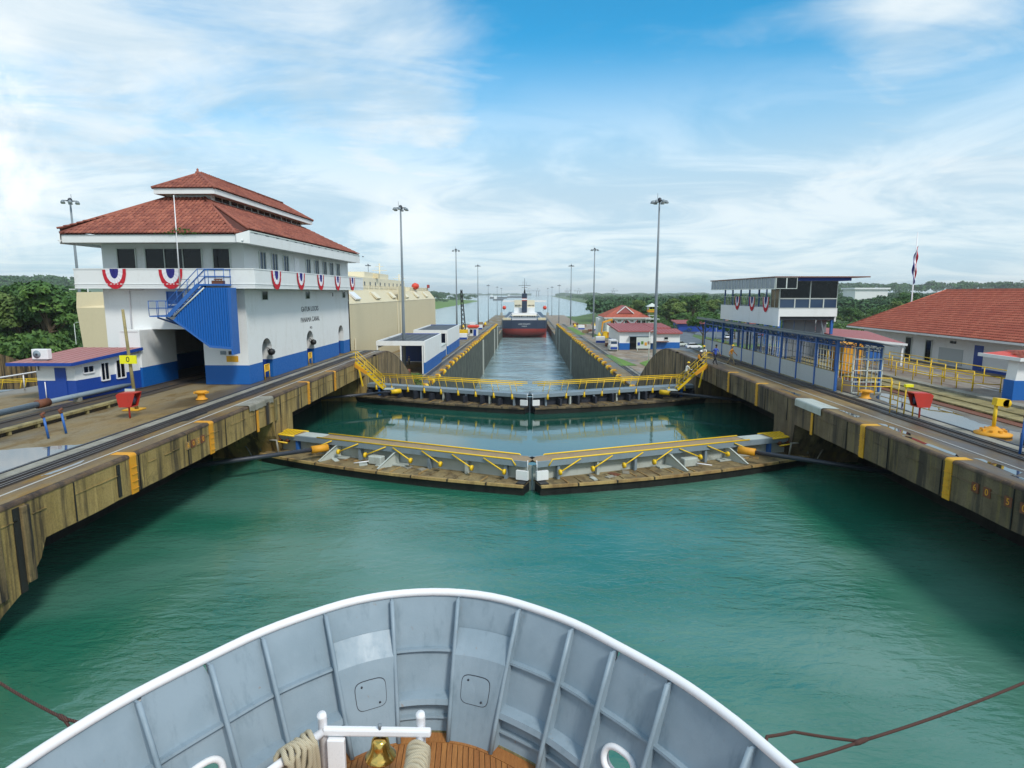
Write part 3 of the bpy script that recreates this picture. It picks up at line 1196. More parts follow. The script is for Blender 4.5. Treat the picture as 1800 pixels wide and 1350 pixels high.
puddle(blob([(18.0, 18.6), (18.25, 18.6), (18.3, 27), (18.05, 27)], 6, .05, 4), 'edge_puddle', 0)

# terrace edge on the right: stepped ledge with dark niches
led = thing('terrace_ledge', 'long mossy stepped concrete ledge with dark niches on the right quay', 'ledge', (26, 30, 0))
b = MB()
b.box(27.2, 27.9, -20, 66, -.02, .34)
b.build('upper_kerb', M['conc_grey'], led)
b = MB()
b.box(25.9, 27.2, -20, 66, .0, .2)
b.build('middle_step', M['conc_yellow'], led)
b = MB()
b.box(24.9, 25.9, -20, 66, .06, .13)
b.build('lower_shelf', M['conc_yellow'], led)
b = MB()
b.box(25.2, 25.9, -20, 66, -.02, .055)
b.build('niche_back', M['rail_bed'], led)
for k in range(22):
    b = MB()
    y = 16 + k * 2.2
    b.box(24.92, 25.2, y, y + .5, -.02, .06)
    b.build('niche_pier', M['conc_yellow'], led)
b = MB()
b.box(24.2, 24.9, -20, 66, -.015, .02)
b.build('channel_floor', M['rust'], led)  # rust red also stands in for the red roof's reflection
for x, y0, y1 in ((30.1, 30, 41), (30.9, 40, 50)):
    b = MB()
    b.box(x, x + .14, y0, y1, .3, .306)
    b.build('painted_line', M['stripe'], kind='structure')


# ================================================================== LOCK GATES
def gate_leaf(xc, ym, s, up, label):
    """one mitre leaf. s = -1: hinge on the left. up: railings raised"""
    hx = xc + s * 17.0
    hinge = Vector((hx, ym + GS * 17.0, 0))
    mitre = Vector((xc + s * .06, ym, 0))
    L = (mitre - hinge).length
    du = (mitre - hinge).normalized()
    nv = Vector((du.y, -du.x, 0))
    if nv.y > 0:
        nv = -nv                                  # towards the camera (upstream)

    def P(u, v, z):
        q = hinge + du * u + nv * v
        return (q.x, q.y, z)

    root = thing('lock_gate_leaf', label, 'lock gate', tuple(hinge))
    ZW = -2.62                                   # walkway level

    def bx(mb, u0, u1, v0, v1, z0, z1):
        vs = [P(u, v, z) for z in (z0, z1) for v in (v0, v1) for u in (u0, u1)]
        mb.add(vs, [(0, 2, 3, 1), (4, 5, 7, 6), (0, 1, 5, 4), (2, 6, 7, 3), (0, 4, 6, 2), (1, 3, 7, 5)])
        return mb

    bx(MB(), .6, L, -.15, -.05, -12, ZW - .3).build('skin_plate', M['steel_pale'] if not up else M['dark_steel'], root)  # far leaves: darker skin, deck, rim and gear carry painted-in shadow

    def bulge(u):
        t = u / L
        return .95 + 1.15 * math.sin(math.pi * min(1, max(0, .1 + .8 * t))) ** .8 - .25 * t

    us = [L * i / 24 for i in range(25)]
    b = MB()
    b.grid([[P(u, -.05, -3.72), P(u, bulge(u) * .5, -3.74), P(u, bulge(u) - .06, -3.78)] for u in us])
    b.build('lower_deck', M['gate_shelf'] if not up else M['wall_r'], root)
    b = MB()
    b.grid([[P(u, bulge(u) - .12, -3.8), P(u, bulge(u) - .12, -3.70), P(u, bulge(u) + .02, -3.70), P(u, bulge(u) + .03, -3.84), P(u, bulge(u) - .05, -3.86)] for u in us])
    b.build('rim', M['gate_rim'] if not up else M['wall_r'], root)
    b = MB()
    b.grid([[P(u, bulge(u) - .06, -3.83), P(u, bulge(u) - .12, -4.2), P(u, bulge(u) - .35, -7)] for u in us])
    b.build('hull_plate', M['recess'], root)  # shade below the rim painted in with the near-black tone
    for k in range(7):
        u = 2.6 + k * 2.25
        bx(MB(), u, u + .07, bulge(u) - .1, bulge(u) + .05, -3.82, -3.69).build('scupper', M['black'], root)
    # mud streaks and loose plates lying on the deck: transverse stiffeners
    rj = random.Random(int(ym * 10) + s)
    for k in range(11):
        u = 8.6 + k * .78 + rj.uniform(-.16, .16)
        bx(MB(), u, u + rj.uniform(.05, .1), rj.uniform(.1, .4), bulge(u) - rj.uniform(.2, .6), -3.77, -3.70).build('stiffener', M['gate_rim' if rj.random() < .4 else 'gate_shelf'], root)
    for k in range(9 if not up else 0):
        u, v = rj.uniform(2.5, L - 1.5), rj.uniform(.35, 1.0)
        b = MB()
        c = P(u, v, -3.71)
        b.cbox(c, (rj.uniform(.3, .9), rj.uniform(.2, .5), .05), rj.uniform(0, 3), rj.uniform(-.1, .1), rj.uniform(-.1, .1))
        b.build('loose_plate', M[rj.choice(['steel_pale', 'gate_rim', 'rust', 'conc_grey'])], root)
    bx(MB(), .4, L - .05, -.75, .3, ZW - .06, ZW).build('walkway', M['tan_timber'] if not up else M['grey_steel'], root)
    bx(MB(), .4, L - .05, .3, .38, ZW - .30, ZW + .02).build('fascia', M['grey_steel'], root)
    bx(MB(), .4, L - .05, -.83, -.75, ZW - .30, ZW + .02).build('fascia', M['grey_steel'], root)
    for k in range(7):
        u = 2.0 + k * 2.45
        b = MB()
        bx(b, u, u + .16, .02, .3, -3.74, ZW - .06)
        b.build('post', M['steel_pale'] if k % 2 else M['blue_steel' if k == 0 else 'grey_steel'], root)
    # pale gusset plates
    for u in ((5.3, 9.6) if not up else ()):
        b = MB()
        d = .07
        vs = []
        for uu in (u, u + .1):
            vs += [P(uu, .05, -2.92), P(uu, .5, -2.92), P(uu - .5, 1.55, -3.68), P(uu - .5, 1.5, -3.74), P(uu, .05, -3.72)]
        b.add(vs, [(0, 1, 2, 3, 4), (9, 8, 7, 6, 5)] + [(i, (i + 1) % 5, (i + 1) % 5 + 5, i + 5) for i in range(5)])
        bx(b, u - .1, u + .8, .1, .55, -3.7, -3.62)
        b.build('gusset', M['steel_pale'], root)
    if not up:
        b = MB()
        bx(b, 8.0, 8.9, .35, .85, -3.7, -3.2)
        o = b.build('winch_box', M['steel_pale'], root, bevel=.06)
        b = MB()
        b.tube([P(8.1, .9, -3.5), P(7.3, 1.3, -3.6)], .035, 6)
        b.build('handle', M['white_clean'], o)
        # worn frames and scrap round the hinge
        b = MB()
        b.tube([P(-.4, .9, -3.7), P(-.3, .95, -2.9), P(1.0, .9, -2.9), P(1.1, .9, -3.7)], .07, 6)
        b.build('guard_frame', M['conc_grey'], root)
        b = MB()
        for k in range(7):
            bx(b, -.6 + k * .33, -.45 + k * .33, -.6 + (k % 3) * .2, .5, -3.0 - (k % 2) * .2, -2.85 - (k % 2) * .2)
        b.build('hinge_block', M['rust'], root)
        b = MB()
        b.tube([P(-1.3, 1.3, -3.3), P(-.5, 1.6, -3.85)], .05, 6)
        b.build('spike', M['conc_grey'], root)
        # yellow grating at the hinge end
        for k in range(7):
            b = MB()
            b.beam(P(.15 + k * .26, -.85, ZW + .07), P(.3 + k * .26, .5, ZW + .04), .07, .05)
            b.build('grating_bar', M['yellow'], root)
        b = MB()
        b.tube([P(.0, .5, ZW + .02), P(2.1, .5, ZW + .02)], .05, 6)
        b.tube([P(.0, -.85, ZW + .04), P(2.1, -.85, ZW + .04)], .05, 6)
        b.tube([P(.0, .5, ZW + .02), P(0, .6, ZW - .4), P(1.6, .6, ZW - .45)], .05, 6)
        b.build('grating_frame', M['yellow'], root)
        bx(MB(), 2.1, 3.9, -.72, .28, ZW + .004, ZW + .04).build('cover_plate', M['steel_pale'], root)
        # folded railing: a pipe along the edge, swung-down legs with hinge discs
        for v in (.36, -.8):
            b = MB()
            b.tube([P(3.8, v, ZW + .07), P(L - 1.0, v, ZW + .07), P(L - .75, v + .05 * (1 if v > 0 else -1), ZW - .25)], .045, 6)
            b.build('folded_rail', M['yellow'], root)
        for k in range(7):
            u = 3.5 + k * 2.0
            b = MB()
            dirn = 1.35 if k > 2 else -1.35
            a0 = P(u + (0 if dirn > 0 else 1.5), .42, ZW - .03)
            a1 = P(u + (1.35 if dirn > 0 else .15), .62, ZW - .62)
            b.tube([a0, a1], .04, 6)
            o = b.build('folded_leg', M['yellow'], root)
            b = MB()
            q0, q1 = Vector(a1) - du * .06, Vector(a1) + du * .06
            b.tube([q0, q1], .16, 10)
            b.build('hinge_disc', M['yellow'], o)
    else:
        for k in range(9):
            u = 1.6 + k * 1.85
            for v, lean in ((.42, .0), (-.82, 0)):
                b = MB()
                b.tube([P(u + .25, v, ZW - .02), P(u, v, ZW + 1.02)], .03, 6)
                if v > 0:
                    o = b.build('rail_post', M['yellow'], root)
                    f = MB()
                    f.tube([P(u + .25, v, ZW - .02), P(u + .3, v + .02, ZW - .5)], [.05, .13], 8)
                    f.build('post_foot', M['yellow'], o)
                else:
                    b.build('rail_post', M['yellow'], root)
        for v in (.42, -.82):
            for h in (.98, .84):
                b = MB()
                b.tube([P(.9, v, ZW + h), P(L - .5, v, ZW + h)], .035, 6)
                b.build('top_rail', M['yellow'], root)
        for k in range(9):
            u = 1 + k * 1.8
            bx(MB(), u, u + .2, .0, .8, -3.7, -3.1 + .2 * (k % 2)).build('deck_gear', M['dark_steel'], root)  # dark tone carries the far gate's shadow
    # operating strut to the wall
    b = MB()
    far = Vector((xc + s * 19.4, ym + GS * 17 - 7.0, -3.05))
    a = Vector(P(4.6, 1.0, -3.05))
    b.tube([a, far], .13, 10)
    st = b.build('operating_strut', M['dark_steel'], root)
    d = (far - a).normalized()
    b = MB()
    b.tube([a - d * .45, a + d * .55], .24, 12)
    b.build('spring_casing', M['yellow' if up else 'amber'], st)
    # mitre plate
    bx(MB(), L - .7, L - .02, .3, .5, -3.62, -3.12).build('mitre_plate', M['white'], root)
    bx(MB(), L - .5, L - .03, .2, 1.02, -4.25, -3.66).build('mitre_block', M['black'], root)
    b = MB()
    b.tube([P(L - .06, .35, ZW + .1), P(L - .06, .4, -3.1)], .025, 6)
    b.build('mitre_seal', M['white_clean'], root)
    return root


gate_leaf(XC, GY1, -1, False, 'near muddy gate leaf with folded yellow rails on the left')
gate_leaf(XC, GY1, 1, False, 'near muddy gate leaf with folded yellow rails on the right')
gate_leaf(XC, GY2, -1, True, 'far gate leaf with raised yellow railing on the left')
gate_leaf(XC, GY2, 1, True, 'far gate leaf with raised yellow railing on the right')
gate_leaf(XC - CW, GY2, 1, True, 'gate leaf with yellow railing behind the small white annex')
gate_leaf(XC - CW, GY2, -1, True, 'gate leaf of the second lane at the left picture edge')


def gate_stair(x_lo, x_hi, y, z_lo, label, mat):
    """steep stair from a gate walkway up to the quay"""
    root = thing('gate_stair', label, 'stair', (x_lo, y, z_lo))
    d = 1 if x_hi > x_lo else -1
    for yy in (y - .42, y + .42):
        b = MB()
        b.beam((x_lo, yy, z_lo + .05), (x_hi, yy, .05), .06, .22)
        b.build('stringer', mat, root)
        for h in (.5, .98):
            b = MB()
            b.tube([(x_lo, yy, z_lo + h), (x_hi, yy, h), (x_hi + d * .5, yy, h)], .03, 6)
            b.build('handrail', mat, root)
        for t in (0.03, .34, .66, .98):
            x = x_lo + (x_hi - x_lo) * t
            z = z_lo * (1 - t)
            b = MB()
            b.tube([(x, yy, z), (x, yy, z + .98)], .025, 6)
            b.build('baluster', mat, root)
    n = 9
    for k in range(n):
        t = (k + .5) / n
        b = MB()
        b.cbox((x_lo + (x_hi - x_lo) * t, y, z_lo * (1 - t) + .06), (.24, .82, .035))
        b.build('tread', M['galv'], root)
    b = MB()
    b.box(min(x_lo - d * .9, x_lo), max(x_lo - d * .9, x_lo), y - .42, y + .42, z_lo - .08, z_lo)
    b.build('landing', M['steel_pale'], root)
    # slanting brace plates against the wall
    b = MB()
    b.beam((x_hi + d * .05, y - .75, -.15), (x_hi - d * 1.15, y - .75, -.95), .09, .3)
    b.build('brace', M['amber'], root)
    b = MB()
    b.beam((x_hi - d * .45, y - .78, -.6), (x_hi - d * .75, y - .78, -2.2), .12, .12)
    b.build('brace_leg', mat, root)
    return root


gate_stair(-13.5, -16.1, 57.6, -2.5, 'yellow stair from far gate up to the house quay', M['yellow'])
gate_stair(14.2, 16.8, 57.6, -2.5, 'yellow stair from far gate up to the canopy quay', M['yellow'])


# ================================================================== ROOF TILES
def tile_field(name, mat, parent, corners, ev, col_w, row_h, lift=.05, org=None):
    """barrel tiles over one planar roof face. corners: 3-D polygon, ev: eave direction. one mesh, stuff"""
    C3 = [np.array(c, float) for c in corners]
    e = np.array(ev, float)
    e /= np.linalg.norm(e)
    n = np.cross(C3[1] - C3[0], C3[-1] - C3[0])
    n /= np.linalg.norm(n)
    if n[2] < 0:
        n = -n
    s = np.cross(n, e)
    if s[2] < 0:
        s = -s
    o = C3[0]
    P2 = np.array([((c - o) @ e, (c - o) @ s) for c in C3])
    a0, b0 = P2.min(0)
    a1, b1 = P2.max(0)
    A, B = np.meshgrid(np.arange(a0 + col_w / 2, a1, col_w), np.arange(b0, b1 - row_h * .3, row_h))
    A, B = A.ravel(), B.ravel()
    # inside test at the tile's middle
    def inside(px, py):
        r = np.zeros(len(px), bool)
        k = len(P2)
        for i in range(k):
            x1, y1 = P2[i]
            x2, y2 = P2[(i + 1) % k]
            c = ((y1 > py) != (y2 > py))
            with np.errstate(divide='ignore', invalid='ignore'):
                xx = (x2 - x1) * (py - y1) / (y2 - y1 + 1e-12) + x1
            r ^= c & (px < xx)
        return r
    k = inside(A, B + row_h * .5)
    A, B = A[k], B[k]
    rng = np.random.default_rng(len(A))
    h = lift * rng.uniform(.85, 1.15, len(A))
    w = col_w
    prof = [(-.40 * w, 0.012), (-.24 * w, 1.0), (.24 * w, 1.0), (.40 * w, 0.012)]
    verts = []
    for (db, rise) in ((-.02, .055), (row_h - .03, .004)):
        for (da, hz) in prof:
            z = (h * hz if hz == 1.0 else hz) + rise
            verts.append(o + np.outer(A + da, e) + np.outer(B + db, s) + np.outer(z * np.ones(len(A)) if np.isscalar(z) else z, n))
    V = np.stack(verts, 1).reshape(-1, 3)
    base = np.arange(len(A))[:, None] * 8
    F = np.concatenate([base + np.array([0, 1, 5, 4]), base + np.array([1, 2, 6, 5]), base + np.array([2, 3, 7, 6]), base + np.array([0, 3, 2, 1])], 0)
    return arr_mesh(name, V, F, mat, parent, 'stuff')


def hip_roof(parent, x0, x1, y0, y1, ze, inset, zt, mat, tmat, cw, rh, lift=.05, skip=()):
    """sloping roof from eave rectangle to an inner rectangle inset by inset (ridge if it collapses)"""
    ix0, ix1, iy0, iy1 = x0 + inset, x1 - inset, y0 + inset, y1 - inset
    e = [(x0, y0, ze), (x1, y0, ze), (x1, y1, ze), (x0, y1, ze)]
    t = [(ix0, iy0, zt), (ix1, iy0, zt), (ix1, iy1, zt), (ix0, iy1, zt)]
    mb = MB()
    mb.add(e + t, [(0, 1, 5, 4), (1, 2, 6, 5), (2, 3, 7, 6), (3, 0, 4, 7), (4, 5, 6, 7)])
    roof = mb.build('roof', mat, parent)
    faces = {'f': ([e[0], e[1], t[1], t[0]], (1, 0, 0)), 'r': ([e[1], e[2], t[2], t[1]], (0, 1, 0)),
             'b': ([e[2], e[3], t[3], t[2]], (1, 0, 0)), 'l': ([e[3], e[0], t[0], t[3]], (0, 1, 0))}
    for k, (c, ev) in faces.items():
        if k not in skip:
            tile_field('roof_tiles', tmat, roof, c, ev, cw, rh, lift)
    for i in range(4):
        a, b = Vector(e[i]), Vector(t[i])
        m = MB()
        m.tube([a + Vector((0, 0, .03)), b + Vector((0, 0, .05))], .12, 6)
        m.build('hip_ridge', tmat, roof)
    if abs(ix1 - ix0) < .3 or abs(iy1 - iy0) < .3:
        m = MB()
        m.tube([Vector(t[0]) + Vector((0, 0, .04)), Vector(t[2]) + Vector((0, 0, .04))], .14, 6)
        m.build('ridge_cap', tmat, roof)
    return roof


def window(parent, axis, pos, a0, a1, z0, z1, out, frame=.06, mull=(), mat=None, gl=None, depth=.07, sill=True, rails=()):
    """framed window on a wall. axis 'x': wall faces along x at x=pos; a = y range. out = +1/-1 outward sign"""
    mat = mat or M['pale_metal']
    gl = gl or M['glass']
    def bxx(mb, u0, u1, w0, w1, d0, d1):
        lo, hi = sorted((pos + out * d0, pos + out * d1))
        if axis == 'x':
            mb.box(lo, hi, u0, u1, w0, w1)
        else:
            mb.box(u0, u1, lo, hi, w0, w1)
        return mb
    f = MB()
    bxx(f, a0 - frame, a0, z0 - frame, z1 + frame, -.02, depth)
    bxx(f, a1, a1 + frame, z0 - frame, z1 + frame, -.02, depth)
    bxx(f, a0, a1, z1, z1 + frame, -.02, depth)
    bxx(f, a0, a1, z0 - frame, z0, -.02, depth)
    for m in mull:
        x = a0 + (a1 - a0) * m
        bxx(f, x - .025, x + .025, z0, z1, -.02, depth - .015)
    for r in rails:
        z = z0 + (z1 - z0) * r
        bxx(f, a0, a1, z - .025, z + .025, -.02, depth - .02)
    fo = f.build('window', mat, parent)
    edges = [a0] + [a0 + (a1 - a0) * m for m in mull] + [a1]
    for i in range(len(edges) - 1):
        g = MB()
        bxx(g, edges[i] + (.025 if i else 0), edges[i + 1] - (.025 if i < len(edges) - 2 else 0), z0, z1, -.01, .012)
        g.build('pane', gl, fo)
    if sill:
        g = MB()
        bxx(g, a0 - .1, a1 + .1, z0 - frame - .06, z0 - frame, -.02, depth + .08)
        g.build('sill', mat, fo)
    return fo


def dado_box(root, x0, x1, y0, y1, zt, zb=0.0, split=1.38, wm=None, bm=None):
    MB().box(x0, x1, y0, y1, split, zt).build('wall', wm or M['white'], root)
    MB().box(x0, x1, y0, y1, zb, split).build('blue_base', bm or M['blue'], root)


# ================================================================== CONTROL HOUSE
HX0, HX1, HY0, HY1 = -29.9, -19.8, 43.2, 68.8
house = thing('control_house', 'large white control house with blue base and tiered red tiled roof', 'building', (-24.8, 56, 0))
dado_box(house, HX0, -26.6, HY0, HY0 + .4, 6.85)
dado_box(house, -23.0, HX1 - .4, HY0, HY0 + .4, 6.85)
MB().box(-26.6, -23.0, HY0, HY0 + .4, 3.95, 6.85).build('lintel', M['white'], house)
dado_box(house, HX0, HX0 + .4, HY0 + .4, HY1 - .4, 6.85)
dado_box(house, HX0, HX1, HY1 - .4, HY1, 6.85)
# the projecting wing and the deep jamb left of the doorway
dado_box(house, -28.0, -26.6, 41.7, HY0, 3.95)
dado_box(house, -26.9, -26.6, HY0 + .4, 46, 3.95)
# lock side wall with three arched openings
arches = [(45.5, 47.3), (54.95, 56.75), (64.4, 66.2)]
yprev = HY0
for y0, y1 in arches + [(HY1, None)]:
    dado_box(house, HX1 - .4, HX1, yprev, y0, 6.85)
    if y1 is None:
        break
    c, r = (y0 + y1) / 2, (y1 - y0) / 2
    poly = [(y0, 6.85), (y0, 2.2)] + [(c - r * math.cos(math.pi * k / 12), 2.2 + r * math.sin(math.pi * k / 12)) for k in range(1, 12)] + [(y1, 2.2), (y1, 6.85)]
    # the wall over the arch in strips so that it stays well formed
    b = MB()
    for k in range(1, 14):
        (ya, za), (yb, zb) = poly[k], poly[k + 1] if k < 13 else poly[13]
        if yb - ya > 1e-6:
            b.prism([(ya, za), (yb, zb), (yb, 6.85), (ya, 6.85)], 0, HX1 - .4, HX1)
    b.build('arch_head', M['white'], house)
    # deep reveal behind the arch
    dado_box(house, HX1 - 1.5, HX1 - .4, y1 + .02, y1 + .2, 3.2, bm=M['blue_dark'])
    yprev = y1
for y0, y1 in arches[:2]:
    g = thing('arch_gate', 'yellow framed gate in the %s arch of the white house' % ('nearest' if y0 < 50 else 'middle'), 'gate', (HX1 - .1, y0, 0))
    b = MB()
    for y in (y0 + .12, y0 + .95):
        b.tube([(HX1 + .06, y, 0), (HX1 + .06, y, 1.15)], .035, 6)
    for z in (.62, 1.12):
        b.tube([(HX1 + .06, y0 + .12, z), (HX1 + .06, y0 + .95, z)], .035, 6)
    b.build('gate_frame', M['yellow'], g)
    MB().box(HX1 + .03, HX1 + .05, y0 + .15, y0 + .92, .66, 1.1).build('gate_plate', M['yellow_worn'], g)
    l = thing('globe_lamp', 'black globe lamp hanging in the %s arch' % ('nearest' if y0 < 50 else 'middle'), 'lamp', (HX1 + .1, y1 - .35, 2.05))
    b = MB()
    b.lathe([(.02, -.26), (.2, -.2), (.28, 0), (.22, .18), (.02, .27)], (HX1 + .12, y1 - .4, 2.0), 14)
    b.build('globe', M['black'], l)
    b = MB()
    b.tube([(HX1 - .3, y1 - .1, 2.3), (HX1 + .05, y1 - .35, 2.15)], .03, 6)
    b.build('arm', M['dark_steel'], l)
# inside: floor, dark back walls
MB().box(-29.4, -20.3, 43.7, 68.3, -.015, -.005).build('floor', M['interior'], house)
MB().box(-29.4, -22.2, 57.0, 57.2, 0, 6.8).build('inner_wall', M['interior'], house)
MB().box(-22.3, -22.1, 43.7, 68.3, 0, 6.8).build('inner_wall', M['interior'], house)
# balcony slab and parapet all round
BX0, BX1, BY0, BY1 = -31.0, -18.5, 42.0, 70.1
MB().box(BX0, BX1, BY0, BY1, 6.8, 6.95).build('balcony_slab', M['white'], house)
b = MB()
b.box(BX0, BX1, BY0, BY0 + .15, 6.95, 8.15)
b.box(BX0, BX1, BY1 - .15, BY1, 6.95, 8.15)
b.box(BX0, BX0 + .15, BY0 + .15, BY1 - .15, 6.95, 8.15)
b.box(BX1 - .15, BX1, BY0 + .15, BY1 - .15, 6.95, 8.15)
b.build('parapet', M['white'], house, bevel=.02)
b = MB()
b.box(BX0 - .03, BX1 + .03, BY0 - .03, BY0, 7.08, 7.13)
b.box(BX1, BX1 + .03, BY0, BY1, 7.08, 7.13)
b.box(BX0 - .03, BX1 + .03, BY0 - .03, BY0, 8.08, 8.16)
b.box(BX1, BX1 + .03, BY0, BY1, 8.08, 8.16)
b.build('string_course', M['white'], house)
# upper storey
MB().box(HX0, HX1, HY0 + .25, HY1, 6.95, 9.95).build('upper_wall', M['white'], house)
for (a, c, ml, rl) in ((-28.75, -27.5, (), (.13,)), (-26.75, -22.8, (.335, .667), (.0,)), (-21.95, -20.8, (), (.13,))):
    window(house, 'y', HY0 + .25, a, c, 8.0, 9.55, -1, .07, ml, rails=rl if rl[0] else (), depth=.1)
for k, y in enumerate((45.9, 48.1, 50.4, 55.6, 57.9, 60.2, 62.3, 64.5)):
    window(house, 'x', HX1, y, y + 1.05, 7.9, 9.5, 1, .06, (.55,), gl=M['glass_blue'], depth=.09)
MB().box(HX1 - .02, HX1 + .05, 52.9, 53.9, 6.95, 9.5).build('balcony_door', M['white_clean'], house)
for y in (46.0, 55.2, 66.3):
    window(house, 'x', HX1, y, y + 1.0, 6.0, 6.6, 1, .04, (), depth=.05, sill=False)
MB().box(HX1 - .01, HX1 + .03, 62.9, 63.1, 6.15, 6.5).build('vent', M['dark_steel'], house)
MB().box(HX1 - .01, HX1 + .025, HY0, HY1, 5.62, 5.72).build('string_course', M['white'], house)
MB().box(HX0, HX1 - .01, HY0 - .025, HY0 + .01, 5.62, 5.72).build('string_course', M['white'], house)
# eaves
EX0, EX1, EY0, EY1 = -31.2, -18.6, 40.9, 69.6
MB().box(EX0 + .1, EX1 - .1, EY0 + .1, EY1 - .1, 9.9, 9.98).build('soffit', M['white'], house)
b = MB()
for x0, x1, y0, y1 in ((EX0, EX1, EY0, EY0 + .12), (EX0, EX1, EY1 - .12, EY1), (EX0, EX0 + .12, EY0 + .12, EY1 - .12), (EX1 - .12, EX1, EY0 + .12, EY1 - .12)):
    b.box(x0 + (.45 if x1 - x0 > 2 else 0), x1 - (.45 if x1 - x0 > 2 else 0), y0 + (.65 if x1 - x0 < 2 else 0), y1 - (.65 if x1 - x0 < 2 else 0), 9.8, 10.3)
b.build('fascia', M['white'], house)
b = MB()
b.box(EX1 + .12, EX1 + .16, EY0 + .8, EY1 - .8, 10.54, 10.62)
b.build('gutter', M['pale_metal'], house)
def cut_roof():
    x0, x1, y0, y1 = EX0 - .1, EX1 + .1, EY0 - .1, EY1 + .1
    ze, zs, c, d, zt, ins = 10.34, 10.68, .55, .75, 13.3, 5.0
    n = [(x0 + ins, y0 + ins, zt), (x1 - ins, y0 + ins, zt), (x1 - ins, y1 - ins, zt), (x0 + ins, y1 - ins, zt)]
    f = [(x0 + c, y0, ze), (x1 - c, y0, ze), (x1, y0 + d, zs), (x1, y1 - d, zs), (x1 - c, y1, ze), (x0 + c, y1, ze), (x0, y1 - d, zs), (x0, y0 + d, zs)]
    b = MB()
    b.add(f + n, [(0, 1, 9, 8), (1, 2, 9), (2, 3, 10, 9), (3, 4, 10), (4, 5, 11, 10), (5, 6, 11), (6, 7, 8, 11), (7, 0, 8), (8, 9, 10, 11)])
    roof = b.build('roof', M['roof_under'], house)
    up = .02
    def lift(q):
        return (q[0], q[1], q[2] + up)
    tile_field('roof_tiles', M['tile'], roof, [lift(q) for q in (f[0], f[1], n[1], n[0])], (1, 0, 0), .29, .42, .10)
    tile_field('roof_tiles', M['tile'], roof, [lift(q) for q in (f[2], f[3], n[2], n[1])], (0, 1, 0), .29, .42, .10)
    tile_field('roof_tiles', M['tile'], roof, [lift(q) for q in (f[6], f[7], n[0], n[3])], (0, 1, 0), .29, .42, .10)
    tile_field('roof_tiles', M['tile'], roof, [lift(q) for q in (f[1], f[2], n[1])], (.59, .81, 0), .29, .42, .10)
    tile_field('roof_tiles', M['tile'], roof, [lift(q) for q in (f[7], f[0], n[0])], (.59, -.81, 0), .29, .42, .10)
    for a, q in ((1, 1), (2, 1), (7, 0), (0, 0)):
        m = MB()
        m.tube([Vector(f[a]) + Vector((0, 0, .06)), Vector(n[q]) + Vector((0, 0, .08))], .11, 6)
        m.build('hip_ridge', M['tile'], roof)
    for xa, xb in ((x1 - .08, x1 + .02), (x0 - .02, x0 + .08)):
        b = MB()
        b.box(xa, xb, y0 + d, y1 - d, 9.76, 10.62)
        b.build('side_fascia', M['white'], house)
    for s_, xe in ((1, x1), (-1, x0)):
        b = MB()
        b.add([(xe - s_ * c, y0 - .01, 9.8), (xe, y0 + d, 9.76), (xe, y0 + d, 10.62), (xe - s_ * c, y0 - .01, 10.32)], [(0, 1, 2, 3)])
        o = b.build('corner_fascia', M['white'], house)
        so = o.modifiers.new('thickness', 'SOLIDIFY')
        so.thickness = .06
    b = MB()
    for k in range(16):
        y = y0 + 1.5 + k * 1.85
        b.box(x1 + .02, x1 + .05, y, y + .5, 10.5, 10.6)
    b.build('gutter_stain', M['dark_steel'], house)


cut_roof()
# clerestory and upper roof
MB().box(-26.0, -23.1, 46.0, 64.2, 12.6, 13.62).build('clerestory_wall', M['white'], house)
for k in range(7):
    window(house, 'x', -23.1, 46.4 + k * 2.52, 48.7 + k * 2.52, 13.22, 13.55, 1, .04, (.5,), gl=M['glass'], depth=.06, sill=False)
UX0, UX1, UY0, UY1 = -26.7, -22.3, 44.9, 65.2
MB().box(UX0 + .1, UX1 - .1, UY0 + .1, UY1 - .1, 13.58, 13.64).build('upper_soffit', M['white'], house)
b = MB()
for x0, x1, y0, y1 in ((UX0, UX1, UY0, UY0 + .1), (UX0, UX1, UY1 - .1, UY1), (UX0, UX0 + .1, UY0 + .1, UY1 - .1), (UX1 - .1, UX1, UY0 + .1, UY1 - .1)):
    b.box(x0, x1, y0, y1, 13.52, 13.9)
b.build('upper_fascia', M['white'], house)
hip_roof(house, UX0 - .08, UX1 + .08, UY0 - .08, UY1 + .08, 13.9, 2.36, 15.3, M['roof_under'], M['tile'], .29, .42, .10)
b = MB()
b.lathe([(.2, 0), (.16, .15), (.07, .22), (.09, .32), (.02, .42)], (-24.6, 47.2, 15.3), 10)
b.build('finial', M['tile'], house)
# lettering on the lock side
for txt, z, size in (('GATUN LOCKS', 5.05, .62), ('PANAMA CANAL', 4.1, .62), ('1913', 3.35, .3)):
    text_mesh(txt, size, M['letter'], 'lettering', house, frame3((HX1 + .004, 56.2, z), (0, 1, 0), (0, 0, 1)), .012, 1.05)
# plates, pipe and conduit on the front
MB().box(-21.4, -20.55, HY0 - .02, HY0, 1.62, 2.05).build('name_plate', M['yellow_worn'], house)
MB().box(-21.8, -21.4, HY0 - .06, HY0, 2.15, 2.4).build('junction_box', M['grey_steel'], house)
MB().box(-21.2, -20.9, HY0 - .06, HY0, 2.15, 2.4).build('junction_box', M['dark_steel'], house)
b = MB()
b.tube([(-28.0, HY0 - .07, 3.95), (-28.0, HY0 - .07, 6.7), (-27.0, HY0 - .07, 6.75)], .05, 6)
b.build('drain_pipe', M['white_clean'], house)
window(house, 'y', HY0, -25.3, -24.3, 5.5, 6.55, -1, .06, (), gl=M['blue_steel'], depth=.08, sill=False, mat=M['blue_steel'])
MB().box(-27.9, -26.7, 41.66, 41.7, 3.86, 3.95).build('ledge', M['white'], house)
b = MB()
b.tube([(-23.0, 40.8, 6.9), (-22.95, 40.8, 12.8)], [.05, .025], 6)
b.build('aerial_pole', M['white_clean'], house)
b = MB()
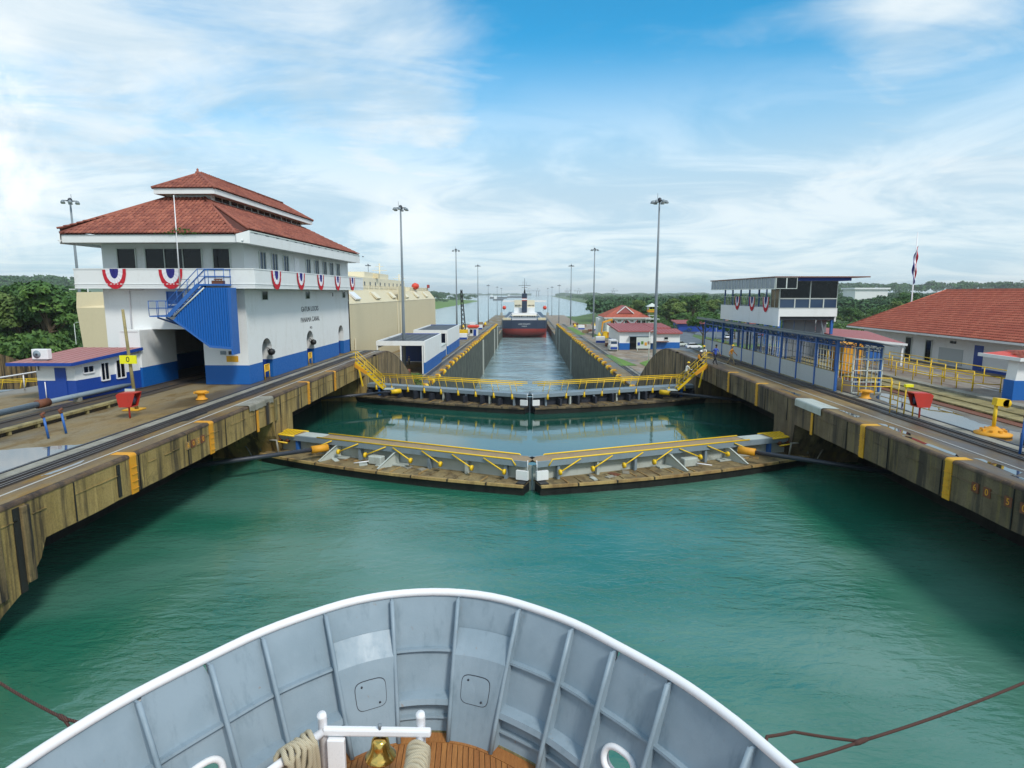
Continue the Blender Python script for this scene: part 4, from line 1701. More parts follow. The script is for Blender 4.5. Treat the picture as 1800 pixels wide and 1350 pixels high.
b.beam((-23.0, 40.8, 7.4), (-23.0, 42, 7.4), .04, .04)
b.build('pole_bracket', M['galv'], house)
# plants in the gutter
rr = random.Random(4)
b = MB()
for k in range(150):
    x = rr.gauss(-22.6, .75)
    z = 10.34 + rr.uniform(-.12, .3) * math.exp(-((x + 22.6) / .9) ** 2)
    y = EY0 - .12 + rr.uniform(-.06, .12)
    s_ = rr.uniform(.05, .13)
    a = rr.uniform(0, 6)
    b.add([(x, y, z), (x + s_ * math.cos(a), y - s_, z + s_ * .5), (x + s_ * .3, y - s_ * .3, z + s_)], [(0, 1, 2)])
b.build('gutter_plants', M['leaf'], house, kind='stuff')
# small tent-light on the parapet corner
b = MB()
b.cbox((BX0 - .25, 42.2, 6.75), (.5, .2, .07))
b.build('flood_light', M['pale_metal'], house)

# outside stair with the corrugated blue screen
st = thing('outside_stair', 'blue steel outside stair with corrugated screen on the house front', 'stair', (-22.5, 41.6, 3))
YA, YB = 41.05, 41.95
MB().box(-25.4, -24.0, YA, YB + 1.2, 4.9, 4.98).build('lower_landing', M['blue_steel'], st)
MB().box(-21.95, -20.1, YA, YB, 6.98, 7.1).build('upper_landing', M['blue_steel'], st)
for y in (YA, YB):
    b = MB()
    b.beam((-24.1, y, 4.95), (-21.9, y, 7.05), .06, .26)
    b.build('stringer', M['blue_steel'], st)
    for h in (.5, .98):
        b = MB()
        b.tube([(-25.4, y, 4.98 + h), (-24.1, y, 4.98 + h), (-21.9, y, 7.1 + h), (-20.1, y, 7.1 + h)], .028, 6)
        b.build('handrail', M['blue_steel'], st)
    for x, z in ((-25.4, 4.98), (-24.75, 4.98), (-24.1, 4.98), (-23.4, 5.65), (-22.65, 6.4), (-21.9, 7.1), (-21.2, 7.1), (-20.15, 7.1)):
        b = MB()
        b.tube([(x, y, z), (x, y, z + .98)], .022, 6)
        b.build('baluster', M['blue_steel'], st)
for k in range(10):
    t = (k + .5) / 10
    MB().cbox((-24.1 + 2.2 * t, (YA + YB) / 2, 4.98 + 2.1 * t), (.26, .86, .04)).build('tread', M['blue_steel'], st)
b = MB()
b.tube([(-23.7, YA - .05, 4.95), (-21.5, YA - .05, 6.85)], .05, 6)
b.build('pale_tube', M['pale_metal'], st, label='pale tube slung under the flight')
poly = [(-21.75, 6.85), (-23.75, 4.72), (-21.45, 2.95), (-19.9, 2.8), (-19.75, 6.85)]


def clip_z(x):
    zs = []
    for i in range(len(poly)):
        (x1, z1), (x2, z2) = poly[i], poly[(i + 1) % len(poly)]
        if (x1 - x) * (x2 - x) <= 0 and abs(x2 - x1) > 1e-6:
            zs.append(z1 + (z2 - z1) * (x - x1) / (x2 - x1))
    return (min(zs), max(zs)) if zs else None


b = MB()
x = -23.7
i = 0
while x < -19.86:
    x2 = x + .085
    ca, cb = clip_z(x), clip_z(x2)
    if ca and cb:
        ya, yb = (YA - .05, YA + .05) if i % 2 else (YA + .05, YA - .05)
        b.add([(x, ya, ca[0]), (x2, yb, cb[0]), (x2, yb, cb[1]), (x, ya, ca[1])], [(0, 1, 2, 3)])
    x = x2
    i += 1
b.build('corrugated_screen', M['blue'], st)
b = MB()
b.beam((-23.75, YA, 4.72), (-21.45, YA, 2.95), .1, .12)
b.beam((-21.45, YA, 2.92), (-19.85, YA, 2.78), .1, .14)
b.build('screen_trim', M['blue_steel'], st)
b = MB()
b.box(-19.95, -19.82, YA - .03, 42.0, 2.35, 6.85)
b.build('screen_side', M['blue_steel'], st)
b = MB()
b.beam((-24.9, YA + .1, 4.85), (-24.3, YB + 1.1, 4.2), .08, .1)
b.beam((-24.3, YA + .1, 4.85), (-24.3, YB + 1.1, 4.15), .08, .1)
b.build('bracket', M['blue_steel'], st)
t = thing('flower_box', 'dark red box on the upper stair landing', 'box', (-20.8, 41.4, 7.1))
MB().box(-21.1, -20.35, 41.25, 41.6, 7.1, 7.32).build('box_body', M['rust'], t)
b = MB()
for k in range(16):
    xx, a = -21.05 + k * .042, rr.uniform(0, 6)
    b.add([(xx, 41.4, 7.32), (xx + .1 * math.cos(a), 41.35, 7.42), (xx + .04, 41.5, 7.46)], [(0, 1, 2)])
b.build('plants', M['rust'], t)

# table in the dark doorway
t = thing('work_table', 'pale table standing in the dark doorway of the house', 'table', (-24.6, 50, 0))
MB().box(-25.4, -23.6, 49.4, 50.4, .95, 1.05).build('table_top', M['tan_timber'], t)
for x in (-25.3, -23.7):
    for y in (49.5, 50.3):
        MB().box(x - .05, x + .05, y - .05, y + .05, 0, .95).build('leg', M['tan_timber'], t)
MB().box(-25.2, -24.6, 49.42, 50.3, .25, .94).build('drawer', M['white'], t)


# ------------------------------------------------------------------ buntings
def bunting(label, c, xd, w, h, group, nd):
    """half-oval fan hanging from its straight top edge. c: middle of top edge, xd: direction along the edge, nd: outward"""
    root = thing('bunting', label, 'bunting', c, 0, group)
    xd, nd = Vector(xd), Vector(nd)

    def pt(a, k, j):
        x = math.cos(a) * w / 2 * k[0]
        z = -abs(math.sin(a)) ** .85 * h * k[1]
        wob = .012 * math.sin(a * 18) * (0.4 + abs(math.sin(a)))
        q = Vector(c) + xd * x + Vector((0, 0, z)) + nd * (.03 + j * .006 + wob)
        return tuple(q)

    rings = [('red_band', (1, 1), (.72, .72), 'bunt_red'), ('white_band', (.72, .72), (.36, .48), 'bunt_white'), ('blue_centre', (.36, .48), (0.0, .0), 'bunt_blue')]
    for j, (nm, ko, ki, m) in enumerate(rings):
        rows = []
        for i in range(25):
            a = math.pi * i / 24
            rows.append([pt(a, ko, j), pt(a, tuple((p + q) / 2 for p, q in zip(ko, ki)), j), pt(a, ki, j)])
        b = MB()
        b.grid(rows)
        o = b.build(nm, M[m], root)
    return root


gb = 'patriotic buntings hung from balconies'
bunting('bunting on the house front left of the stair, leftmost of all', (-28.15, BY0, 8.13), (1, 0, 0), 1.65, 1.36, gb, (0, -1, 0))
bunting('bunting on the house front beside the blue stair', (-24.25, BY0, 8.13), (1, 0, 0), 1.65, 1.36, gb, (0, -1, 0))
for i, y in enumerate((46.0, 51.0, 55.9, 60.9, 66.0)):
    bunting('bunting on the long lock side of the house, %s from the near corner' % ('first', 'second', 'third', 'fourth', 'fifth')[i], (BX1 + .03, y - .4, 8.1), (0, 1, 0), 1.75, 1.36, gb, (1, 0, 0))


# ================================================================== ANNEX
an = thing('annex_office', 'small white and blue annex with red metal roof before the house', 'building', (-28.4, 39, 0))
foot = [(-29.75, 36.35), (-27.4, 36.4), (-26.75, 41.68), (-29.75, 41.68)]


def pbox(foot, z0, z1, name, mat, parent):
    MB().prism(foot, 2, z0, z1).build(name, mat, parent)


pbox(foot, 0, 1.22, 'blue_base', M['blue_dark'], an)
pbox(foot, 1.22, 2.35, 'wall', M['white'], an)
MB().box(-28.62, -27.95, 36.33, 36.38, .1, 2.0).build('door', M['blue_dark'], an)
b = MB()
b.tube([(-29.25, 36.3, 0), (-29.25, 36.3, 1.15)], .03, 6)
b.build('drain_pipe', M['white_clean'], an)
b = MB()
b.tube([(-29.55, 36.28, 2.2), (-29.5, 36.25, 1.85)], .03, 6)
b.build('wall_lamp', M['dark_steel'], an)
# sloping roof sheet with blue edge
rf = [(-31.0, 35.7, 2.36), (-27.05, 35.75, 2.36), (-26.5, 41.7, 2.78), (-31.0, 41.7, 2.78)]
b = MB()
b.add(rf + [(x, y, z - .1) for x, y, z in rf], [(0, 1, 2, 3), (7, 6, 5, 4), (0, 4, 5, 1), (1, 5, 6, 2), (2, 6, 7, 3), (3, 7, 4, 0)])
ro = b.build('roof', M['annex_roof'], an)
for k in range(8):
    b = MB()
    x = -30.9 + k * .54
    b.beam((x, 35.75, 2.365), (x + .05, 41.6, 2.785), .035, .03)
    b.build('roof_seam', M['annex_roof'], ro)
b = MB()
b.beam((-31.0, 35.68, 2.28), (-27.05, 35.73, 2.28), .06, .19)
b.beam((-27.02, 35.73, 2.28), (-26.47, 41.7, 2.70), .06, .19)
b.build('roof_edge', M['blue_dark'], an)
b = MB()
b.add([(-29.75, 36.36, 2.3), (-27.4, 36.41, 2.3), (-26.76, 41.6, 2.35), (-26.76, 41.6, 2.68), (-29.75, 41.6, 2.68)], [(0, 1, 2, 3, 4)])
b.add([(-27.4, 36.41, 2.3), (-26.76, 41.6, 2.3), (-26.76, 41.6, 2.68)], [(0, 1, 2)])
b.build('gable_wall', M['white'], an)
# windows on the slanting right side
dv = Vector((-26.75 + 27.4, 41.68 - 36.4, 0)).normalized()
nv_ = Vector((dv.y, -dv.x, 0))


def annex_window(u0, u1, z0, z1, name='window'):
    o = Vector((-27.4, 36.4, 0))
    def q(u, w, z):
        p = o + dv * u + nv_ * w
        return (p.x, p.y, z)
    def bb(mb, u0, u1, w0, w1, z0, z1):
        vs = [q(u, w, z) for z in (z0, z1) for w in (w0, w1) for u in (u0, u1)]
        mb.add(vs, [(0, 2, 3, 1), (4, 5, 7, 6), (0, 1, 5, 4), (2, 6, 7, 3), (0, 4, 6, 2), (1, 3, 7, 5)])
    f = MB()
    bb(f, u0 - .06, u0, 0, .07, z0 - .06, z1 + .06)
    bb(f, u1, u1 + .06, 0, .07, z0 - .06, z1 + .06)
    bb(f, u0, u1, 0, .07, z1, z1 + .06)
    bb(f, u0, u1, 0, .09, z0 - .08, z0)
    bb(f, (u0 + u1) / 2 - .02, (u0 + u1) / 2 + .02, 0, .05, z0, z1)
    fo = f.build('window', M['white_clean'], an)
    g = MB()
    bb(g, u0, u1, 0, .015, z0, z1)
    g.build('pane', M['glass'], fo)


annex_window(.6, 1.35, 1.62, 1.98)
annex_window(1.95, 2.55, .98, 2.05)
annex_window(3.2, 3.9, .95, 2.1)
b = MB()
b.cbox((-26.95, 40.6, 1.05), (.06, .3, .3))
b.build('meter_box', M['pale_metal'], an)
ac = thing('air_conditioner', 'white air conditioner unit on the annex roof', 'air conditioner', (-29.6, 36.7, 2.5))
MB().box(-30.05, -29.05, 36.5, 36.85, 2.5, 3.12).build('casing', M['white_clean'], ac, bevel=.03)
b = MB()
b.tube([(-29.72, 36.5, 2.81), (-29.72, 36.48, 2.81)], .24, 18)
b.build('fan_grille', M['grey_steel'], ac)
b = MB()
b.tube([(-29.72, 36.48, 2.81), (-29.72, 36.465, 2.81)], .07, 12)
b.build('fan_hub', M['dark_steel'], ac)
MB().box(-29.9, -29.2, 36.55, 36.8, 2.42, 2.5).build('foot', M['galv'], ac)

# ------------------------------------------------------------------ things standing on the centre quay
sg = thing('sign_post', 'tall tan post carrying a yellow number 0 sign', 'sign', (-21.9, 33.5, 0))
b = MB()
b.tube([(-21.9, 33.5, 0), (-22.1, 33.55, 3.0), (-22.25, 33.6, 5.6)], [.1, .085, .075], 10)
b.build('post', M['conc_yellow'], sg)
b = MB()
b.box(-22.5, -21.58, 33.32, 33.4, 2.62, 3.08)
bd = b.build('sign_board', M['sign_yellow'], sg)
text_mesh('0', .42, M['letter'], 'numeral', bd, frame3((-22.04, 33.314, 2.85), (1, 0, 0), (0, 0, 1)))
MB().box(-22.5, -21.6, 33.1, 33.9, 0, .05).build('base_pad', M['yellow_worn'], sg)
b = MB()
b.cbox((-22.15, 33.42, 1.05), (.55, .05, .3))
b.build('notice_plate', M['pale_metal'], sg)


def signal(loc, face, label):
    s = thing('signal_lamp', label, 'signal lamp', loc)
    x, y, z = loc
    b = MB()
    b.tube([(x, y, z), (x, y, z + .62)], .045, 8)
    b.build('post', M['red_paint'], s)
    f = face
    # hood: open box leaning forward
    pr = [(x - f * .34, .62 + z), (x - f * .46, 1.25 + z), (x - f * .3, 1.36 + z), (x + f * .55, 1.38 + z), (x + f * .50, 1.2 + z), (x + f * .3, .62 + z)]
    b = MB()
    for yy in (y - .3, y + .27):
        b.prism(pr, 1, yy, yy + .03)
    b.prism([pr[1], pr[2], pr[3], (pr[3][0], pr[3][1] - .04), (pr[2][0], pr[2][1] - .04), (pr[1][0] + f * .03, pr[1][1])], 1, y - .27, y + .27)
    b.prism([pr[0], pr[1], (pr[1][0] + f * .04, pr[1][1]), (pr[0][0] + f * .04, pr[0][1])], 1, y - .27, y + .27)
    b.prism([pr[0], pr[5], (pr[5][0], pr[5][1] + .04), (pr[0][0], pr[0][1] + .04)], 1, y - .27, y + .27)
    b.build('hood', M['red_paint'], s)
    b = MB()
    b.tube([(x - f * .1, y, z + .98), (x + f * .3, y, z + .95)], [.2, .24], 14)
    l = b.build('lamp_drum', M['black'], s)
    b = MB()
    b.tube([(x + f * .3, y, z + .95), (x + f * .33, y, z + .95)], .17, 14)
    b.build('lens', M['glass_blue'], l)
    return s


signal((-20.8, 31.2, 0), 1, 'red hooded signal lamp on a short post, left quay')
signal((20.6, 32.1, .0), -1, 'red hooded signal lamp on a taller stand, right quay')


def mooring_bit(loc, label):
    s = thing('mooring_bollard', label, 'bollard', loc)
    b = MB()
    b.lathe([(.34, 0), (.34, .05), (.24, .1), (.22, .34), (.33, .4), (.35, .5), (.3, .54)], loc, 16)
    b.build('bollard_body', M['amber'], s)
    b = MB()
    b.cbox((loc[0], loc[1], loc[2] + .44), (.8, .34, .12))
    b.build('bollard_horn', M['amber'], s)
    return s


mooring_bit((-20.0, 36.9, 0), 'squat amber bollard on the house quay')
mooring_bit((21.1, 38.2, 0), 'squat amber bollard beside the canopy end')
for x, y, nm in ((-21.55, 26.6, 'nearer'), (-21.5, 27.6, 'farther')):
    s = thing('pipe_post', '%s blue standpipe of the pair by the puddle' % nm, 'standpipe', (x, y, 0))
    b = MB()
    b.tube([(x, y, 0), (x - .12, y, .95)], .05, 8)
    b.build('pipe', M['blue_steel'], s)
    b = MB()
    b.tube([(x - .12, y, .95), (x - .22, y, 1.1), (x - .12, y + .1, 1.16)], .07, 8)
    b.build('valve', M['rust'], s)
for x, y, nm in ((20.1, 24.8, 'blue standpipe by the puddle at the right edge'), (20.45, 24.1, 'last blue standpipe at the right edge')):
    s = thing('pipe_post', nm, 'standpipe', (x, y, 0))
    b = MB()
    b.tube([(x, y, 0), (x + .05, y, 1.5)], .05, 8)
    b.build('pipe', M['blue_steel'], s)
    b = MB()
    b.tube([(x + .05, y, 1.5), (x + .1, y, 1.62)], .08, 8)
    b.build('cap', M['rust'], s)
# capstan head on a yellow base, right
cp = thing('capstan_post', 'yellow capstan post on a broad round base, right quay', 'capstan', (21.6, 28.3, 0))
b = MB()
b.lathe([(.72, 0), (.74, .1), (.5, .18), (.3, .3), (.16, .4)], (21.6, 28.3, 0), 20)
b.build('base', M['amber'], cp)
b = MB()
for k in range(8):
    a = k * math.pi / 4
    b.cbox((21.6 + .45 * math.cos(a), 28.3 + .45 * math.sin(a), .24), (.12, .12, .1), a)
b.build('base_lug', M['amber'], cp)
b = MB()
b.tube([(21.6, 28.3, .3), (21.6, 28.3, 1.55)], .08, 10)
b.build('post', M['yellow'], cp)
b = MB()
b.cbox((21.75, 28.25, 1.55), (.55, .3, .34), 0, 0, .1)
b.tube([(21.95, 28.1, 1.5), (21.95, 28.35, 1.5)], .2, 12)
b.build('head', M['yellow'], cp)
# ladder posts
lp = thing('ladder_stand', 'slim yellow ladder and posts beside the red signal lamp', 'ladder', (20.2, 33.2, 0))
for x, y in ((19.95, 33.6), (20.15, 33.3)):
    b = MB()
    b.tube([(x, y, 0), (x, y, 1.75)], .025, 6)
    b.build('ladder_rail', M['yellow'], lp)
for k in range(6):
    b = MB()
    b.tube([(19.95, 33.6, .2 + k * .28), (20.15, 33.3, .2 + k * .28)], .016, 5)
    b.build('rung', M['yellow_worn'], lp)
for x, y, h in ((20.35, 33.0, 1.65), (20.5, 32.5, 1.1)):
    b = MB()
    b.tube([(x, y, 0), (x, y, h)], .035, 6)
    b.build('post', M['yellow'], lp)
b = MB()
b.cbox((20.45, 32.95, 1.6), (.4, .2, .14))
b.build('head_box', M['sign_yellow'], lp)

# thin rail along the far edge of the centre quay and a slim street lamp beyond the annex
fr = thing('pipe_rail', 'white pipe rail at the quay edge behind the annex', 'railing', (-34, 40, 0))
b = MB()
b.tube([(-34.5, 20, 1.0), (-34.5, 62, 1.0)], .06, 6)
b.build('top_rail', M['white_clean'], fr)
for k in range(15):
    b = MB()
    b.tube([(-34.5, 20 + k * 3, 0), (-34.5, 20 + k * 3, 1)], .04, 6)
    b.build('post', M['white_clean'], fr)


# ================================================================== BLUE CANOPY WALKWAY
cy = thing('canopy_walkway', 'long blue steel canopy walkway with low grey panels on the right quay', 'canopy', (21.5, 55, 0))
PX, PXB = 20.6, 23.5
py_ = [41.0, 44.0, 47.0, 50.0, 53.0, 56.0, 59.0, 62.0, 65.0, 68.4, 71.4]
for i, y in enumerate(py_):
    for x in (PX, PXB):
        b = MB()
        b.box(x - .07, x + .07, y - .07, y + .07, 0, 3.55 if x == PX else 3.05)
        po = b.build('post', M['blue_steel'], cy)
        if x == PX:
            MB().box(x - .14, x + .14, y - .14, y + .14, 0, .03).build('base_plate', M['blue_steel'], po)
    b = MB()
    b.beam((PX, y, 3.52), (PXB, y, 3.08), .08, .12)
    b.beam((PX, y, 3.0), (PXB, y, 2.75), .05, .06)
    for k in range(4):
        x0 = PX + (PXB - PX) * k / 4
        b.beam((x0, y, (3.02 - .07 * k) if k % 2 else 3.5 - .11 * k), (x0 + (PXB - PX) / 4, y, (3.4 - .11 * k) if k % 2 else 2.95 - .07 * k), .04, .04)
    b.build('roof_truss', M['blue_steel'], cy)
for i in range(len(py_) - 1):
    y0, y1 = py_[i] + .08, py_[i + 1] - .08
    b = MB()
    b.box(PX - .02, PX + .02, y0, y1, .08, 1.28)
    p = b.build('side_panel', M['plastic_panel'], cy)
    b = MB()
    b.box(PX - .035, PX + .035, y0, y1, 1.28, 1.33)
    b.box(PX - .035, PX + .035, y0, y1, .03, .08)
    b.build('panel_edge', M['conc_yellow'], p)
    for x in (PX, PXB):
        b = MB()
        dzz = 0 if x == PX else -.42
        for z in (3.0, 3.42):
            b.beam((x, y0, z + dzz), (x, y1, z + dzz), .06, .07)
        for k in range(3):
            ya, yb = y0 + (y1 - y0) * k / 3, y0 + (y1 - y0) * (k + 1) / 3
            b.beam((x, ya, 3.02 + dzz), (x, (ya + yb) / 2, 3.4 + dzz), .035, .035)
            b.beam((x, (ya + yb) / 2, 3.4 + dzz), (x, yb, 3.02 + dzz), .035, .035)
        b.build('lattice_girder', M['blue_steel'], cy)
    # rear screens of pale mesh frames
    if i < 9:
        b = MB()
        for k in range(7):
            y = y0 + (y1 - y0) * k / 6
            b.box(PXB - .02, PXB + .02, y - .018, y + .018, .15, 2.75)
        for z in (.15, .8, 1.45, 2.1, 2.75):
            b.box(PXB - .018, PXB + .018, y0, y1, z - .018, z + .018)
        b.build('mesh_screen', M['pale_metal'] if i in (1, 2, 5, 6, 7, 8) else M['galv'], cy)
for i, (ya, yb) in enumerate([(39.4 + k * 3.4, 39.4 + (k + 1) * 3.4) for k in range(10)]):
    b = MB()
    rows = []
    for x in np.linspace(PX - .45, PXB + .55, 9):
        t = (x - PX) / (PXB - PX)
        z = 3.66 - .50 * t + .05 * math.sin(math.pi * min(1, max(0, t)))
        rows.append([(x, ya + .01, z), (x, yb - .01, z)])
    b.grid(rows)
    o = b.build('roof_sheet', M['galv'], cy)
    sol = o.modifiers.new('thickness', 'SOLIDIFY')
    sol.thickness = .05
b = MB()
b.beam((PX - .45, 39.4, 3.58), (PX - .45, 73.4, 3.58), .06, .14)
b.build('roof_edge', M['galv'], cy)
# pale mesh door frame and yellow guard rail at the near end
dr = thing('mesh_gate', 'pale open mesh gate at the near end of the blue canopy', 'gate', (22, 41, 0))
b = MB()
for x in (21.3, 22.2, 23.15):
    b.box(x - .03, x + .03, 40.2, 40.26, 0, 3.0)
for z in (.03, .75, 1.5, 2.25, 3.0):
    b.box(21.27, 23.18, 40.2, 40.26, z - .025, z + .025)
b.build('gate_frame', M['pale_metal'], dr)
for k in range(5):
    b = MB()
    x = 21.45 + k * .36
    b.box(x - .008, x + .008, 40.22, 40.24, .05, 2.98)
    b.build('mesh_wire', M['pale_metal'], dr)


def railing(label, pts, h=1.05, mids=(.55,), posts=2.0, mat=None, r=.035, group=None, z_of=None, name='guard_rail'):
    """pipe railing along a polyline of ground points; posts at least every `posts` metres"""
    mat = mat or M['yellow']
    g = thing(name, label, 'railing', tuple(pts[0]), 0, group)
    for i in range(len(pts) - 1):
        a, c = Vector(pts[i]), Vector(pts[i + 1])
        n = max(1, int(round((c - a).length / posts)))
        for k in range(n + (1 if i == len(pts) - 2 else 0)):
            p = a + (c - a) * k / n
            b = MB()
            b.tube([p, p + Vector((0, 0, h))], r, 6)
            b.build('post', mat, g)
        for z in (h,) + tuple(mids):
            b = MB()
            b.tube([a + Vector((0, 0, z)), c + Vector((0, 0, z))], r * .9, 6)
            b.build('rail', mat, g)
    return g


railing('yellow guard rail across the near end of the canopy', [(20.75, 40.4, 0), (21.4, 39.6, 0), (23.4, 39.5, 0)], 1.1, (.55,), 1.2)
railing('yellow guard rail in front of the red roofed house door', [(27.7, 50.5, .34), (27.7, 42.2, .34), (29.2, 40.4, .34)], 1.1, (.55,), 2.1)
railing('yellow stair rail running behind the first guard rail', [(26.0, 55.5, .2), (26.0, 47.0, .2)], 1.45, (.95, .5), 1.9)
railing('long yellow rail on the terrace before the house windows', [(31.6, 54, .3), (31.6, 37.2, .3)], 1.15, (.6,), 2.8)
railing('yellow ramp rail in the middle of the terrace rails', [(29.4, 53, .3), (29.4, 43.5, .3)], 1.25, (.85, .4), 1.7)
railing('short yellow rail enclosure at the terrace edge', [(28.1, 41.8, .34), (28.3, 39.2, .34), (29.6, 38.6, .34)], 1.0, (.5,), 1.3)
railing('yellow rail low beside the canopy and the blue posts', [(24.6, 52, .02), (24.6, 45, .02)], 1.0, (.5,), 1.8)
b = MB()
yc = thing('yellow_container', 'tall yellow cabinet behind the canopy screens', 'cabinet', (25.2, 49.5, 0))
MB().box(24.9, 26.4, 48.6, 50.6, .2, 2.6).build('cabinet_body', M['amber'], yc, bevel=.03)
MB().box(24.86, 24.9, 48.8, 49.5, .4, 2.3).build('door', M['yellow_worn'], yc)
yc = thing('blue_board', 'blue notice board behind the mesh gate', 'board', (24.6, 43.5, 0))
MB().box(24.3, 25.4, 44.3, 44.36, 1.7, 2.35).build('board', M['blue_steel'], yc)
for x in (24.4, 25.3):
    b = MB()
    b.tube([(x, 44.4, 0), (x, 44.4, 2.35)], .04, 6)
    b.build('leg', M['galv'], yc)

# ================================================================== VISITOR PAVILION
pv = thing('viewing_pavilion', 'raised white viewing pavilion with glass front and flat overhanging roof', 'building', (27, 67, 0))
VX0, VX1, VY0, VY1 = 24.0, 29.5, 59.4, 77.0
MB().box(VX0 + .3, VX1 - .3, VY0 + .3, VY1 - .3, 4.2, 4.4).build('floor', M['white'], pv)
MB().box(VX0, VX0 + .15, VY0, VY1, 3.35, 5.08).build('side_parapet', M['white'], pv)
MB().box(VX0 + .15, VX1, VY0, VY0 + .15, 4.28, 5.06).build('front_parapet', M['white'], pv)
MB().box(VX1 - .15, VX1, VY0 + .15, VY1, 3.8, 5.06).build('side_parapet', M['white'], pv)
MB().box(VX0 + .15, VX1 - .15, VY1 - .15, VY1, 3.35, 5.06).build('rear_parapet', M['white'], pv)
for k in range(7):
    y = VY0 + .4 + k * 2.75
    for x in (VX0 + .25, VX1 - .25):
        b = MB()
        b.box(x - .11, x + .11, y - .11, y + .11, zq(y, 73), 4.25)
        b.build('column', M['blue_steel'], pv)
        if k > 1:
            b = MB()
            b.box(x - .07, x + .07, y - .07, y + .07, 4.4, 7.85)
            b.build('upper_column', M['blue_steel'], pv)
for k in range(4):
    b = MB()
    b.box(VX0 + 1.2 + k * 1.05, VX0 + 2.2 + k * 1.05, VY0 + 1.6, VY0 + 1.66, .3, 4.1)
    b.build('wall_panel', M['grey_tarp'], pv)
b = MB()
b.beam((VX1 - 1.2, VY0 + .6, 4.0), (VX1 - .3, VY0 + .6, .3), .1, .12)
b.build('brace', M['galv'], pv)
b = MB()
b.box(VX0 + .2, VX1 - .2, VY0 + .2, VY0 + .5, 3.95, 4.25)
b.build('edge_beam', M['dark_steel'], pv)
# balusters along the side
for k in range(22):
    y = VY0 + 4.4 + k * .58
    b = MB()
    b.box(VX0 + .03, VX0 + .07, y - .02, y + .02, 5.08, 6.05)
    b.build('baluster', M['pale_metal'], pv)
MB().box(VX0 + .02, VX0 + .09, VY0 + 4.2, VY1, 6.05, 6.1).build('top_rail', M['pale_metal'], pv)
# glazed front and return
gl = [(VX0 + .05, VX0 + 2.8), (VX0 + 2.9, VX1 - .15)]
for a, c in gl:
    window(pv, 'y', VY0 + .02, a, c, 6.02, 7.6, -1, .05, (), sill=False, depth=.05)
for a, c in ((VX0 + .05, VX0 + 1.4), (VX0 + 1.5, VX0 + 2.8), (VX0 + 2.9, VX0 + 4.1), (VX0 + 4.2, VX1 - .15)):
    window(pv, 'y', VY0 + .02, a, c, 5.1, 5.92, -1, .05, (), sill=False, depth=.05, gl=M['glass_blue'])
window(pv, 'x', VX0 + .02, VY0 + .1, VY0 + 2.0, 5.1, 7.55, -1, .05, (.5,), sill=False, depth=.05)
MB().box(VX0 + 1.0, VX1 - .2, VY0 + 3.4, VY0 + 3.5, 4.4, 7.7).build('rear_wall', M['blue_dark'], pv)
MB().box(VX0 + 3.0, VX0 + 3.7, VY0 + 3.3, VY0 + 3.38, 6.6, 7.1).build('wall_poster', M['amber'], pv)
MB().box(VX0 + 1.6, VX1 - .2, VY0 + 3.5, VY1 - .2, 4.4, 4.5).build('inner_floor', M['interior'], pv)
# roof
b = MB()
b.box(22.9, 31.6, 58.0, 78.2, 7.92, 8.02)
b.build('roof', M['brown_fascia'], pv)
MB().box(24.2, 30.2, 58.6, 77.6, 7.62, 7.92).build('roof_beam', M['blue_dark'], pv)
# hanging glazed screen along the side: sheets between mullions
for k in range(18):
    y0 = 58.15 + k * 1.1
    b = MB()
    b.box(23.0, 23.03, y0 + .03, y0 + 1.07, 6.93, 7.9)
    s_ = b.build('hanging_pane', M['glass_smoke'], pv)
    b = MB()
    b.box(22.97, 23.06, y0 - .03, y0 + .03, 6.9, 7.91)
    b.build('mullion', M['pale_metal'], s_)
for k in range(2):
    window(pv, 'y', 58.1, 23.1 + k * .98, 23.98 + k * .98, 6.93, 7.88, -1, .05, (), sill=False, depth=.05)
MB().box(22.96, 23.08, 58.1, 78.0, 6.84, 6.92).build('screen_rail', M['pale_metal'], pv)
for i, y in enumerate((62.6, 66.4, 71.0)):
    bunting('bunting on the glass fronted pavilion, %s from its glazed corner' % ('first', 'second', 'third')[i], (VX0 - .02, y, 6.1), (0, -1, 0), 1.6, 1.5, gb, (-1, 0, 0))

# ================================================================== RED ROOFED HOUSE, RIGHT
rh = thing('red_roof_house', 'long low white house with a big red hipped tile roof', 'building', (41, 45, 0))
RX, RY1 = 45.25, 83.5
MB().box(RX, 58.1, 15, RY1, -3.0, 2.44).build('wall', M['white'], rh)
hip_roof(rh, 43.75, 59.25, 12.5, 85.0, 2.1, 7.72, 6.82, M['roof_under'], M['tile_red'], .30, .42, .055, skip=('b', 'r'))
MB().box(43.85, 59.1, 12.6, 84.9, 1.95, 2.05).build('soffit', M['white'], rh)
b = MB()
b.box(43.62, 43.78, 12.5, 85.0, 1.9, 2.09)
b.box(43.78, 59.2, 84.9, 85.0, 1.9, 2.09)
b.build('gutter', M['white'], rh)
for k in range(16):
    b = MB()
    y = 25 + k * 3.75
    b.box(43.66, RX, y, y + .1, 1.83, 1.95)
    b.build('rafter_tail', M['white'], rh)
for y0, y1, z0, z1 in ((73.1, 74.2, -1.1, 1.3), (69.5, 70.5, -1.1, 1.25), (56.1, 57.2, -.5, .95), (52.5, 53.8, -.6, .8), (48.2, 49.2, -.5, .75)):
    window(rh, 'x', RX, y0, y1, z0, z1, -1, .08, (), depth=.1)
MB().box(RX - .05, RX, 61.7, 62.9, -1.25, 1.3).build('door', M['blue_dark'], rh)
MB().box(RX - .06, RX, 57.7, 61.6, -1.25, -.94).build('skirting', M['blue_dark'], rh)
MB().box(RX - .06, RX, 64.5, 68.2, -1.0, .65).build('notice_panel', M['plastic_panel'], rh)
for y in (66.2, 65.7):
    MB().box(RX - .12, RX, y, y + .3, 1.2, 1.45).build('wall_box', M['dark_steel'], rh)
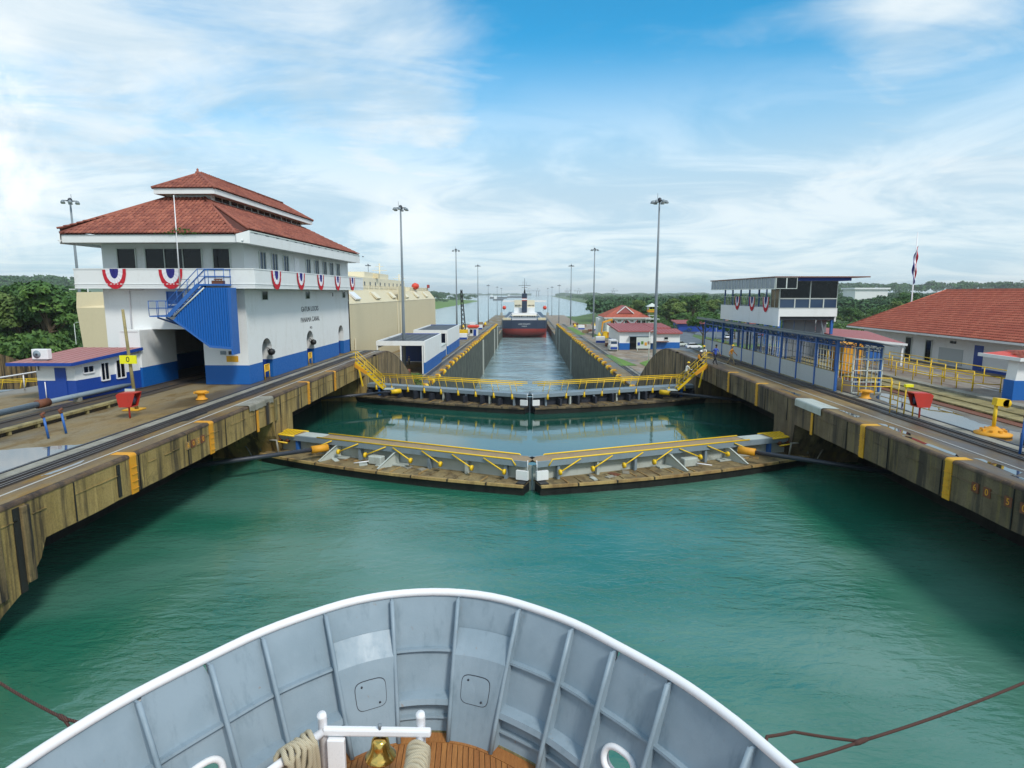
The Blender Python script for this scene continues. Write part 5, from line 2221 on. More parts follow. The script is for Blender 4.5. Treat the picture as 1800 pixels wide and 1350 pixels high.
b = MB()
b.tube([(RX - .12, 54.9, -1.25), (RX - .12, 54.9, 1.95)], .1, 8)
b.build('down_pipe', M['grey_steel'], rh)
bb_ = thing('black_bin', 'small black bin by the wall under the red roof', 'bin', (RX - .6, 50.7, -1.25))
MB().cbox((RX - .6, 50.7, -1.0), (.5, .5, .5)).build('bin_body', M['black'], bb_, bevel=.05)
MB().cbox((RX - .6, 50.7, -.72), (.38, .38, .07)).build('lid', M['black'], bb_)
# porch roof beside the pavilion
ph = thing('porch_roof', 'low pink sheet metal porch roof between pavilion and red house', 'porch', (31, 58, 0))
b = MB()
b.add([(28.8, 57.6, 2.5), (34.4, 56.2, 1.95), (36.1, 66, 2.5), (29.8, 68, 3.0)], [(0, 1, 2, 3)])
b.v += [(x, y, z - .1) for x, y, z in b.v[:4]]
b.f += [(7, 6, 5, 4), (0, 4, 5, 1), (1, 5, 6, 2), (2, 6, 7, 3), (3, 7, 4, 0)]
b.mi += [0] * 5
b.sm += [False] * 5
b.build('roof_sheet', M['red_roof'], ph)
b = MB()
b.beam((28.8, 57.58, 2.42), (34.4, 56.18, 1.87), .06, .2)
b.build('roof_edge', M['white'], ph)
for x, y in ((29.2, 57.9), (32.0, 57.3), (34.2, 56.6)):
    b = MB()
    b.box(x - .08, x + .08, y - .08, y + .08, -.1, 1.95 + (34.4 - x) * .08)
    b.build('post', M['white'], ph)
MB().box(29.6, 35.8, 65.6, 65.8, -.3, 2.4).build('back_wall', M['interior'], ph)
# small kiosk at the right edge
kk = thing('kiosk', 'small white and blue kiosk with orange tiled roof at the right edge', 'building', (30, 36, .3))
KZ = .0
MB().box(28.35, 29.1, 36.0, 36.8, KZ, 1.45).build('pillar_base', M['blue'], kk)
MB().prism([(28.42, 1.45), (29.1, 1.45), (29.1, 2.75), (28.55, 2.75)], 1, 36.02, 36.78).build('pillar', M['white'], kk)
MB().box(29.1, 33.2, 36.5, 36.7, KZ, 1.4).build('blue_base', M['blue'], kk)
MB().box(29.1, 29.35, 36.5, 36.7, 1.4, 2.75).build('wall', M['white'], kk)
MB().box(30.6, 33.2, 36.7, 38.3, KZ, 2.75).build('rear_room', M['interior'], kk)
window(kk, 'y', 36.5, 29.45, 31.6, 1.5, 2.5, -1, .07, (), depth=.06)
b = MB()
b.add([(28.25, 35.6, 2.78), (33.5, 35.6, 2.78), (33.5, 38.2, 3.0), (29.4, 38.2, 3.0), (28.25, 38.9, 2.78), (33.5, 38.9, 2.78)], [(0, 1, 2, 3), (4, 0, 3), (5, 4, 3, 2)])
rk = b.build('roof', M['orange'], kk)
tile_field('roof_tiles', M['tile'], rk, [(28.25, 35.6, 2.8), (33.5, 35.6, 2.8), (33.5, 38.2, 3.02), (29.4, 38.2, 3.02)], (1, 0, 0), .24, .36)
MB().box(28.2, 33.5, 35.55, 35.65, 2.62, 2.82).build('fascia', M['white'], kk)
MB().box(28.2, 28.3, 35.65, 38.9, 2.62, 2.82).build('fascia', M['white'], kk)

# flag pole
fp = thing('flag_pole', 'white flag pole with a limp red, white and blue flag', 'flag', (49.0, 80, 0))
b = MB()
b.tube([(49.0, 80, -3), (48.95, 80, 14.0)], [.11, .06], 8)
b.build('pole', M['white_clean'], fp)
for j, (x0, x1, m) in enumerate(((0.0, .30, 'bunt_red'), (.30, .52, 'bunt_white'), (.52, .8, 'bunt_blue'))):
    rows = []
    for i in range(13):
        z = 12.4 - i * .33
        sway = .12 * math.sin(i * .9)
        rows.append([(48.9 - t * (.45 + .25 * math.sin(i * .35)) * 1.0 + .25, 79.9 + .14 * math.sin(i * 1.1 + t * 9) + sway * .3, z - t * 1.3) for t in (x0, (x0 + x1) / 2, x1)])
    b = MB()
    b.grid(rows)
    b.build('flag_cloth', M[m], fp)
# cupola far behind
cu = thing('cupola', 'small white cupola with a pyramid roof behind the canopy', 'cupola', (42, 90, -4))
MB().box(41.4, 42.6, 89.4, 90.6, -6, 2.2).build('cupola_wall', M['white'], cu)
b = MB()
b.add([(41.0, 89, 2.2), (43.0, 89, 2.2), (43.0, 91, 2.2), (41.0, 91, 2.2), (42, 90, 3.1)], [(0, 1, 4), (1, 2, 4), (2, 3, 4), (3, 0, 4), (0, 1, 2, 3)])
b.build('cupola_roof', M['white'], cu)

# ================================================================== HIGH MASTS
def mast():
    root = thing('floodlight_mast', 'x', 'floodlight', (0, 0, 0), world=False)
    b = MB()
    b.tube([(0, 0, 0), (0, 0, 10), (0, 0, 20), (0, 0, 31)], [.36, .28, .21, .14], 10)
    b.build('pole', M['galv'], root, local=True)
    b = MB()
    b.lathe([(.62, 0), (.62, .05), (.4, .1), (.4, .5), (.36, .5)], (0, 0, 0), 12)
    b.build('base', M['galv'], root, local=True)
    b = MB()
    b.tube([(.62 * math.cos(a * math.pi / 8), .62 * math.sin(a * math.pi / 8), 30.6) for a in range(16)], .06, 6, closed=True)
    for a in range(4):
        c, s = math.cos(a * math.pi / 2), math.sin(a * math.pi / 2)
        b.beam((0, 0, 30.6), (.62 * c, .62 * s, 30.6), .06, .06)
    b.lathe([(.2, 30.3), (.34, 30.5), (.34, 30.9), (.15, 31.1)], (0, 0, 0), 10)
    b.build('head_ring', M['dark_steel'], root, local=True)
    for k in range(6):
        a = math.pi / 6 + k * math.pi / 3
        c, s = math.cos(a), math.sin(a)
        b = MB()
        b.beam((.55 * c, .55 * s, 30.6), (1.15 * c, 1.15 * s, 30.62), .08, .08)
        b.lathe([(.34, 30.15), (.36, 30.25), (.2, 30.55), (.1, 30.62)], (1.2 * c, 1.2 * s, 0), 10)
        l = b.build('lamp_head', M['galv'], root, local=True)
        b = MB()
        b.lathe([(.3, 30.12), (.3, 30.15)], (1.2 * c, 1.2 * s, 0), 10)
        b.build('lamp_glass', M['pale_metal'], l, local=True)
    b = MB()
    b.tube([(-.4, 0, 30.9), (-.4, 0, 31.8)], .03, 5)
    b.build('lightning_rod', M['dark_steel'], root, local=True)
    return root


mm = mast()
gm = 'floodlight masts lining the locks'
mlist = [
    (-23.5, 117.5, None, 'tall floodlight mast rising behind the nearer white shed left of the chamber'),
    (22.9, 110, None, 'tallest floodlight mast, standing behind the right curved wall'),
    (23.4, 216, None, 'floodlight mast at the lawn side of the chamber, second from the tallest'),
    (-24.6, 218, None, 'floodlight mast behind the lattice crane left of the chamber'),
    (22.9, 320, None, 'thin floodlight mast right of the freighter, third on its side'),
    (-25.0, 320, None, 'thin floodlight mast left of the freighter, third on its side'),
    (-31, 504, None, 'distant floodlight mast left of the ship on the lower level, nearest there'),
    (26.5, 504, None, 'distant floodlight mast right of the ship on the lower level, nearest there'),
    (-31, 657, None, 'farther distant floodlight mast left of the freighter funnel'),
    (27, 657, None, 'farther distant floodlight mast right of the freighter funnel'),
    (-32, 795, None, 'farthest floodlight mast on the left, close to the funnel'),
    (27.5, 795, None, 'farthest floodlight mast on the right, close to the funnel'),
    (-79, 108, None, 'floodlight mast left of the control house roof'),
    (-80, 314, None, 'small floodlight mast above the cream car carrier'),
]
for i, (x, y, z, lab) in enumerate(mlist):
    z = zq(y) if y < 690 else -18.5
    if i == 0:
        mm.location = (x, y, z)
        mm['label'] = lab
        mm['group'] = gm
    else:
        dup(mm, (x, y, z), i * .4, lab, gm)
for x, y in ((-32, 795), (27.5, 795)):
    b = MB()
    b.tube([(x, y, -30), (x, y, -18.4)], 1.6, 10)
    tag(b.build('mooring_dolphin', M['conc_grey']), 'round concrete dolphin under the farthest %s mast' % ('left' if x < 0 else 'right'), 'dolphin')

# ================================================================== LOWER YARD, LEFT
def shed(x0, x1, y0, y1, z, h, label):
    """open sided white shed with a flat roof and a blue base"""
    s = thing('open_shed', label, 'shed', ((x0 + x1) / 2, (y0 + y1) / 2, z))
    MB().box(x1 - .3, x1, y0, y1, z + 2.2, z + h).build('end_wall', M['white'], s)
    for k in range(5):
        ya = y0 + (y1 - y0) * k / 5
        MB().box(x1 - .3, x1 + .02, ya, ya + (y1 - y0) / 5 - .25, z, z + 2.2).build('blue_panel', M['blue'], s)
    MB().box(x0, x1 - .3, y0, y0 + .3, z + h - .85, z + h).build('front_fascia', M['white'], s)
    MB().box(x0, x0 + .3, y0 + .3, y1, z + h - 1.3, z + h).build('side_fascia', M['white'], s)
    MB().box(x0 + .3, x1 - .3, y1 - .3, y1, z, z + h).build('rear_wall', M['blue_dark'], s)
    MB().box(x0 + .2, x1 - .2, y0 + .2, y1, z + h - .35, z + h - .25).build('roof', M['grey_tarp'], s)
    for k in range(5):
        xx = x0 + .8 + k * (x1 - x0 - 1.4) / 5
        MB().box(xx, xx + (x1 - x0) / 6.5, y0 + 1, y1 - 1, z + h - .24, z + h - .1).build('roof_panel', M['dark_steel'], s)
    for x in (x0 + .2, (x0 + x1) / 2, x1 - .5):
        b = MB()
        b.box(x - .12, x + .12, y0 + .05, y0 + .25, z, z + h - .85)
        b.build('post', M['white'], s)
    return s


zA = zq(125)
shed(-27.8, -18.7, 113, 135, zA, 6.2, 'nearer open white shed with blue base on the lower centre quay')
shed(-28.2, -19.6, 153, 180, zq(165), 6.2, 'farther open white shed with blue base near the lattice crane')
s = thing('blue_store', 'low blue and white store between the two open sheds', 'shed', (-21, 144, zA))
MB().box(-21.6, -19.4, 139, 148, zA, zA + 1.6).build('blue_base', M['blue'], s)
MB().box(-21.6, -19.4, 139, 148, zA + 1.6, zA + 2.9).build('wall', M['white'], s)
MB().box(-21.8, -19.2, 138.8, 148.2, zA + 2.9, zA + 3.05).build('roof', M['pale_metal'], s)
# lattice crane
cr = thing('lattice_crane', 'dark lattice crane jib on a yellow undercarriage on the centre quay', 'crane', (-24, 222, zq(222)))
z0 = zq(222)
b = MB()
for dx, dy in ((-.7, -.7), (.7, -.7), (-.7, .7), (.7, .7)):
    b.beam((-22.6 + dx, 222 + dy, z0 + 2.5), (-23.3 + dx * .35, 222 + dy * .35, z0 + 17), .2, .2)
for k in range(9):
    t0, t1 = k / 9, (k + 1) / 9
    for d in (-1, 1):
        def q(t, u, v):
            w = .7 * (1 - t * .65)
            return (-22.6 - .7 * t + u * w, 222 + v * w, z0 + 2.5 + 14.5 * t)
        b.beam(q(t0, -d, -1), q(t1, d, -1), .12, .12)
        b.beam(q(t0, -1, d), q(t1, 1, d), .12, .12)
        b.beam(q(t0, 1, d), q(t1, -1, -d), .12, .12)
b.build('jib', M['black'], cr)
b = MB()
b.box(-24.2, -21.2, 220, 224, z0 + .9, z0 + 2.8)
b.build('cab', M['yellow'], cr, bevel=.1)
for x in (-24.0, -21.8):
    b = MB()
    b.box(x - .4, x + .4, 219.6, 224.4, z0, z0 + .95)
    b.build('crawler_track', M['black'], cr, bevel=.2)
h = thing('guard_hut', 'small white hut with orange roof on the centre quay', 'hut', (-19.5, 232, zq(232)))
z0 = zq(232)
MB().box(-21.8, -18.4, 231, 236, z0, z0 + 3.0).build('wall', M['white'], h)
window(h, 'y', 231, -21.2, -20.2, z0 + 1.0, z0 + 2.4, -1, .08, (), depth=.06)
MB().box(-19.9, -18.8, 230.95, 231, z0 + .05, z0 + 2.4).build('door', M['blue_dark'], h)
MB().box(-22.2, -18.0, 230.5, 236.4, z0 + 3.0, z0 + 3.9).build('roof', M['orange'], h, bevel=.3)
# clutter on the lower quays: crates, drums, heaps
rr = random.Random(11)
kinds = [('storage_crate', 'crate', 'tan_timber'), ('steel_drum', 'drum', 'rust'), ('tool_container', 'container', 'white'), ('yellow_buoy', 'buoy', 'yellow')]
spots = [(-24.5, 141), (-22.8, 112), (-26, 189), (-22.2, 192), (-24.2, 200), (-27.5, 206), (-21.7, 211), (-29.5, 216), (-26.8, 228), (-20.9, 246), (-24.5, 252), (-28, 243), (-22.2, 262), (-26.4, 270), (-21.4, 281), (-29, 283), (-24.7, 292), (-22, 303), (-27.2, 312), (-21.5, 322), (-24.6, 333),
         (24.5, 180), (23.5, 196), (26.2, 222), (23.9, 250), (27.5, 262), (25, 281), (23.6, 300), (28.7, 308), (26.2, 329), (31, 272), (33, 300), (36, 330)]
where = {}
for i, (x, y) in enumerate(spots):
    nm, cat, m = kinds[i % 4]
    z = zq(y)
    side = 'shed side' if x < 0 else 'lawn side'
    tone = {'tan_timber': 'tan', 'rust': 'rusty', 'white': 'white', 'yellow': 'yellow'}[m]
    grp = '%s items lying about the %s of the lower quays' % (tone, side)
    where[(nm, side)] = where.get((nm, side), 0) + 1
    nth = ('nearest', 'second nearest', 'third nearest', 'fourth nearest', 'fifth nearest', 'sixth nearest', 'seventh nearest', 'eighth nearest')[where[(nm, side)] - 1]
    t = thing(nm, '%s small %s %s lying on the lower quay, %s' % (nth, tone, cat, side), cat, (x, y, z), 0, grp)
    b = MB()
    if cat == 'drum':
        for k in range(3):
            b.lathe([(.45, 0), (.48, .5), (.45, 1.0)], (x + k * 1.0 - 1, y + (k % 2) * .5, z), 10)
        b.build('drum_body', M[m], t)
    elif cat == 'buoy':
        b.lathe([(.1, 0), (.7, .4), (.75, .9), (.3, 1.5), (.12, 1.9)], (x, y, z), 12)
        b.build('buoy_body', M[m], t)
    elif cat == 'crate':
        for k in range(5):
            b.box(x - 1.2, x + 1.2, y - .9, y + .9, z + .02 + k * .26, z + .24 + k * .26)
        b.build('slat', M[m], t)
    else:
        b.box(x - 1.4, x + 1.4, y - 1, y + 1, z, z + 2.0)
        b.build('container_body', M[m], t, bevel=.05)
        MB().box(x - 1.42, x + 1.42, y - 1.02, y - .98, z, z + .7).build('blue_stripe', M['blue_dark'], t)

# yellow fenders along the chamber edges
fr_ = thing('edge_fender', 'x', 'fender', (0, 0, 0), world=False)
b = MB()
b.lathe([(.1, -.62), (.36, -.6), (.42, -.3), (.42, .3), (.36, .6), (.1, .62)], (0, 0, 0), 10)
b.v = [(x, z, y) for x, y, z in b.v]
b.build('roller', M['yellow'], fr_, local=True)
b = MB()
b.box(-.12, .75, -.75, -.62, -.55, .4)
b.box(-.12, .75, .62, .75, -.55, .4)
b.box(.35, .8, -.75, .75, -.3, .3)
b.build('bracket', M['yellow_worn'], fr_, local=True)
k = 0
gf = {-1: 'yellow roller fenders along the chamber edge on the shed side', 1: 'yellow roller fenders along the chamber edge on the lawn side'}
for s, xf in ((-1, XL), (1, XR)):
    for y in [97 + 7.2 * i for i in range(34)]:
        q_ = int(round((y - 97) / 7.2))
        nth = ('first', 'second', 'third', 'fourth', 'fifth', 'sixth', 'seventh', 'eighth', 'ninth', 'tenth', 'eleventh', 'twelfth')
        sd_ = 'shed side' if s < 0 else 'lawn side'
        lab = '%s yellow roller fender from the near gate, %s of the chamber' % (nth[q_], sd_) if q_ < 12 else 'distant yellow roller fender on the chamber edge, %s' % sd_
        loc = (xf - s * .05, y, zq(y, 71) - .12 + .1 * math.sin(y))
        if k == 0:
            fr_.location = loc
            fr_.rotation_euler = (0, 0, math.pi)
            fr_['label'], fr_['group'] = lab, gf[s]
        else:
            dup(fr_, loc, math.pi if s < 0 else 0.0, lab, gf[s], .8 + .35 * random.random())
        k += 1

# ================================================================== LOWER YARD, RIGHT
z0 = zq(175, 73)
wk = thing('locomotive_shed', 'white workshop with red roofs and blue base beside the chamber', 'building', (33, 178, z0))
MB().box(25.4, 35.0, 168, 190, z0 + 1.9, z0 + 5.1).build('wall', M['white'], wk)
MB().box(25.4, 28.2, 167.98, 190, z0, z0 + 1.9).build('blue_base', M['blue'], wk)
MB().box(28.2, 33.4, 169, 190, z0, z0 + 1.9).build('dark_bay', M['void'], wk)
MB().box(28.2, 33.2, 167.9, 168, z0 + 1.9, z0 + 3.7).build('bay_shade_panel', M['void'], wk)
MB().box(28.0, 33.6, 166.9, 168, z0 + 3.72, z0 + 3.9).build('bay_hood', M['grey_steel'], wk)
for k in range(6):
    MB().box(25.38, 25.44, 168.4 + k * 3.6, 171.2 + k * 3.6, z0 + .2, z0 + 2.0).build('door', M['blue_steel'], wk)
MB().box(33.4, 42.5, 171, 188, z0 + 1.9, z0 + 4.4).build('wall', M['white'], wk)
MB().box(33.4, 42.5, 170.98, 188, z0, z0 + 1.9).build('blue_base', M['blue'], wk)
MB().box(36.2, 37.4, 170.9, 171, z0, z0 + 2.1).build('door', M['blue_steel'], wk)
MB().box(34.6, 39.2, 169.6, 171, z0 + 2.1, z0 + 2.25).build('door_hood', M['brown_fascia'], wk)
window(wk, 'y', 171, 38.2, 39.2, z0 + 2.7, z0 + 3.3, -1, .08, (), depth=.06)


def low_roof(parent, x0, x1, y0, y1, za, zb, name='roof'):
    b = MB()
    b.add([(x0, y0, za), (x1, y0, za), (x1, y1, zb), (x0, y1, zb)] + [(x0, y0, za - .35), (x1, y0, za - .35), (x1, y1, zb - .35), (x0, y1, zb - .35)],
          [(0, 1, 2, 3), (7, 6, 5, 4), (0, 4, 5, 1), (1, 5, 6, 2), (2, 6, 7, 3), (3, 7, 4, 0)])
    r = b.build(name, M['red_roof'], parent)
    n = int((x1 - x0) / .9)
    b = MB()
    for k in range(n + 1):
        x = x0 + (x1 - x0) * k / n
        b.beam((x, y0, za + .05), (x, y1, zb + .05), .1, .1)
    b.build('roof_seams', M['red_roof'], r, kind='stuff')


low_roof(wk, 24.8, 35.4, 167.2, 191, z0 + 5.3, z0 + 6.2)
low_roof(wk, 31.2, 41.5, 178, 192, z0 + 5.6, z0 + 6.2)
MB().box(31.4, 41.3, 178.2, 190, z0 + 4.4, z0 + 5.3).build('upper_wall', M['white'], wk)
low_roof(wk, 33.0, 43.0, 170.2, 178, z0 + 4.6, z0 + 5.3)
# two storey house behind
z0 = zq(232, 73)
h2 = thing('office_house', 'two storey white house with red hipped roof behind the workshop', 'building', (35, 232, z0))
MB().box(29.4, 43.8, 226, 244, z0, -2.3).build('wall', M['white'], h2)
hip_roof(h2, 28.2, 45.0, 224.5, 245.5, -2.3, 8.2, 1.75, M['red_roof'], M['tile_red'], .5, .6, .08)
MB().box(28.2, 45.0, 224.5, 245.5, -2.62, -2.32).build('eaves', M['white'], h2)
b = MB()
b.add([(33.0, 226.5, -.9), (39.2, 226.5, -.9), (36.1, 226.5, 1.6), (33.0, 232.5, -.4), (39.2, 232.5, -.4), (36.1, 232.5, 2.1)], [(0, 2, 5, 3), (2, 1, 4, 5), (0, 1, 2)])
b.build('gable', M['red_roof'], h2)
b = MB()
b.beam((33.0, 226.4, -.9), (36.1, 226.4, 1.65), .2, .3)
b.beam((39.2, 226.4, -.9), (36.1, 226.4, 1.65), .2, .3)
b.build('barge_board', M['white'], h2)
for x in (30.8, 33.4, 36.0, 37.8, 40.4, 42.2):
    window(h2, 'y', 226, x, x + 1.2, -4.5, -3.4, -1, .08, (.5,), depth=.08)
    window(h2, 'y', 226, x + .3, x + 1.0, -6.2, -5.5, -1, .08, (), depth=.08)
for k, x in enumerate((33.9, 38.6)):
    t = thing('bunting_swag', 'red and white bunting swag on the white office house, %s of two' % ('left' if k == 0 else 'right'), 'bunting', (x, 225.9, -3.2))
    for j, (m, dz, nm) in enumerate((('bunt_red', 0, 'red_band'), ('bunt_white', .5, 'white_band'))):
        b = MB()
        b.grid([[(x - 2.0 + 4.0 * i / 12, 225.85 - j * .03, -3.1 + dz * .8 - 1.5 * (1 - ((i - 6) / 6) ** 2) + q) for q in (-.35, .35)] for i in range(13)])
        b.build(nm, M[m], t)
MB().box(27.2, 29.3, 233, 243, z0, -2.9).build('side_wing', M['white'], h2)
# watch tower
z0 = zq(215, 73)
w = thing('watch_tower', 'small yellow and white watch tower right of the red roofed house', 'tower', (47.5, 226, z0))
tx, ty = 45.6, 226
for dx in (-1.1, 1.1):
    for dy in (-1.1, 1.1):
        b = MB()
        b.beam((tx + dx * 1.5, ty + dy * 1.5, z0), (tx + dx, ty + dy, -.3), .2, .2)
        b.build('leg', M['galv'], w)
for k in range(3):
    b = MB()
    za = z0 + k * 2.6
    b.beam((tx - 1.5, ty - 1.5, za), (tx + 1.3, ty - 1.4, za + 2.4), .12, .12)
    b.beam((tx + 1.5, ty - 1.5, za), (tx - 1.3, ty - 1.4, za + 2.4), .12, .12)
    b.box(tx - 1.5, tx + 1.5, ty - 1.5, ty - 1.3, za + 2.4, za + 2.6)
    b.build('lattice_panel', M['pale_metal'], w)
MB().box(tx - 2.6, tx + 2.6, ty - 2, ty + 2, z0 + 6.3, z0 + 6.5).build('platform', M['pale_metal'], w)
MB().box(tx - 1.5, tx + 1.5, ty - 1.5, ty + 1.5, -.4, .5).build('cabin', M['amber'], w)
window(w, 'y', ty - 1.5, tx - 1.2, tx + 1.2, .6, 1.5, -1, .1, (.5,), depth=.08, mat=M['sign_yellow'])
MB().box(tx - 1.4, tx + 1.4, ty - 1.4, ty + 1.4, .5, 1.6).build('glazing', M['glass_blue'], w)
b = MB()
b.add([(tx - 2, ty - 2, 1.6), (tx + 2, ty - 2, 1.6), (tx + 2, ty + 2, 1.6), (tx - 2, ty + 2, 1.6), (tx, ty, 2.9)], [(0, 1, 4), (1, 2, 4), (2, 3, 4), (3, 0, 4), (0, 1, 2, 3)])
b.build('tower_roof', M['pale_metal'], w)
# yellow excavator
z0 = zq(205, 73)
ex = thing('yellow_crane', 'yellow lattice boom crane standing left of the workshop', 'crane', (27, 205, z0))
for x in (25.6, 28.2):
    b = MB()
    b.box(x - .4, x + .4, 203, 207.4, z0, z0 + .9)
    b.build('crawler_track', M['black'], ex, bevel=.2)
b = MB()
b.box(25.4, 28.6, 203.4, 207, z0 + 1.0, z0 + 2.8)
b.build('engine_house', M['amber'], ex, bevel=.15)
b = MB()
b.box(25.3, 26.6, 202.6, 203.6, z0 + 1.0, z0 + 3.2)
b.build('cab', M['yellow'], ex, bevel=.1)
b = MB()
b.beam((28.2, 203.4, z0 + 2.2), (27.6, 200, z0 + 7.2), .5, .6)
b.beam((27.6, 200, z0 + 7.2), (24.4, 197.5, z0 + 6.4), .4, .5)
b.beam((24.4, 197.5, z0 + 6.4), (24.0, 197.2, z0 + 3.2), .3, .35)
b.build('boom', M['amber'], ex)
# small white and blue locomotive on the right lower track
def mule(x, y, label):
    z = zq(y)
    m = thing('towing_locomotive', label, 'locomotive', (x, y, z))
    MB().box(x - 1.1, x + 1.1, y - 2.2, y + 2.2, z + .35, z + 1.5).build('body', M['pale_metal'], m, bevel=.1)
    for dy in (-1.5, 1.5):
        MB().box(x - .95, x + .95, y + dy - .7, y + dy + .7, z + 1.5, z + 2.9).build('cab', M['white_clean'], m, bevel=.08)
        MB().box(x - .8, x + .8, y + dy - .72, y + dy - .68, z + 2.0, z + 2.7).build('cab_window', M['glass_blue'], m)
        MB().box(x - 1.0, x + 1.0, y + dy - .8, y + dy + .8, z + 2.9, z + 3.0).build('cab_roof', M['white_clean'], m)
    MB().box(x - .9, x + .9, y - 2.3, y - 2.2, z + .6, z + 1.2).build('front_panel', M['blue_dark'], m)
    for dy in (-1.4, 1.4):
        for dx in (-.8, .8):
            b = MB()
            b.tube([(x + dx - .08, y + dy, z + .4), (x + dx + .08, y + dy, z + .4)], .38, 12)
            b.build('wheel', M['black'], m)
    return m


mule(23.2, 165, 'white towing locomotive on the lawn side track')
mule(-25.4, 206, 'white towing locomotive on the centre quay by the crane')
# sign board and lamp post near the lawn
sb = thing('notice_board', 'pale notice board with pictures before the workshop', 'board', (30.6, 160, zq(160, 73)))
z0 = zq(160, 73)
MB().box(28.6, 32.2, 160, 160.15, z0 + 1.0, z0 + 3.9).build('board', M['pale_metal'], sb)
for k, (x, m) in enumerate(((28.9, 'blue_dark'), (29.8, 'grass'), (30.7, 'amber'), (31.5, 'rust'))):
    MB().box(x, x + .6, 159.94, 160, z0 + 1.8 + .3 * (k % 2), z0 + 2.6 + .3 * (k % 2)).build('picture', M[m], sb)
for x in (28.9, 31.9):
    b = MB()
    b.tube([(x, 160.1, z0), (x, 160.1, z0 + 1.1)], .08, 6)
    b.build('leg', M['pale_metal'], sb)
MB().box(28.4, 32.4, 159.8, 160.3, z0, z0 + .3).build('plinth', M['conc_grey'], sb)
for x, y, hh, lab in ((25.5, 128, 7, 'pale lamp post on the lawn before the workshop'), (60, 196, 9, 'street lamp beside the round tree'), (70, 205, 9, 'street lamp by the car park'), (-88, 118, 9, 'street lamp before the left forest'), (-78, 130, 10, 'utility pole at the left forest edge')):
    z0 = zq(y, 73)
    lp = thing('street_lamp', lab, 'street lamp', (x, y, z0))
    b = MB()
    b.tube([(x, y, z0), (x, y, z0 + hh)], [.09, .06], 6)
    b.build('pole', M['pale_metal'], lp)
    b = MB()
    b.tube([(x, y, z0 + hh), (x + .5, y, z0 + hh + .25), (x + 1.1, y, z0 + hh + .3)], .05, 6)
    b.build('arm', M['pale_metal'], lp)
    b = MB()
    b.cbox((x + 1.3, y, z0 + hh + .28), (.6, .25, .12))
    b.build('lamp_head', M['galv'], lp)


def car(name, label, mat, x, y, z, rz):
    c = thing(name, label, 'car', (x, y, z), rz, world=False)
    b = MB()
    pr = [(-2.1, .35), (-2.12, .75), (-1.9, .95), (-1.1, 1.02), (.9, 1.02), (1.9, .9), (2.1, .7), (2.1, .35)]
    b.prism(pr, 1, -.85, .85)
    b.build('body', mat, c, local=True, bevel=.06)
    b = MB()
    b.prism([(-1.7, 1.0), (-1.2, 1.5), (.35, 1.52), (1.15, 1.0)], 1, -.76, .76)
    b.build('cabin_glass', M['glass'], c, local=True)
    b = MB()
    b.prism([(-1.25, 1.47), (-1.15, 1.54), (.3, 1.56), (.42, 1.49)], 1, -.72, .72)
    b.build('roof', mat, c, local=True)
    for px in (-1.3, 1.3):
        for s in (-1, 1):
            b = MB()
            b.tube([(px, s * .68, .32), (px, s * .88, .32)], .32, 12)
            w_ = b.build('wheel', M['black'], c, local=True)
            b = MB()
            b.tube([(px, s * .87, .32), (px, s * .9, .32)], .17, 10)
            b.build('rim', M['galv'], w_, local=True)
    for s in (-.6, .6):
        b = MB()
        b.cbox((2.1, s, .68), (.05, .3, .14))
        b.build('headlight', M['pale_metal'], c, local=True)
    return c


car('parked_car', 'white car parked beside the workshop, nearer of two', M['white_clean'], 46.6, 172, zland(46, 172) + .05, .1)
car('parked_car', 'pale car behind the white car at the workshop', M['pale_metal'], 44.8, 180, zland(45, 180) + .05, .3)
rr = random.Random(5)
for k, (m, tone) in enumerate((('white_clean', 'white'), ('galv', 'grey'), ('blue_steel', 'dark blue'), ('red_paint', 'red'), ('pale_metal', 'silver'))):
    car('parked_car', '%s car in the small car park by the forest' % tone, M[m], 70 + k * 5.2, 216 + (k % 2) * 12, zland(75, 220) + .08, 1.45 + .1 * k)
bl = thing('long_white_shed', 'long flat white shed at the far edge of the car park', 'shed', (80, 262, zland(80, 262)))
z0 = zland(80, 262)
MB().box(64, 96, 262, 270, z0, z0 + 3.4).build('wall', M['blue_dark'], bl)
low_roof(bl, 63, 97, 261, 271, z0 + 3.7, z0 + 4.6)
wh = thing('warehouse', 'long pale warehouse roof showing above the forest behind the pavilion', 'building', (438, 815, 0))
MB().box(418, 459, 800, 830, -12, 11).build('wall', M['white'], wh)
MB().box(416, 461, 798, 832, 11, 13).build('roof', M['white_clean'], wh)
railing('yellow rail beside the cars at the top of the right ramp', [(21.6, 84, zq(84, 73)), (24, 92, zq(92, 73)), (25, 99, zq(99, 73))], 1.1, (.6,), 2.4)
railing('second yellow rail behind the workers on the right quay', [(21.9, 74.5, -.1), (24.5, 76, -.2), (27, 77, -.2)], 1.1, (.6,), 1.8)

# ================================================================== SHIPS
def slab_hull(pts, z0, z1, mb, flare=1.0):
    mb.prism(pts, 2, z0, z1)


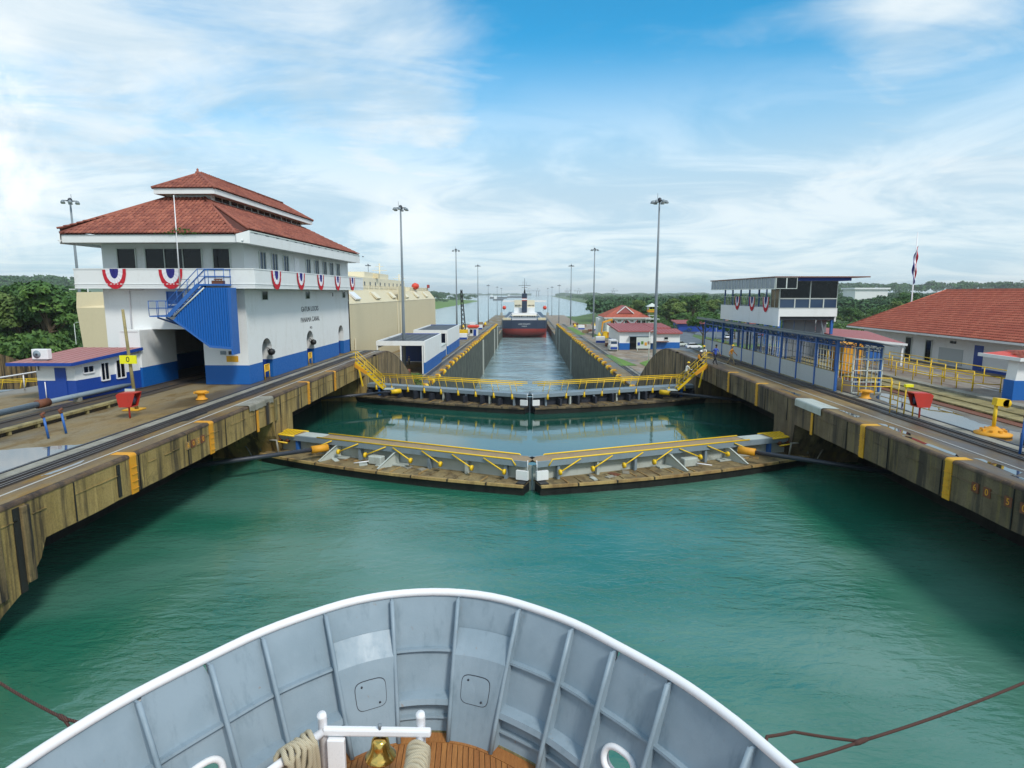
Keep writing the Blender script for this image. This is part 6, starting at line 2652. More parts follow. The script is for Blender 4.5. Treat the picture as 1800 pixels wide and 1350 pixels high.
# car carrier in the west lane
cc = thing('car_carrier', 'huge cream slab sided car carrier ship in the second lane', 'ship', (-51.9, 165, -10))
CX0, CX1, CY0, CY1 = -68.0, -35.9, 92.0, 243.0
b = MB()
b.add([(CX0 + 1.0, CY0 + 1.2, -20), (CX1 - .5, CY0, -20), (CX1, CY1 + 1.6, -20), (CX0, CY1 + 1.6, -20),
       (CX0, CY0, 4.3), (CX1, CY0, 4.3), (CX1, CY1, 4.3), (CX0, CY1, 4.3)], [(0, 1, 5, 4), (1, 2, 6, 5), (2, 3, 7, 6), (3, 0, 4, 7), (4, 5, 6, 7), (3, 2, 1, 0)])
b.build('hull', M['cream'], cc)
b = MB()
b.add([(CX0, CY0, 4.3), (CX1, CY0 + 5, 4.3), (CX1, CY1, 4.3), (CX0, CY1, 4.3),
       (CX0 + .2, CY0 + .1, 6.6), (CX1 - 2.2, CY0 + 6, 7.2), (CX1 - 2.2, CY1 - .6, 7.2), (CX0 + 1.4, CY1 - .6, 7.2)], [(0, 1, 5, 4), (1, 2, 6, 5), (2, 3, 7, 6), (3, 0, 4, 7), (4, 5, 6, 7)])
b.build('upper_hull', M['cream'], cc)
MB().box(-62, -38.6, 108, 196, 7.2, 10.2).build('deck_house', M['cream_pale'], cc)
MB().box(-61, -39.2, 150, 176, 10.2, 11.6).build('bridge', M['cream_pale'], cc)
MB().box(-61, -38.4, 204, 242, 7.2, 8.4).build('deck_house', M['cream_pale'], cc)
MB().box(CX0, CX1 + .06, CY0 + 3, CY1, 4.22, 4.34).build('deck_edge', M['cream_pale'], cc)
for k in range(7):
    y = 112 + k * 18.5
    b = MB()
    b.add([(CX1 - .3, y, 5.0), (CX1 - .3, y + 4, 5.0), (CX1 - 1.7, y + 3, 6.5), (CX1 - 1.7, y - 1, 6.5)], [(0, 1, 2, 3)])
    o = b.build('vent_hood', M['white_clean' if k < 2 else 'cream_pale'], cc)
    sol = o.modifiers.new('thickness', 'SOLIDIFY')
    sol.thickness = .4
for y in (128, 172, 176, 181):
    MB().box(CX1 - .05, CX1 + .1, y, y + .5, -14, 3.9 if y > 150 else -3).build('side_pipe', M['cream_pale'], cc)
MB().box(CX1 - .05, CX1 + .12, 173, 183, 4.2, 8.4).build('pilot_recess', M['cream'], cc)
for y, r_ in ((209, 1.0),):
    b = MB()
    b.lathe([(.2, 0), (1.0, .4), (1.25, 1.1), (1.1, 1.8), (.3, 2.3)], (0, 0, 0), 14)
    b.v = [(-38.0 + x, 212 + yy * 2.1, 7.6 + z) for x, yy, z in b.v]
    b.build('lifeboat', M['orange'], cc)
MB().box(-38.2, -37.6, 238, 241, 8.4, 9.6).build('liferaft', M['hull_red'], cc)
for x, y, hh in ((-50, 118, 5), (-48, 132, 4), (-52, 160, 6), (-44, 186, 5), (-46, 224, 3)):
    b = MB()
    b.tube([(x, y, 9), (x, y, 10.2 + hh)], .22, 6)
    b.beam((x - 2.2, y, 9.2 + hh * .8), (x + 2.2, y, 9.2 + hh * .8), .16, .16)
    b.beam((x - 1.2, y, 9.8 + hh * .9), (x + 1.2, y, 9.8 + hh * .9), .12, .12)
    b.build('mast', M['cream_pale'], cc)
for k in range(24):
    b = MB()
    y = 110 + k * 5.6
    b.tube([(CX1 - 2.3, y, 7.2), (CX1 - 2.3, y, 8.3)], .06, 5)
    b.build('deck_rail_post', M['cream_pale'], cc)
for z in (7.75, 8.3):
    b = MB()
    b.tube([(CX1 - 2.3, 98, z), (CX1 - 2.3, 242, z)], .05, 5)
    b.tube([(CX0 + 1.4, 92.6, z), (CX1 - 2.3, 98, z)], .05, 5)
    b.build('deck_rail', M['cream_pale'], cc)
for k in range(10):
    b = MB()
    x = CX0 + 1.6 + k * 3.0
    b.tube([(x, 92.6 + k * .55, 6.5), (x, 92.6 + k * .55, 8.3)], .07, 5)
    b.build('deck_rail_post', M['white_clean'], cc)

rr = random.Random(9)
for k in range(26):
    y = rr.uniform(104, 240)
    x = rr.uniform(-58, -39)
    b = MB()
    hh = rr.uniform(.5, 1.6)
    b.box(x - rr.uniform(.4, 1.6), x + rr.uniform(.4, 1.6), y, y + rr.uniform(1, 3), 7.2 if y > 196 else 10.2, (7.2 if y > 196 else 10.2) + hh)
    b.build('deck_vent', M[rr.choice(['cream_pale', 'cream', 'white'])], cc)
for k in range(16):
    b = MB()
    y = 110 + k * 5.3
    b.box(-38.62, -38.55, y, y + 1.0, 8.2, 9.2)
    b.build('window', M['glass'], cc)

# bulk carrier ahead, seen from astern
bc = thing('bulk_carrier', 'dark blue and red freighter seen from astern in the chamber', 'ship', (-1.3, 470, -18))
BXc, BH, BY = -1.3, 15.2, 408.0
ZD = -11.4
b = MB()
rows = []
for z, k in ((ZD, 1.0), (-14.5, 1.0), (-16.9, .99)):
    rows.append([(BXc - BH * k, 590, z), (BXc - BH * k, BY + 6, z), (BXc - BH * k * .93, BY + 1.5, z), (BXc - BH * .55 * k, BY, z), (BXc, BY - .4, z), (BXc + BH * .55 * k, BY, z), (BXc + BH * k * .93, BY + 1.5, z), (BXc + BH * k, BY + 6, z), (BXc + BH * k, 590, z)])
b.grid(rows)
b.add([r for r in rows[0]], [tuple(range(9))])
b.build('hull', M['navy'], bc)
b = MB()
rows = []
for z, k, dy in ((-16.9, .99, 0), (-19.2, .97, .4), (-20.6, .9, 3), (-21.6, .72, 6), (-22.6, .4, 9)):
    rows.append([(BXc - BH * k, 590, z), (BXc - BH * k, BY + 6 + dy, z), (BXc - BH * k * .9, BY + 1.5 + dy, z), (BXc - BH * .5 * k, BY + dy * .8, z), (BXc, BY - .4 + dy * .7, z), (BXc + BH * .5 * k, BY + dy * .8, z), (BXc + BH * k * .9, BY + 1.5 + dy, z), (BXc + BH * k, BY + 6 + dy, z), (BXc + BH * k, 590, z)])
b.smooth = True
b.grid(rows)
b.build('counter', M['hull_red'], bc)
MB().box(BXc - BH * .98, BXc + BH * .98, BY + 9, 588, -27, -18.5).build('lower_hull', M['hull_red'], bc)
text_mesh('LAKE DYNASTY', 1.15, M['text_white'], 'lettering', bc, frame3((BXc, BY - .55, -13.9), (1, 0, 0), (0, 0, 1)), .03)
text_mesh('PANAMA', .85, M['text_white'], 'lettering', bc, frame3((BXc, BY - .55, -15.3), (1, 0, 0), (0, 0, 1)), .03)
MB().box(BXc - 8.2, BXc + 8.2, BY + 5, BY + 26, ZD, -6.8).build('deck_house', M['white_clean'], bc)
MB().box(BXc - 7.0, BXc + 7.0, BY + 12, BY + 30, -6.8, -3.4).build('deck_house', M['white'], bc)
MB().box(BXc - 7.0, BXc + 7.0, BY + 20, BY + 32, -3.4, 1.6).build('deck_house', M['cream_pale'], bc)
MB().box(BXc - 15.2, BXc + 15.2, BY + 26, BY + 30, .2, 1.4).build('bridge_wing', M['white'], bc)
for k in range(5):
    for s in (-1, 1):
        MB().box(BXc + s * (2.5 + k * .95) - .25, BXc + s * (2.5 + k * .95) + .25, BY + 19.9, BY + 20, -2.6, -1.6).build('window', M['glass'], bc)
        MB().box(BXc + s * (2.0 + k * 1.2) - .25, BXc + s * (2.0 + k * 1.2) + .25, BY + 4.9, BY + 5, -9.4, -8.6).build('window', M['glass'], bc)
b = MB()
b.box(BXc - 1.75, BXc + 1.75, BY + 9, BY + 14, -6.4, 6.2)
fu = b.build('funnel', M['navy'], bc, bevel=.3)
MB().box(BXc - 1.8, BXc + 1.8, BY + 8.9, BY + 14.1, 1.9, 2.7).build('funnel_band', M['white_clean'], fu)
MB().box(BXc - 1.79, BXc + 1.79, BY + 8.92, BY + 14.1, 1.2, 1.9).build('funnel_band', M['hull_red'], fu)
MB().box(BXc - 1.79, BXc + 1.79, BY + 8.95, BY + 14.1, 2.7, 3.1).build('funnel_band', M['hull_red'], fu)
b = MB()
b.tube([(BXc + .1, BY + 11, 6.2), (BXc + .1, BY + 11, 8.8)], [.7, .45], 10)
b.build('exhaust', M['black'], fu)
b = MB()
b.tube([(BXc, BY + 27, 1.6), (BXc, BY + 27, 16.5)], [.35, .15], 6)
b.beam((BXc - 4.2, BY + 27, 11.6), (BXc + 4.2, BY + 27, 11.6), .25, .25)
b.beam((BXc - 2, BY + 27, 10.2), (BXc + 2, BY + 27, 10.2), .2, .2)
for x in (-1.2, 1.2):
    b.beam((BXc + x, BY + 27, 11.6), (BXc + x * .9, BY + 27, 14.4), .14, .14)
b.build('mast', M['dark_steel'], bc)
for s in (-1, 1):
    b = MB()
    b.lathe([(.2, -1.3), (1.1, -1.0), (1.45, 0), (1.1, .9), (.3, 1.5)], (0, 0, 0), 12)
    b.v = [(BXc + s * 14.0 + x, BY + 20 + yy * 2.6, -3.6 + z) for x, yy, z in b.v]
    b.build('lifeboat', M['orange'], bc)
    b = MB()
    b.beam((BXc + s * 12.6, BY + 18, -6.5), (BXc + s * 14.2, BY + 18, -1.8), .25, .3)
    b.beam((BXc + s * 8, BY + 8, -6.6), (BXc + s * 12, BY + 8, -10.5), .3, .3)
    b.build('davit', M['white'], bc)
    b = MB()
    b.box(BXc + s * 11.6 - 2.6, BXc + s * 11.6 + 2.6, BY + 1.2, BY + 4, ZD, -9.8)
    b.build('winch', M['cream'], bc, bevel=.2)
    b = MB()
    for k in range(5):
        b.tube([(BXc + s * (1.5 + k * 3.2), BY + .8, ZD), (BXc + s * (1.5 + k * 3.2), BY + .8, ZD + 1.2)], .07, 5)
    b.tube([(BXc, BY + .8, ZD + 1.2), (BXc + s * 14.8, BY + 1.4, ZD + 1.2)], .07, 5)
    b.build('stern_rail', M['white'], bc)
    b = MB()
    b.box(BXc + s * 5.5 - .3, BXc + s * 5.5 + .3, BY + 40, BY + 42, ZD, 1.5)
    b.build('cargo_post', M['cream'], bc)
b = MB()
b.box(BXc - 9, BXc + 9, BY + 3.6, BY + 5, -8.6, -8.3)
b.build('deck_awning', M['cream_pale'], bc)

# far ships and port cranes
for i, (x, y, l, h_) in enumerate(((-150, 3300, 90, 8), (-60, 3900, 120, 9), (-115, 2500, 40, 5))):
    t = thing('distant_ship', 'tiny grey ship on the bay, %s' % ('beyond the headland', 'right of the headland', 'close to the headland tip')[i], 'ship', (x, y, W_LOW))
    MB().prism([(x - l / 2, -2 + W_LOW), (x + l / 2, -2 + W_LOW), (x + l / 2 + 4, W_LOW + h_), (x - l / 2, W_LOW + h_)], 1, y, y + 18).build('hull', M['dark_steel'], t)
    MB().box(x - l / 2 + 4, x - l / 2 + 16, y + 2, y + 15, W_LOW + h_, W_LOW + h_ + 12).build('deck_house', M['white'], t)
pc = thing('port_crane', 'x', 'crane', (0, 0, 0), world=False)
b = MB()
for dx in (-9, 9):
    for dy in (-8, 8):
        b.beam((dx, dy, 0), (dx * .9, dy, 46), 2.2, 2.2)
    b.beam((dx, -8, 20), (dx, 8, 20), 2, 2)
b.build('portal', M['galv'], pc, local=True)
b = MB()
b.beam((-24, 0, 46), (40, 0, 46), 3, 3.4)
b.beam((0, 0, 46), (0, 0, 70), 2, 2)
b.beam((0, 0, 70), (38, 0, 47), 1, 1)
b.beam((0, 0, 70), (-22, 0, 47), 1, 1)
b.build('boom', M['galv'], pc, local=True)
for i, (x, y) in enumerate(((20, 5100), (90, 5000), (330, 5050), (420, 5000), (700, 5020))):
    lab = 'tiny hazy port crane on the horizon, %s from the left' % ('first', 'second', 'third', 'fourth', 'fifth')[i]
    if i == 0:
        pc.location = (x, y, W_LOW)
        pc['label'], pc['group'] = lab, 'port cranes on the horizon'
    else:
        dup(pc, (x, y, W_LOW), 0.2 * (i % 3) + (math.pi if i % 2 else 0), lab, 'port cranes on the horizon')


# ================================================================== TREES
NR = np.random.default_rng(5)


def leaf_cloud(n, lobes, size, rng):
    """n leaf-clump quads over the lobes (cx,cy,cz,rx,ry,rz). returns verts (4n,3)"""
    L = np.array(lobes)
    vol = (L[:, 3] * L[:, 4] * L[:, 5]) ** .67
    idx = rng.choice(len(L), n, p=vol / vol.sum())
    d = rng.normal(size=(n, 3))
    d /= np.linalg.norm(d, axis=1)[:, None]
    low = d[:, 2] < -.35
    d[low, 2] *= -.6
    d /= np.linalg.norm(d, axis=1)[:, None]
    r = rng.uniform(.72, 1.06, n) ** .8
    c = L[idx, :3] + d * L[idx, 3:6] * r[:, None]
    nrm = d * .75 + rng.normal(size=(n, 3)) * .55 + np.array([0, 0, .35])
    nrm /= np.linalg.norm(nrm, axis=1)[:, None]
    t = np.cross(nrm, rng.normal(size=(n, 3)))
    t /= np.linalg.norm(t, axis=1)[:, None]
    u = np.cross(nrm, t)
    s = size * rng.uniform(.55, 1.3, n)[:, None]
    k = rng.uniform(.45, .9, n)[:, None]
    q = np.stack([c - t * s - u * s * k * .3, c + u * s * k, c + t * s + u * s * k * .2, c - u * s * k * .8], 1)
    return q.reshape(-1, 3)


def crown_lobes(h, w, rng, flat=.62, n=9):
    out = [(0, 0, h * .68, w * .36, w * .36, h * .22)]
    for i in range(n):
        a = 2 * math.pi * i / n + rng.uniform(-.4, .4)
        rr_ = w * rng.uniform(.2, .42)
        z = h * rng.uniform(.45, .86)
        s_ = w * rng.uniform(.14, .26)
        out.append((rr_ * math.cos(a), rr_ * math.sin(a), z, s_, s_, s_ * flat))
    return out


def quads(n):
    return np.arange(4 * n).reshape(-1, 4)


def make_tree(name, label, h, w, mat, seed, n=1500, size=.42):
    rng = np.random.default_rng(seed)
    lobes = crown_lobes(h, w, rng)
    root = thing(name, label, 'tree', (0, 0, 0), world=False)
    b = MB()
    b.tube([(0, 0, -.6), (.1, .05, h * .25), (.05, .1, h * .55)], [h * .028, h * .02, h * .012], 8)
    for l in lobes[1:7]:
        b.tube([(.06, .05, h * (.25 + .2 * rng.random())), (l[0] * .5, l[1] * .5, l[2] * .8), (l[0] * .9, l[1] * .9, l[2])], [h * .012, h * .008, h * .004], 5)
    b.build('trunk', M['bark'], root, local=True)
    arr_mesh('crown', leaf_cloud(n, lobes, size, rng), quads(n), M[mat], root)
    return root


protos = [make_tree('broadleaf_tree', 'x', 13, 11, 'leaf', 1, 2600, .5), make_tree('broadleaf_tree', 'x', 15, 9.5, 'leaf_b', 2, 2600, .48), make_tree('broadleaf_tree', 'x', 11, 12, 'leaf', 3, 2600, .5), make_tree('broadleaf_tree', 'x', 17, 10, 'leaf', 4, 2800, .52)]
used_p = [False] * 4


def plant(i, x, y, z, s, rz, label, group=None):
    if not used_p[i]:
        used_p[i] = True
        o = protos[i]
        o.location = (x, y, z)
        o.rotation_euler = (0, 0, rz)
        o.scale = (s,) * 3
        o['label'] = label
        if group:
            o['group'] = group
        return o
    return dup(protos[i], (x, y, z), rz, label, group, s)


rt_ = random.Random(21)
# near single trees on the right
plant(0, 52.5, 184, zland(52, 184), .88, .3, 'round green tree beside the road right of the tall mast')
plant(2, 62.5, 190, zland(60, 190), .72, 1.3, 'lower bushy tree behind the far canopy posts')
plant(1, 72, 214, zland(70, 214), .6, 2.2, 'small olive tree at the car park')
plant(1, 49, 243, zland(48, 243), .62, .5, 'dark tree right of the watch tower')
plant(2, 52.5, 250, zland(52, 250), .55, 4.5, 'bushy tree behind the watch tower')
# left bank forest, front rows tree by tree
kinds_t = ['broad green', 'tall olive', 'wide dark', 'high crowned']
for k in range(84):
    y = 128 + 170 * (k / 84.0)
    x = -rt_.uniform(.735, .90) * y - 3
    i = rt_.randrange(4)
    plant(i, x, y, zq(y, 70) - .5, rt_.uniform(.92, 1.2), rt_.uniform(0, 6.28), '%s tree of the left forest beyond the annex' % kinds_t[i], '%s trees of the left forest' % kinds_t[i])
# right forest edge
for k in range(110):
    y = rt_.uniform(285, 430)
    x = rt_.uniform(.10, .80) * y
    if x < 58:
        x += 40
    i = rt_.randrange(4)
    plant(i, x, y, zland(x, y) - .5, rt_.uniform(.78, 1.12), rt_.uniform(0, 6.28), '%s tree in the forest edge on the right bank' % kinds_t[i], '%s trees of the right forest' % kinds_t[i])
for i in range(4):
    if not used_p[i]:
        plant(i, -150, 200, zq(200, 70), 1, 0, 'lone tree of the left forest')


def forest(name, spots, mat, n, size, seed):
    rng = np.random.default_rng(seed)
    V = []
    for (x, y, z, h, w) in spots:
        lobes = crown_lobes(h, w, rng, n=6)
        v = leaf_cloud(n, lobes, size * h / 13, rng) + np.array([x, y, z])
        V.append(v)
    V = np.concatenate(V)
    return arr_mesh(name, V, quads(len(V) // 4), M[mat], None, 'stuff')


sp = []
for k in range(760):
    y = rt_.uniform(420, 1250)
    x = rt_.uniform(.105, .95) * y
    sp.append((x, y, zland(x, y) - .5, rt_.uniform(15, 21) + y * .004, rt_.uniform(12, 18)))
forest('right_forest', sp, 'leaf_far', 260, .95, 1)
sp = []
for k in range(420):
    y = rt_.uniform(1250, 3600)
    x = max(rt_.uniform(.06, .9) * y, 190) + rt_.uniform(0, 30)
    sp.append((x, y, -23 + (x - 150) * .006, rt_.uniform(16, 24), rt_.uniform(22, 40)))
forest('far_right_forest', sp, 'leaf_far', 200, 1.8, 2)
sp = []
for k in range(330):
    y = rt_.uniform(290, 700)
    x = -rt_.uniform(.72, 1.0) * y - 4
    sp.append((x, y, -10 + (y - 300) * .01, rt_.uniform(16, 22), rt_.uniform(12, 17)))
forest('left_forest', sp, 'leaf_far', 260, .95, 3)
sp = []
for k in range(330):
    y = rt_.uniform(880, 2300)
    x = -rt_.uniform(188, 470) if y < 1300 else -rt_.uniform(180, 700)
    hh = 1.0 if x < -200 else .8
    sp.append((x, y, -20 + min(16, (-x - 180) * .1), hh * rt_.uniform(15, 22), rt_.uniform(18, 28)))
forest('headland_forest', sp, 'leaf_far', 240, 1.3, 4)
# undergrowth along the forest edges
sp = []
for k in range(240):
    y = rt_.uniform(262, 300)
    x = rt_.uniform(58, 240)
    sp.append((x, y, zland(x, y) - 2, rt_.uniform(4, 7), rt_.uniform(4, 8)))
for k in range(420):
    y = rt_.uniform(112, 200)
    x = -rt_.uniform(.74, .92) * y - 3
    sp.append((x, y, zq(y, 70) - 2, rt_.uniform(5, 10), rt_.uniform(6, 10)))
forest('undergrowth', sp, 'leaf', 170, .8, 5)
# hedges and moss by the curved wall foot
sp = [(-18 - rt_.random() * 3, 98 + rt_.random() * 9, zq(100, 69) - .6, 1.6, 2.2) for k in range(14)]
sp += [(-16.4 - rt_.random() * 1.5, 86 + rt_.random() * 9, zq(91, 69) - .9 + rt_.random() * 1.2, 1.4, 1.6) for k in range(10)]
forest('weeds', sp, 'leaf_b', 120, 1.2, 6)

sp = []
for k in range(240):
    y = rt_.uniform(1500, 2600)
    x = rt_.uniform(.42, 1.0) * y
    sp.append((x, y, -8 + 16 * math.sin(x * .004) ** 2 + (y - 1500) * .012, rt_.uniform(20, 28), rt_.uniform(30, 50)))
for k in range(240):
    y = rt_.uniform(1300, 2600)
    x = -rt_.uniform(.62, 1.05) * y
    sp.append((x, y, 2 + 18 * math.sin(x * .005 + 1) ** 2 + (y - 1300) * .012, rt_.uniform(20, 28), rt_.uniform(30, 50)))
forest('hill_forest', sp, 'leaf_far', 200, 1.8, 8)

sp = []
for k in range(300):
    y = rt_.uniform(60, 420)
    x = -max(rt_.uniform(.92, 2.2) * y + 10, 112)
    sp.append((x, y, zq(y, 70) - 1, rt_.uniform(13, 18), rt_.uniform(10, 15)))
for k in range(120):
    y = rt_.uniform(60, 260)
    x = max(rt_.uniform(.9, 2.2) * y + 20, 95)
    sp.append((x, y, zland(x, max(y, 98)) - 1, rt_.uniform(11, 16), rt_.uniform(10, 15)))
forest('bank_forest', sp, 'leaf_far', 260, .95, 9)


# ================================================================== OUR OWN SHIP'S BOW
ZR, ZK = 2.8, 1.3                                  # rail and deck heights
AP = Vector((-1.24, 7.17, 0))
FWD, RGT = Vector((-.077, .997, 0)), Vector((.997, .077, 0))
half = [(0, 0), (.04, .41), (.16, .80), (.38, 1.18), (.80, 1.70), (1.27, 2.10), (1.87, 2.55), (2.4, 2.84), (2.9, 3.04), (4, 3.42), (6, 3.86), (9, 4.25), (13, 4.45)]
full = [(s, -w) for s, w in reversed(half[1:])] + half
dense = []
for i in range(len(full) - 1):
    p0, p1, p2, p3 = (Vector(full[max(0, i - 1)]), Vector(full[i]), Vector(full[i + 1]), Vector(full[min(len(full) - 1, i + 2)]))
    for k in range(8):
        t = k / 8
        dense.append(.5 * ((2 * p1) + (p2 - p0) * t + (2 * p0 - 5 * p1 + 4 * p2 - p3) * t * t + (3 * p1 - p0 - 3 * p2 + p3) * t ** 3))
dense.append(Vector(full[-1]))
arc = [0.0]
for i in range(1, len(dense)):
    arc.append(arc[-1] + (dense[i] - dense[i - 1]).length)
mid = min(range(len(dense)), key=lambda i: abs(dense[i][1]) + dense[i][0])
arc = [a - arc[mid] for a in arc]
nrm = []
for i in range(len(dense)):
    d = (dense[min(i + 1, len(dense) - 1)] - dense[max(i - 1, 0)]).normalized()
    n = Vector((d[1], -d[0]))
    nrm.append(n if n[0] > 0 or abs(n[0]) < 1e-6 else n)
for i, n in enumerate(nrm):                         # inward = aft and towards the middle line
    c = Vector((6, 0)) - dense[i]
    if n.dot(c) < 0:
        nrm[i] = -n


def sw_at(a):
    j = max(0, min(len(arc) - 2, int(np.searchsorted(arc, a)) - 1))
    t = (a - arc[j]) / (arc[j + 1] - arc[j])
    return dense[j].lerp(dense[j + 1], t), nrm[j].lerp(nrm[j + 1], t).normalized()


def arc_of_w(w):
    """arc length at the half breadth w (sign = side)"""
    for j in range(mid if w >= 0 else 0, (len(dense) - 1) if w >= 0 else mid):
        if (dense[j][1] - w) * (dense[j + 1][1] - w) <= 0 and abs(dense[j + 1][1] - dense[j][1]) > 1e-9:
            t = (w - dense[j][1]) / (dense[j + 1][1] - dense[j][1])
            return arc[j] + (arc[j + 1] - arc[j]) * t
    return 0.0


def inset(z):
    return .53 * (ZR - z) / (ZR - ZK)


def SP(a, z, off=0.0):
    q, n = sw_at(a)
    q = q + n * (inset(z) + off)
    p = AP - FWD * q[0] + RGT * q[1]
    return (p.x, p.y, z)


ship = thing('ship_bow', 'blue grey bow of our own ship with white rail and teak deck', 'ship', (-1.0, 3.5, 0))
ribw = [.42, 1.17, 1.74, 2.12, 2.54, 2.98, 3.34]
ribs = sorted([arc_of_w(s * w) for w in ribw for s in (-1, 1)] + [arc_of_w(s * 4.0) for s in (-1, 1)])
# outer plating
edges = [arc[1]] + ribs + [arc[-2]]
CH = {}                                             # bays that carry a white ringed fairlead
chock = [(arc_of_w(2.33), 1.83), (arc_of_w(-2.30), 1.83)]


def holed(a0, a1, z0, z1, off, hole, mb):
    n = 36
    ac, zc, ra, rz_ = hole
    inn, out = [], []
    for k in range(n):
        t = 2 * math.pi * k / n
        c, s = math.cos(t), math.sin(t)
        inn.append(SP(ac + ra * math.copysign(abs(c) ** .7, c), zc + rz_ * math.copysign(abs(s) ** .9, s), off))
        m = max(abs(c), abs(s))
        da = (a1 - ac) if c > 0 else (ac - a0)
        dz_ = (z1 - zc) if s > 0 else (zc - z0)
        out.append(SP(ac + da * c / m, zc + dz_ * s / m, off))
    mb.add(inn + out, [(k, (k + 1) % n, (k + 1) % n + n, k + n) for k in range(n)])
    return inn


b = MB()
b.smooth = True
for i in range(len(edges) - 1):
    a0, a1 = edges[i], edges[i + 1]
    hole = [c for c in chock if a0 < c[0] < a1]
    m = max(2, int((a1 - a0) / .15))
    if hole:
        holed(a0, a1, ZK, ZR, -.05, (hole[0][0], hole[0][1], .18, .105), b)
        b.grid([[SP(a0 + (a1 - a0) * j / m, z, -.05 + off) for j in range(m + 1)] for z, off in ((ZK, 0), (.2, .0), (-1.5, .05), (-3.2, .3), (-6, .9))])
    else:
        b.grid([[SP(a0 + (a1 - a0) * j / m, z, -.05 + off) for j in range(m + 1)] for z, off in ((ZR, 0), (ZK, 0), (.2, .0), (-1.5, .05), (-3.2, .3), (-6, .9))])
b.build('hull_plating', M['white_clean'], ship)
# inner bulwark panels, stringers, shelves, ribs
for i in range(len(edges) - 1):
    a0, a1 = edges[i], edges[i + 1]
    m = max(3, int((a1 - a0) / .1))
    hole = [c for c in chock if a0 < c[0] < a1]
    b = MB()
    b.smooth = True
    if hole:
        holed(a0, a1, ZK, ZR - .03, 0, (hole[0][0], hole[0][1], .18, .105), b)
    else:
        b.grid([[SP(a0 + (a1 - a0) * j / m, z) for j in range(m + 1)] for z in (ZR - .03, 2.4, 2.0, 1.65, ZK)])
    b.build('bulwark_panel', M['hull_grey'], ship)
    ctr = abs((a0 + a1) / 2)
    locker = abs(arc_of_w(.42)) - .01 < min(abs(a0), abs(a1)) < abs(arc_of_w(1.17)) - .05 and a0 * a1 > 0
    aa, ab = a0 + .012, a1 - .012
    if locker:
        rows = []
        for z, off in ((2.44, .02), (2.2, .135), (1.75, .135), (ZK, .135)):
            rows.append([SP(aa + (ab - aa) * j / 6, z, off) for j in range(7)])
        b = MB()
        b.grid(rows)
        lo = b.build('locker_front', M['hull_grey'], ship)
        # rounded inspection cover with a dark seam and two bolts
        ac, zc = (a0 + a1) / 2 + (.02 if a0 < 0 else -.02), 1.86
        for (ra, rz_, off, m_, nm) in ((.245, .155, .139, 'dark_steel', 'cover_seam'), (.237, .147, .143, 'hull_grey', 'inspection_cover')):
            pts = []
            for k in range(40):
                t = 2 * math.pi * k / 40
                c, s = math.cos(t), math.sin(t)
                pts.append(SP(ac + ra * math.copysign(abs(c) ** .45, c), zc + rz_ * math.copysign(abs(s) ** .45, s), off))
            b = MB()
            b.add(pts + [SP(ac, zc, off)], [(k, (k + 1) % 40, 40) for k in range(40)])
            b.build(nm, M[m_], lo)
        for da, dz_ in ((-.13, .1), (.13, -.1)):
            b = MB()
            p = Vector(SP(ac + da, zc + dz_, .143))
            q = Vector(SP(ac + da, zc + dz_, .155))
            b.tube([p, q], .012, 8)
            b.build('bolt', M['dark_steel'], lo)
    else:
        b = MB()
        rows = []
        for j in range(m + 1):
            a = aa + (ab - aa) * j / m
            rows.append([SP(a, 2.21, 0), SP(a, 2.21, .06), SP(a, 2.185, .06), SP(a, 2.185, 0)])
        if not hole or True:
            b.grid(rows)
            b.build('stringer', M['hull_grey'], ship)
        if not hole:
            b = MB()
            rows = []
            for j in range(m + 1):
                a = aa + (ab - aa) * j / m
                rows.append([SP(a, 1.74, 0), SP(a, 1.72, .13), SP(a, 1.66, .135), SP(a, 1.66, .02)])
            b.grid(rows)
            b.build('lower_shelf', M['hull_grey'], ship)
            b = MB()
            rows = []
            for j in range(m + 1):
                a = aa + (ab - aa) * j / m
                rows.append([SP(a, 1.50, 0), SP(a, 1.49, .05), SP(a, 1.47, .05), SP(a, 1.47, 0)])
            b.grid(rows)
            b.build('kick_strip', M['hull_grey'], ship)
for a in ribs:
    b = MB()
    pl, pr_ = [], []
    zs = [ZR - .03, 2.4, 2.0, 1.6, ZK + .003]
    dep = [.07, .10, .125, .145, .15]
    w = .012
    vs, fs = [], []
    for z, d in zip(zs, dep):
        vs += [SP(a - w, z, -.004), SP(a + w, z, -.004), SP(a + w, z, d), SP(a - w, z, d)]
    for k in range(len(zs) - 1):
        for j in range(4):
            fs.append((k * 4 + j, k * 4 + (j + 1) % 4, k * 4 + 4 + (j + 1) % 4, k * 4 + 4 + j))
    fs += [(0, 1, 2, 3), tuple(len(vs) - 4 + q for q in (3, 2, 1, 0))]
    b.add(vs, fs)
    r = b.build('frame_rib', M['hull_grey'], ship)
    b = MB()
    b.tube([SP(a, z, d) for z, d in zip(zs, dep)], .026, 8)
    b.build('rib_flange', M['hull_grey'], r)
# rail cap: a fat white half round
b = MB()
pts = [SP(a, ZR + .01, .0) for a in np.linspace(arc[2], arc[-3], 150)]
b.tube(pts, .047, 12)
b.build('cap_rail', M['white_clean'], ship)
# white ringed fairleads
for (ac, zc) in chock:
    b = MB()
    pts = []
    for k in range(32):
        t = 2 * math.pi * k / 32
        c, s = math.cos(t), math.sin(t)
        pts.append(SP(ac + .195 * math.copysign(abs(c) ** .7, c), zc + .12 * math.copysign(abs(s) ** .9, s), .01))
    b.tube(pts, .034, 10, closed=True)
    b.build('fairlead_ring', M['white_clean'], ship)
# deck: covering board, margin plank and straight planks
def DP(a, z, off):
    q, n = sw_at(a)
    q = q + n * off
    p = AP - FWD * q[0] + RGT * q[1]
    return (p.x, p.y, z)


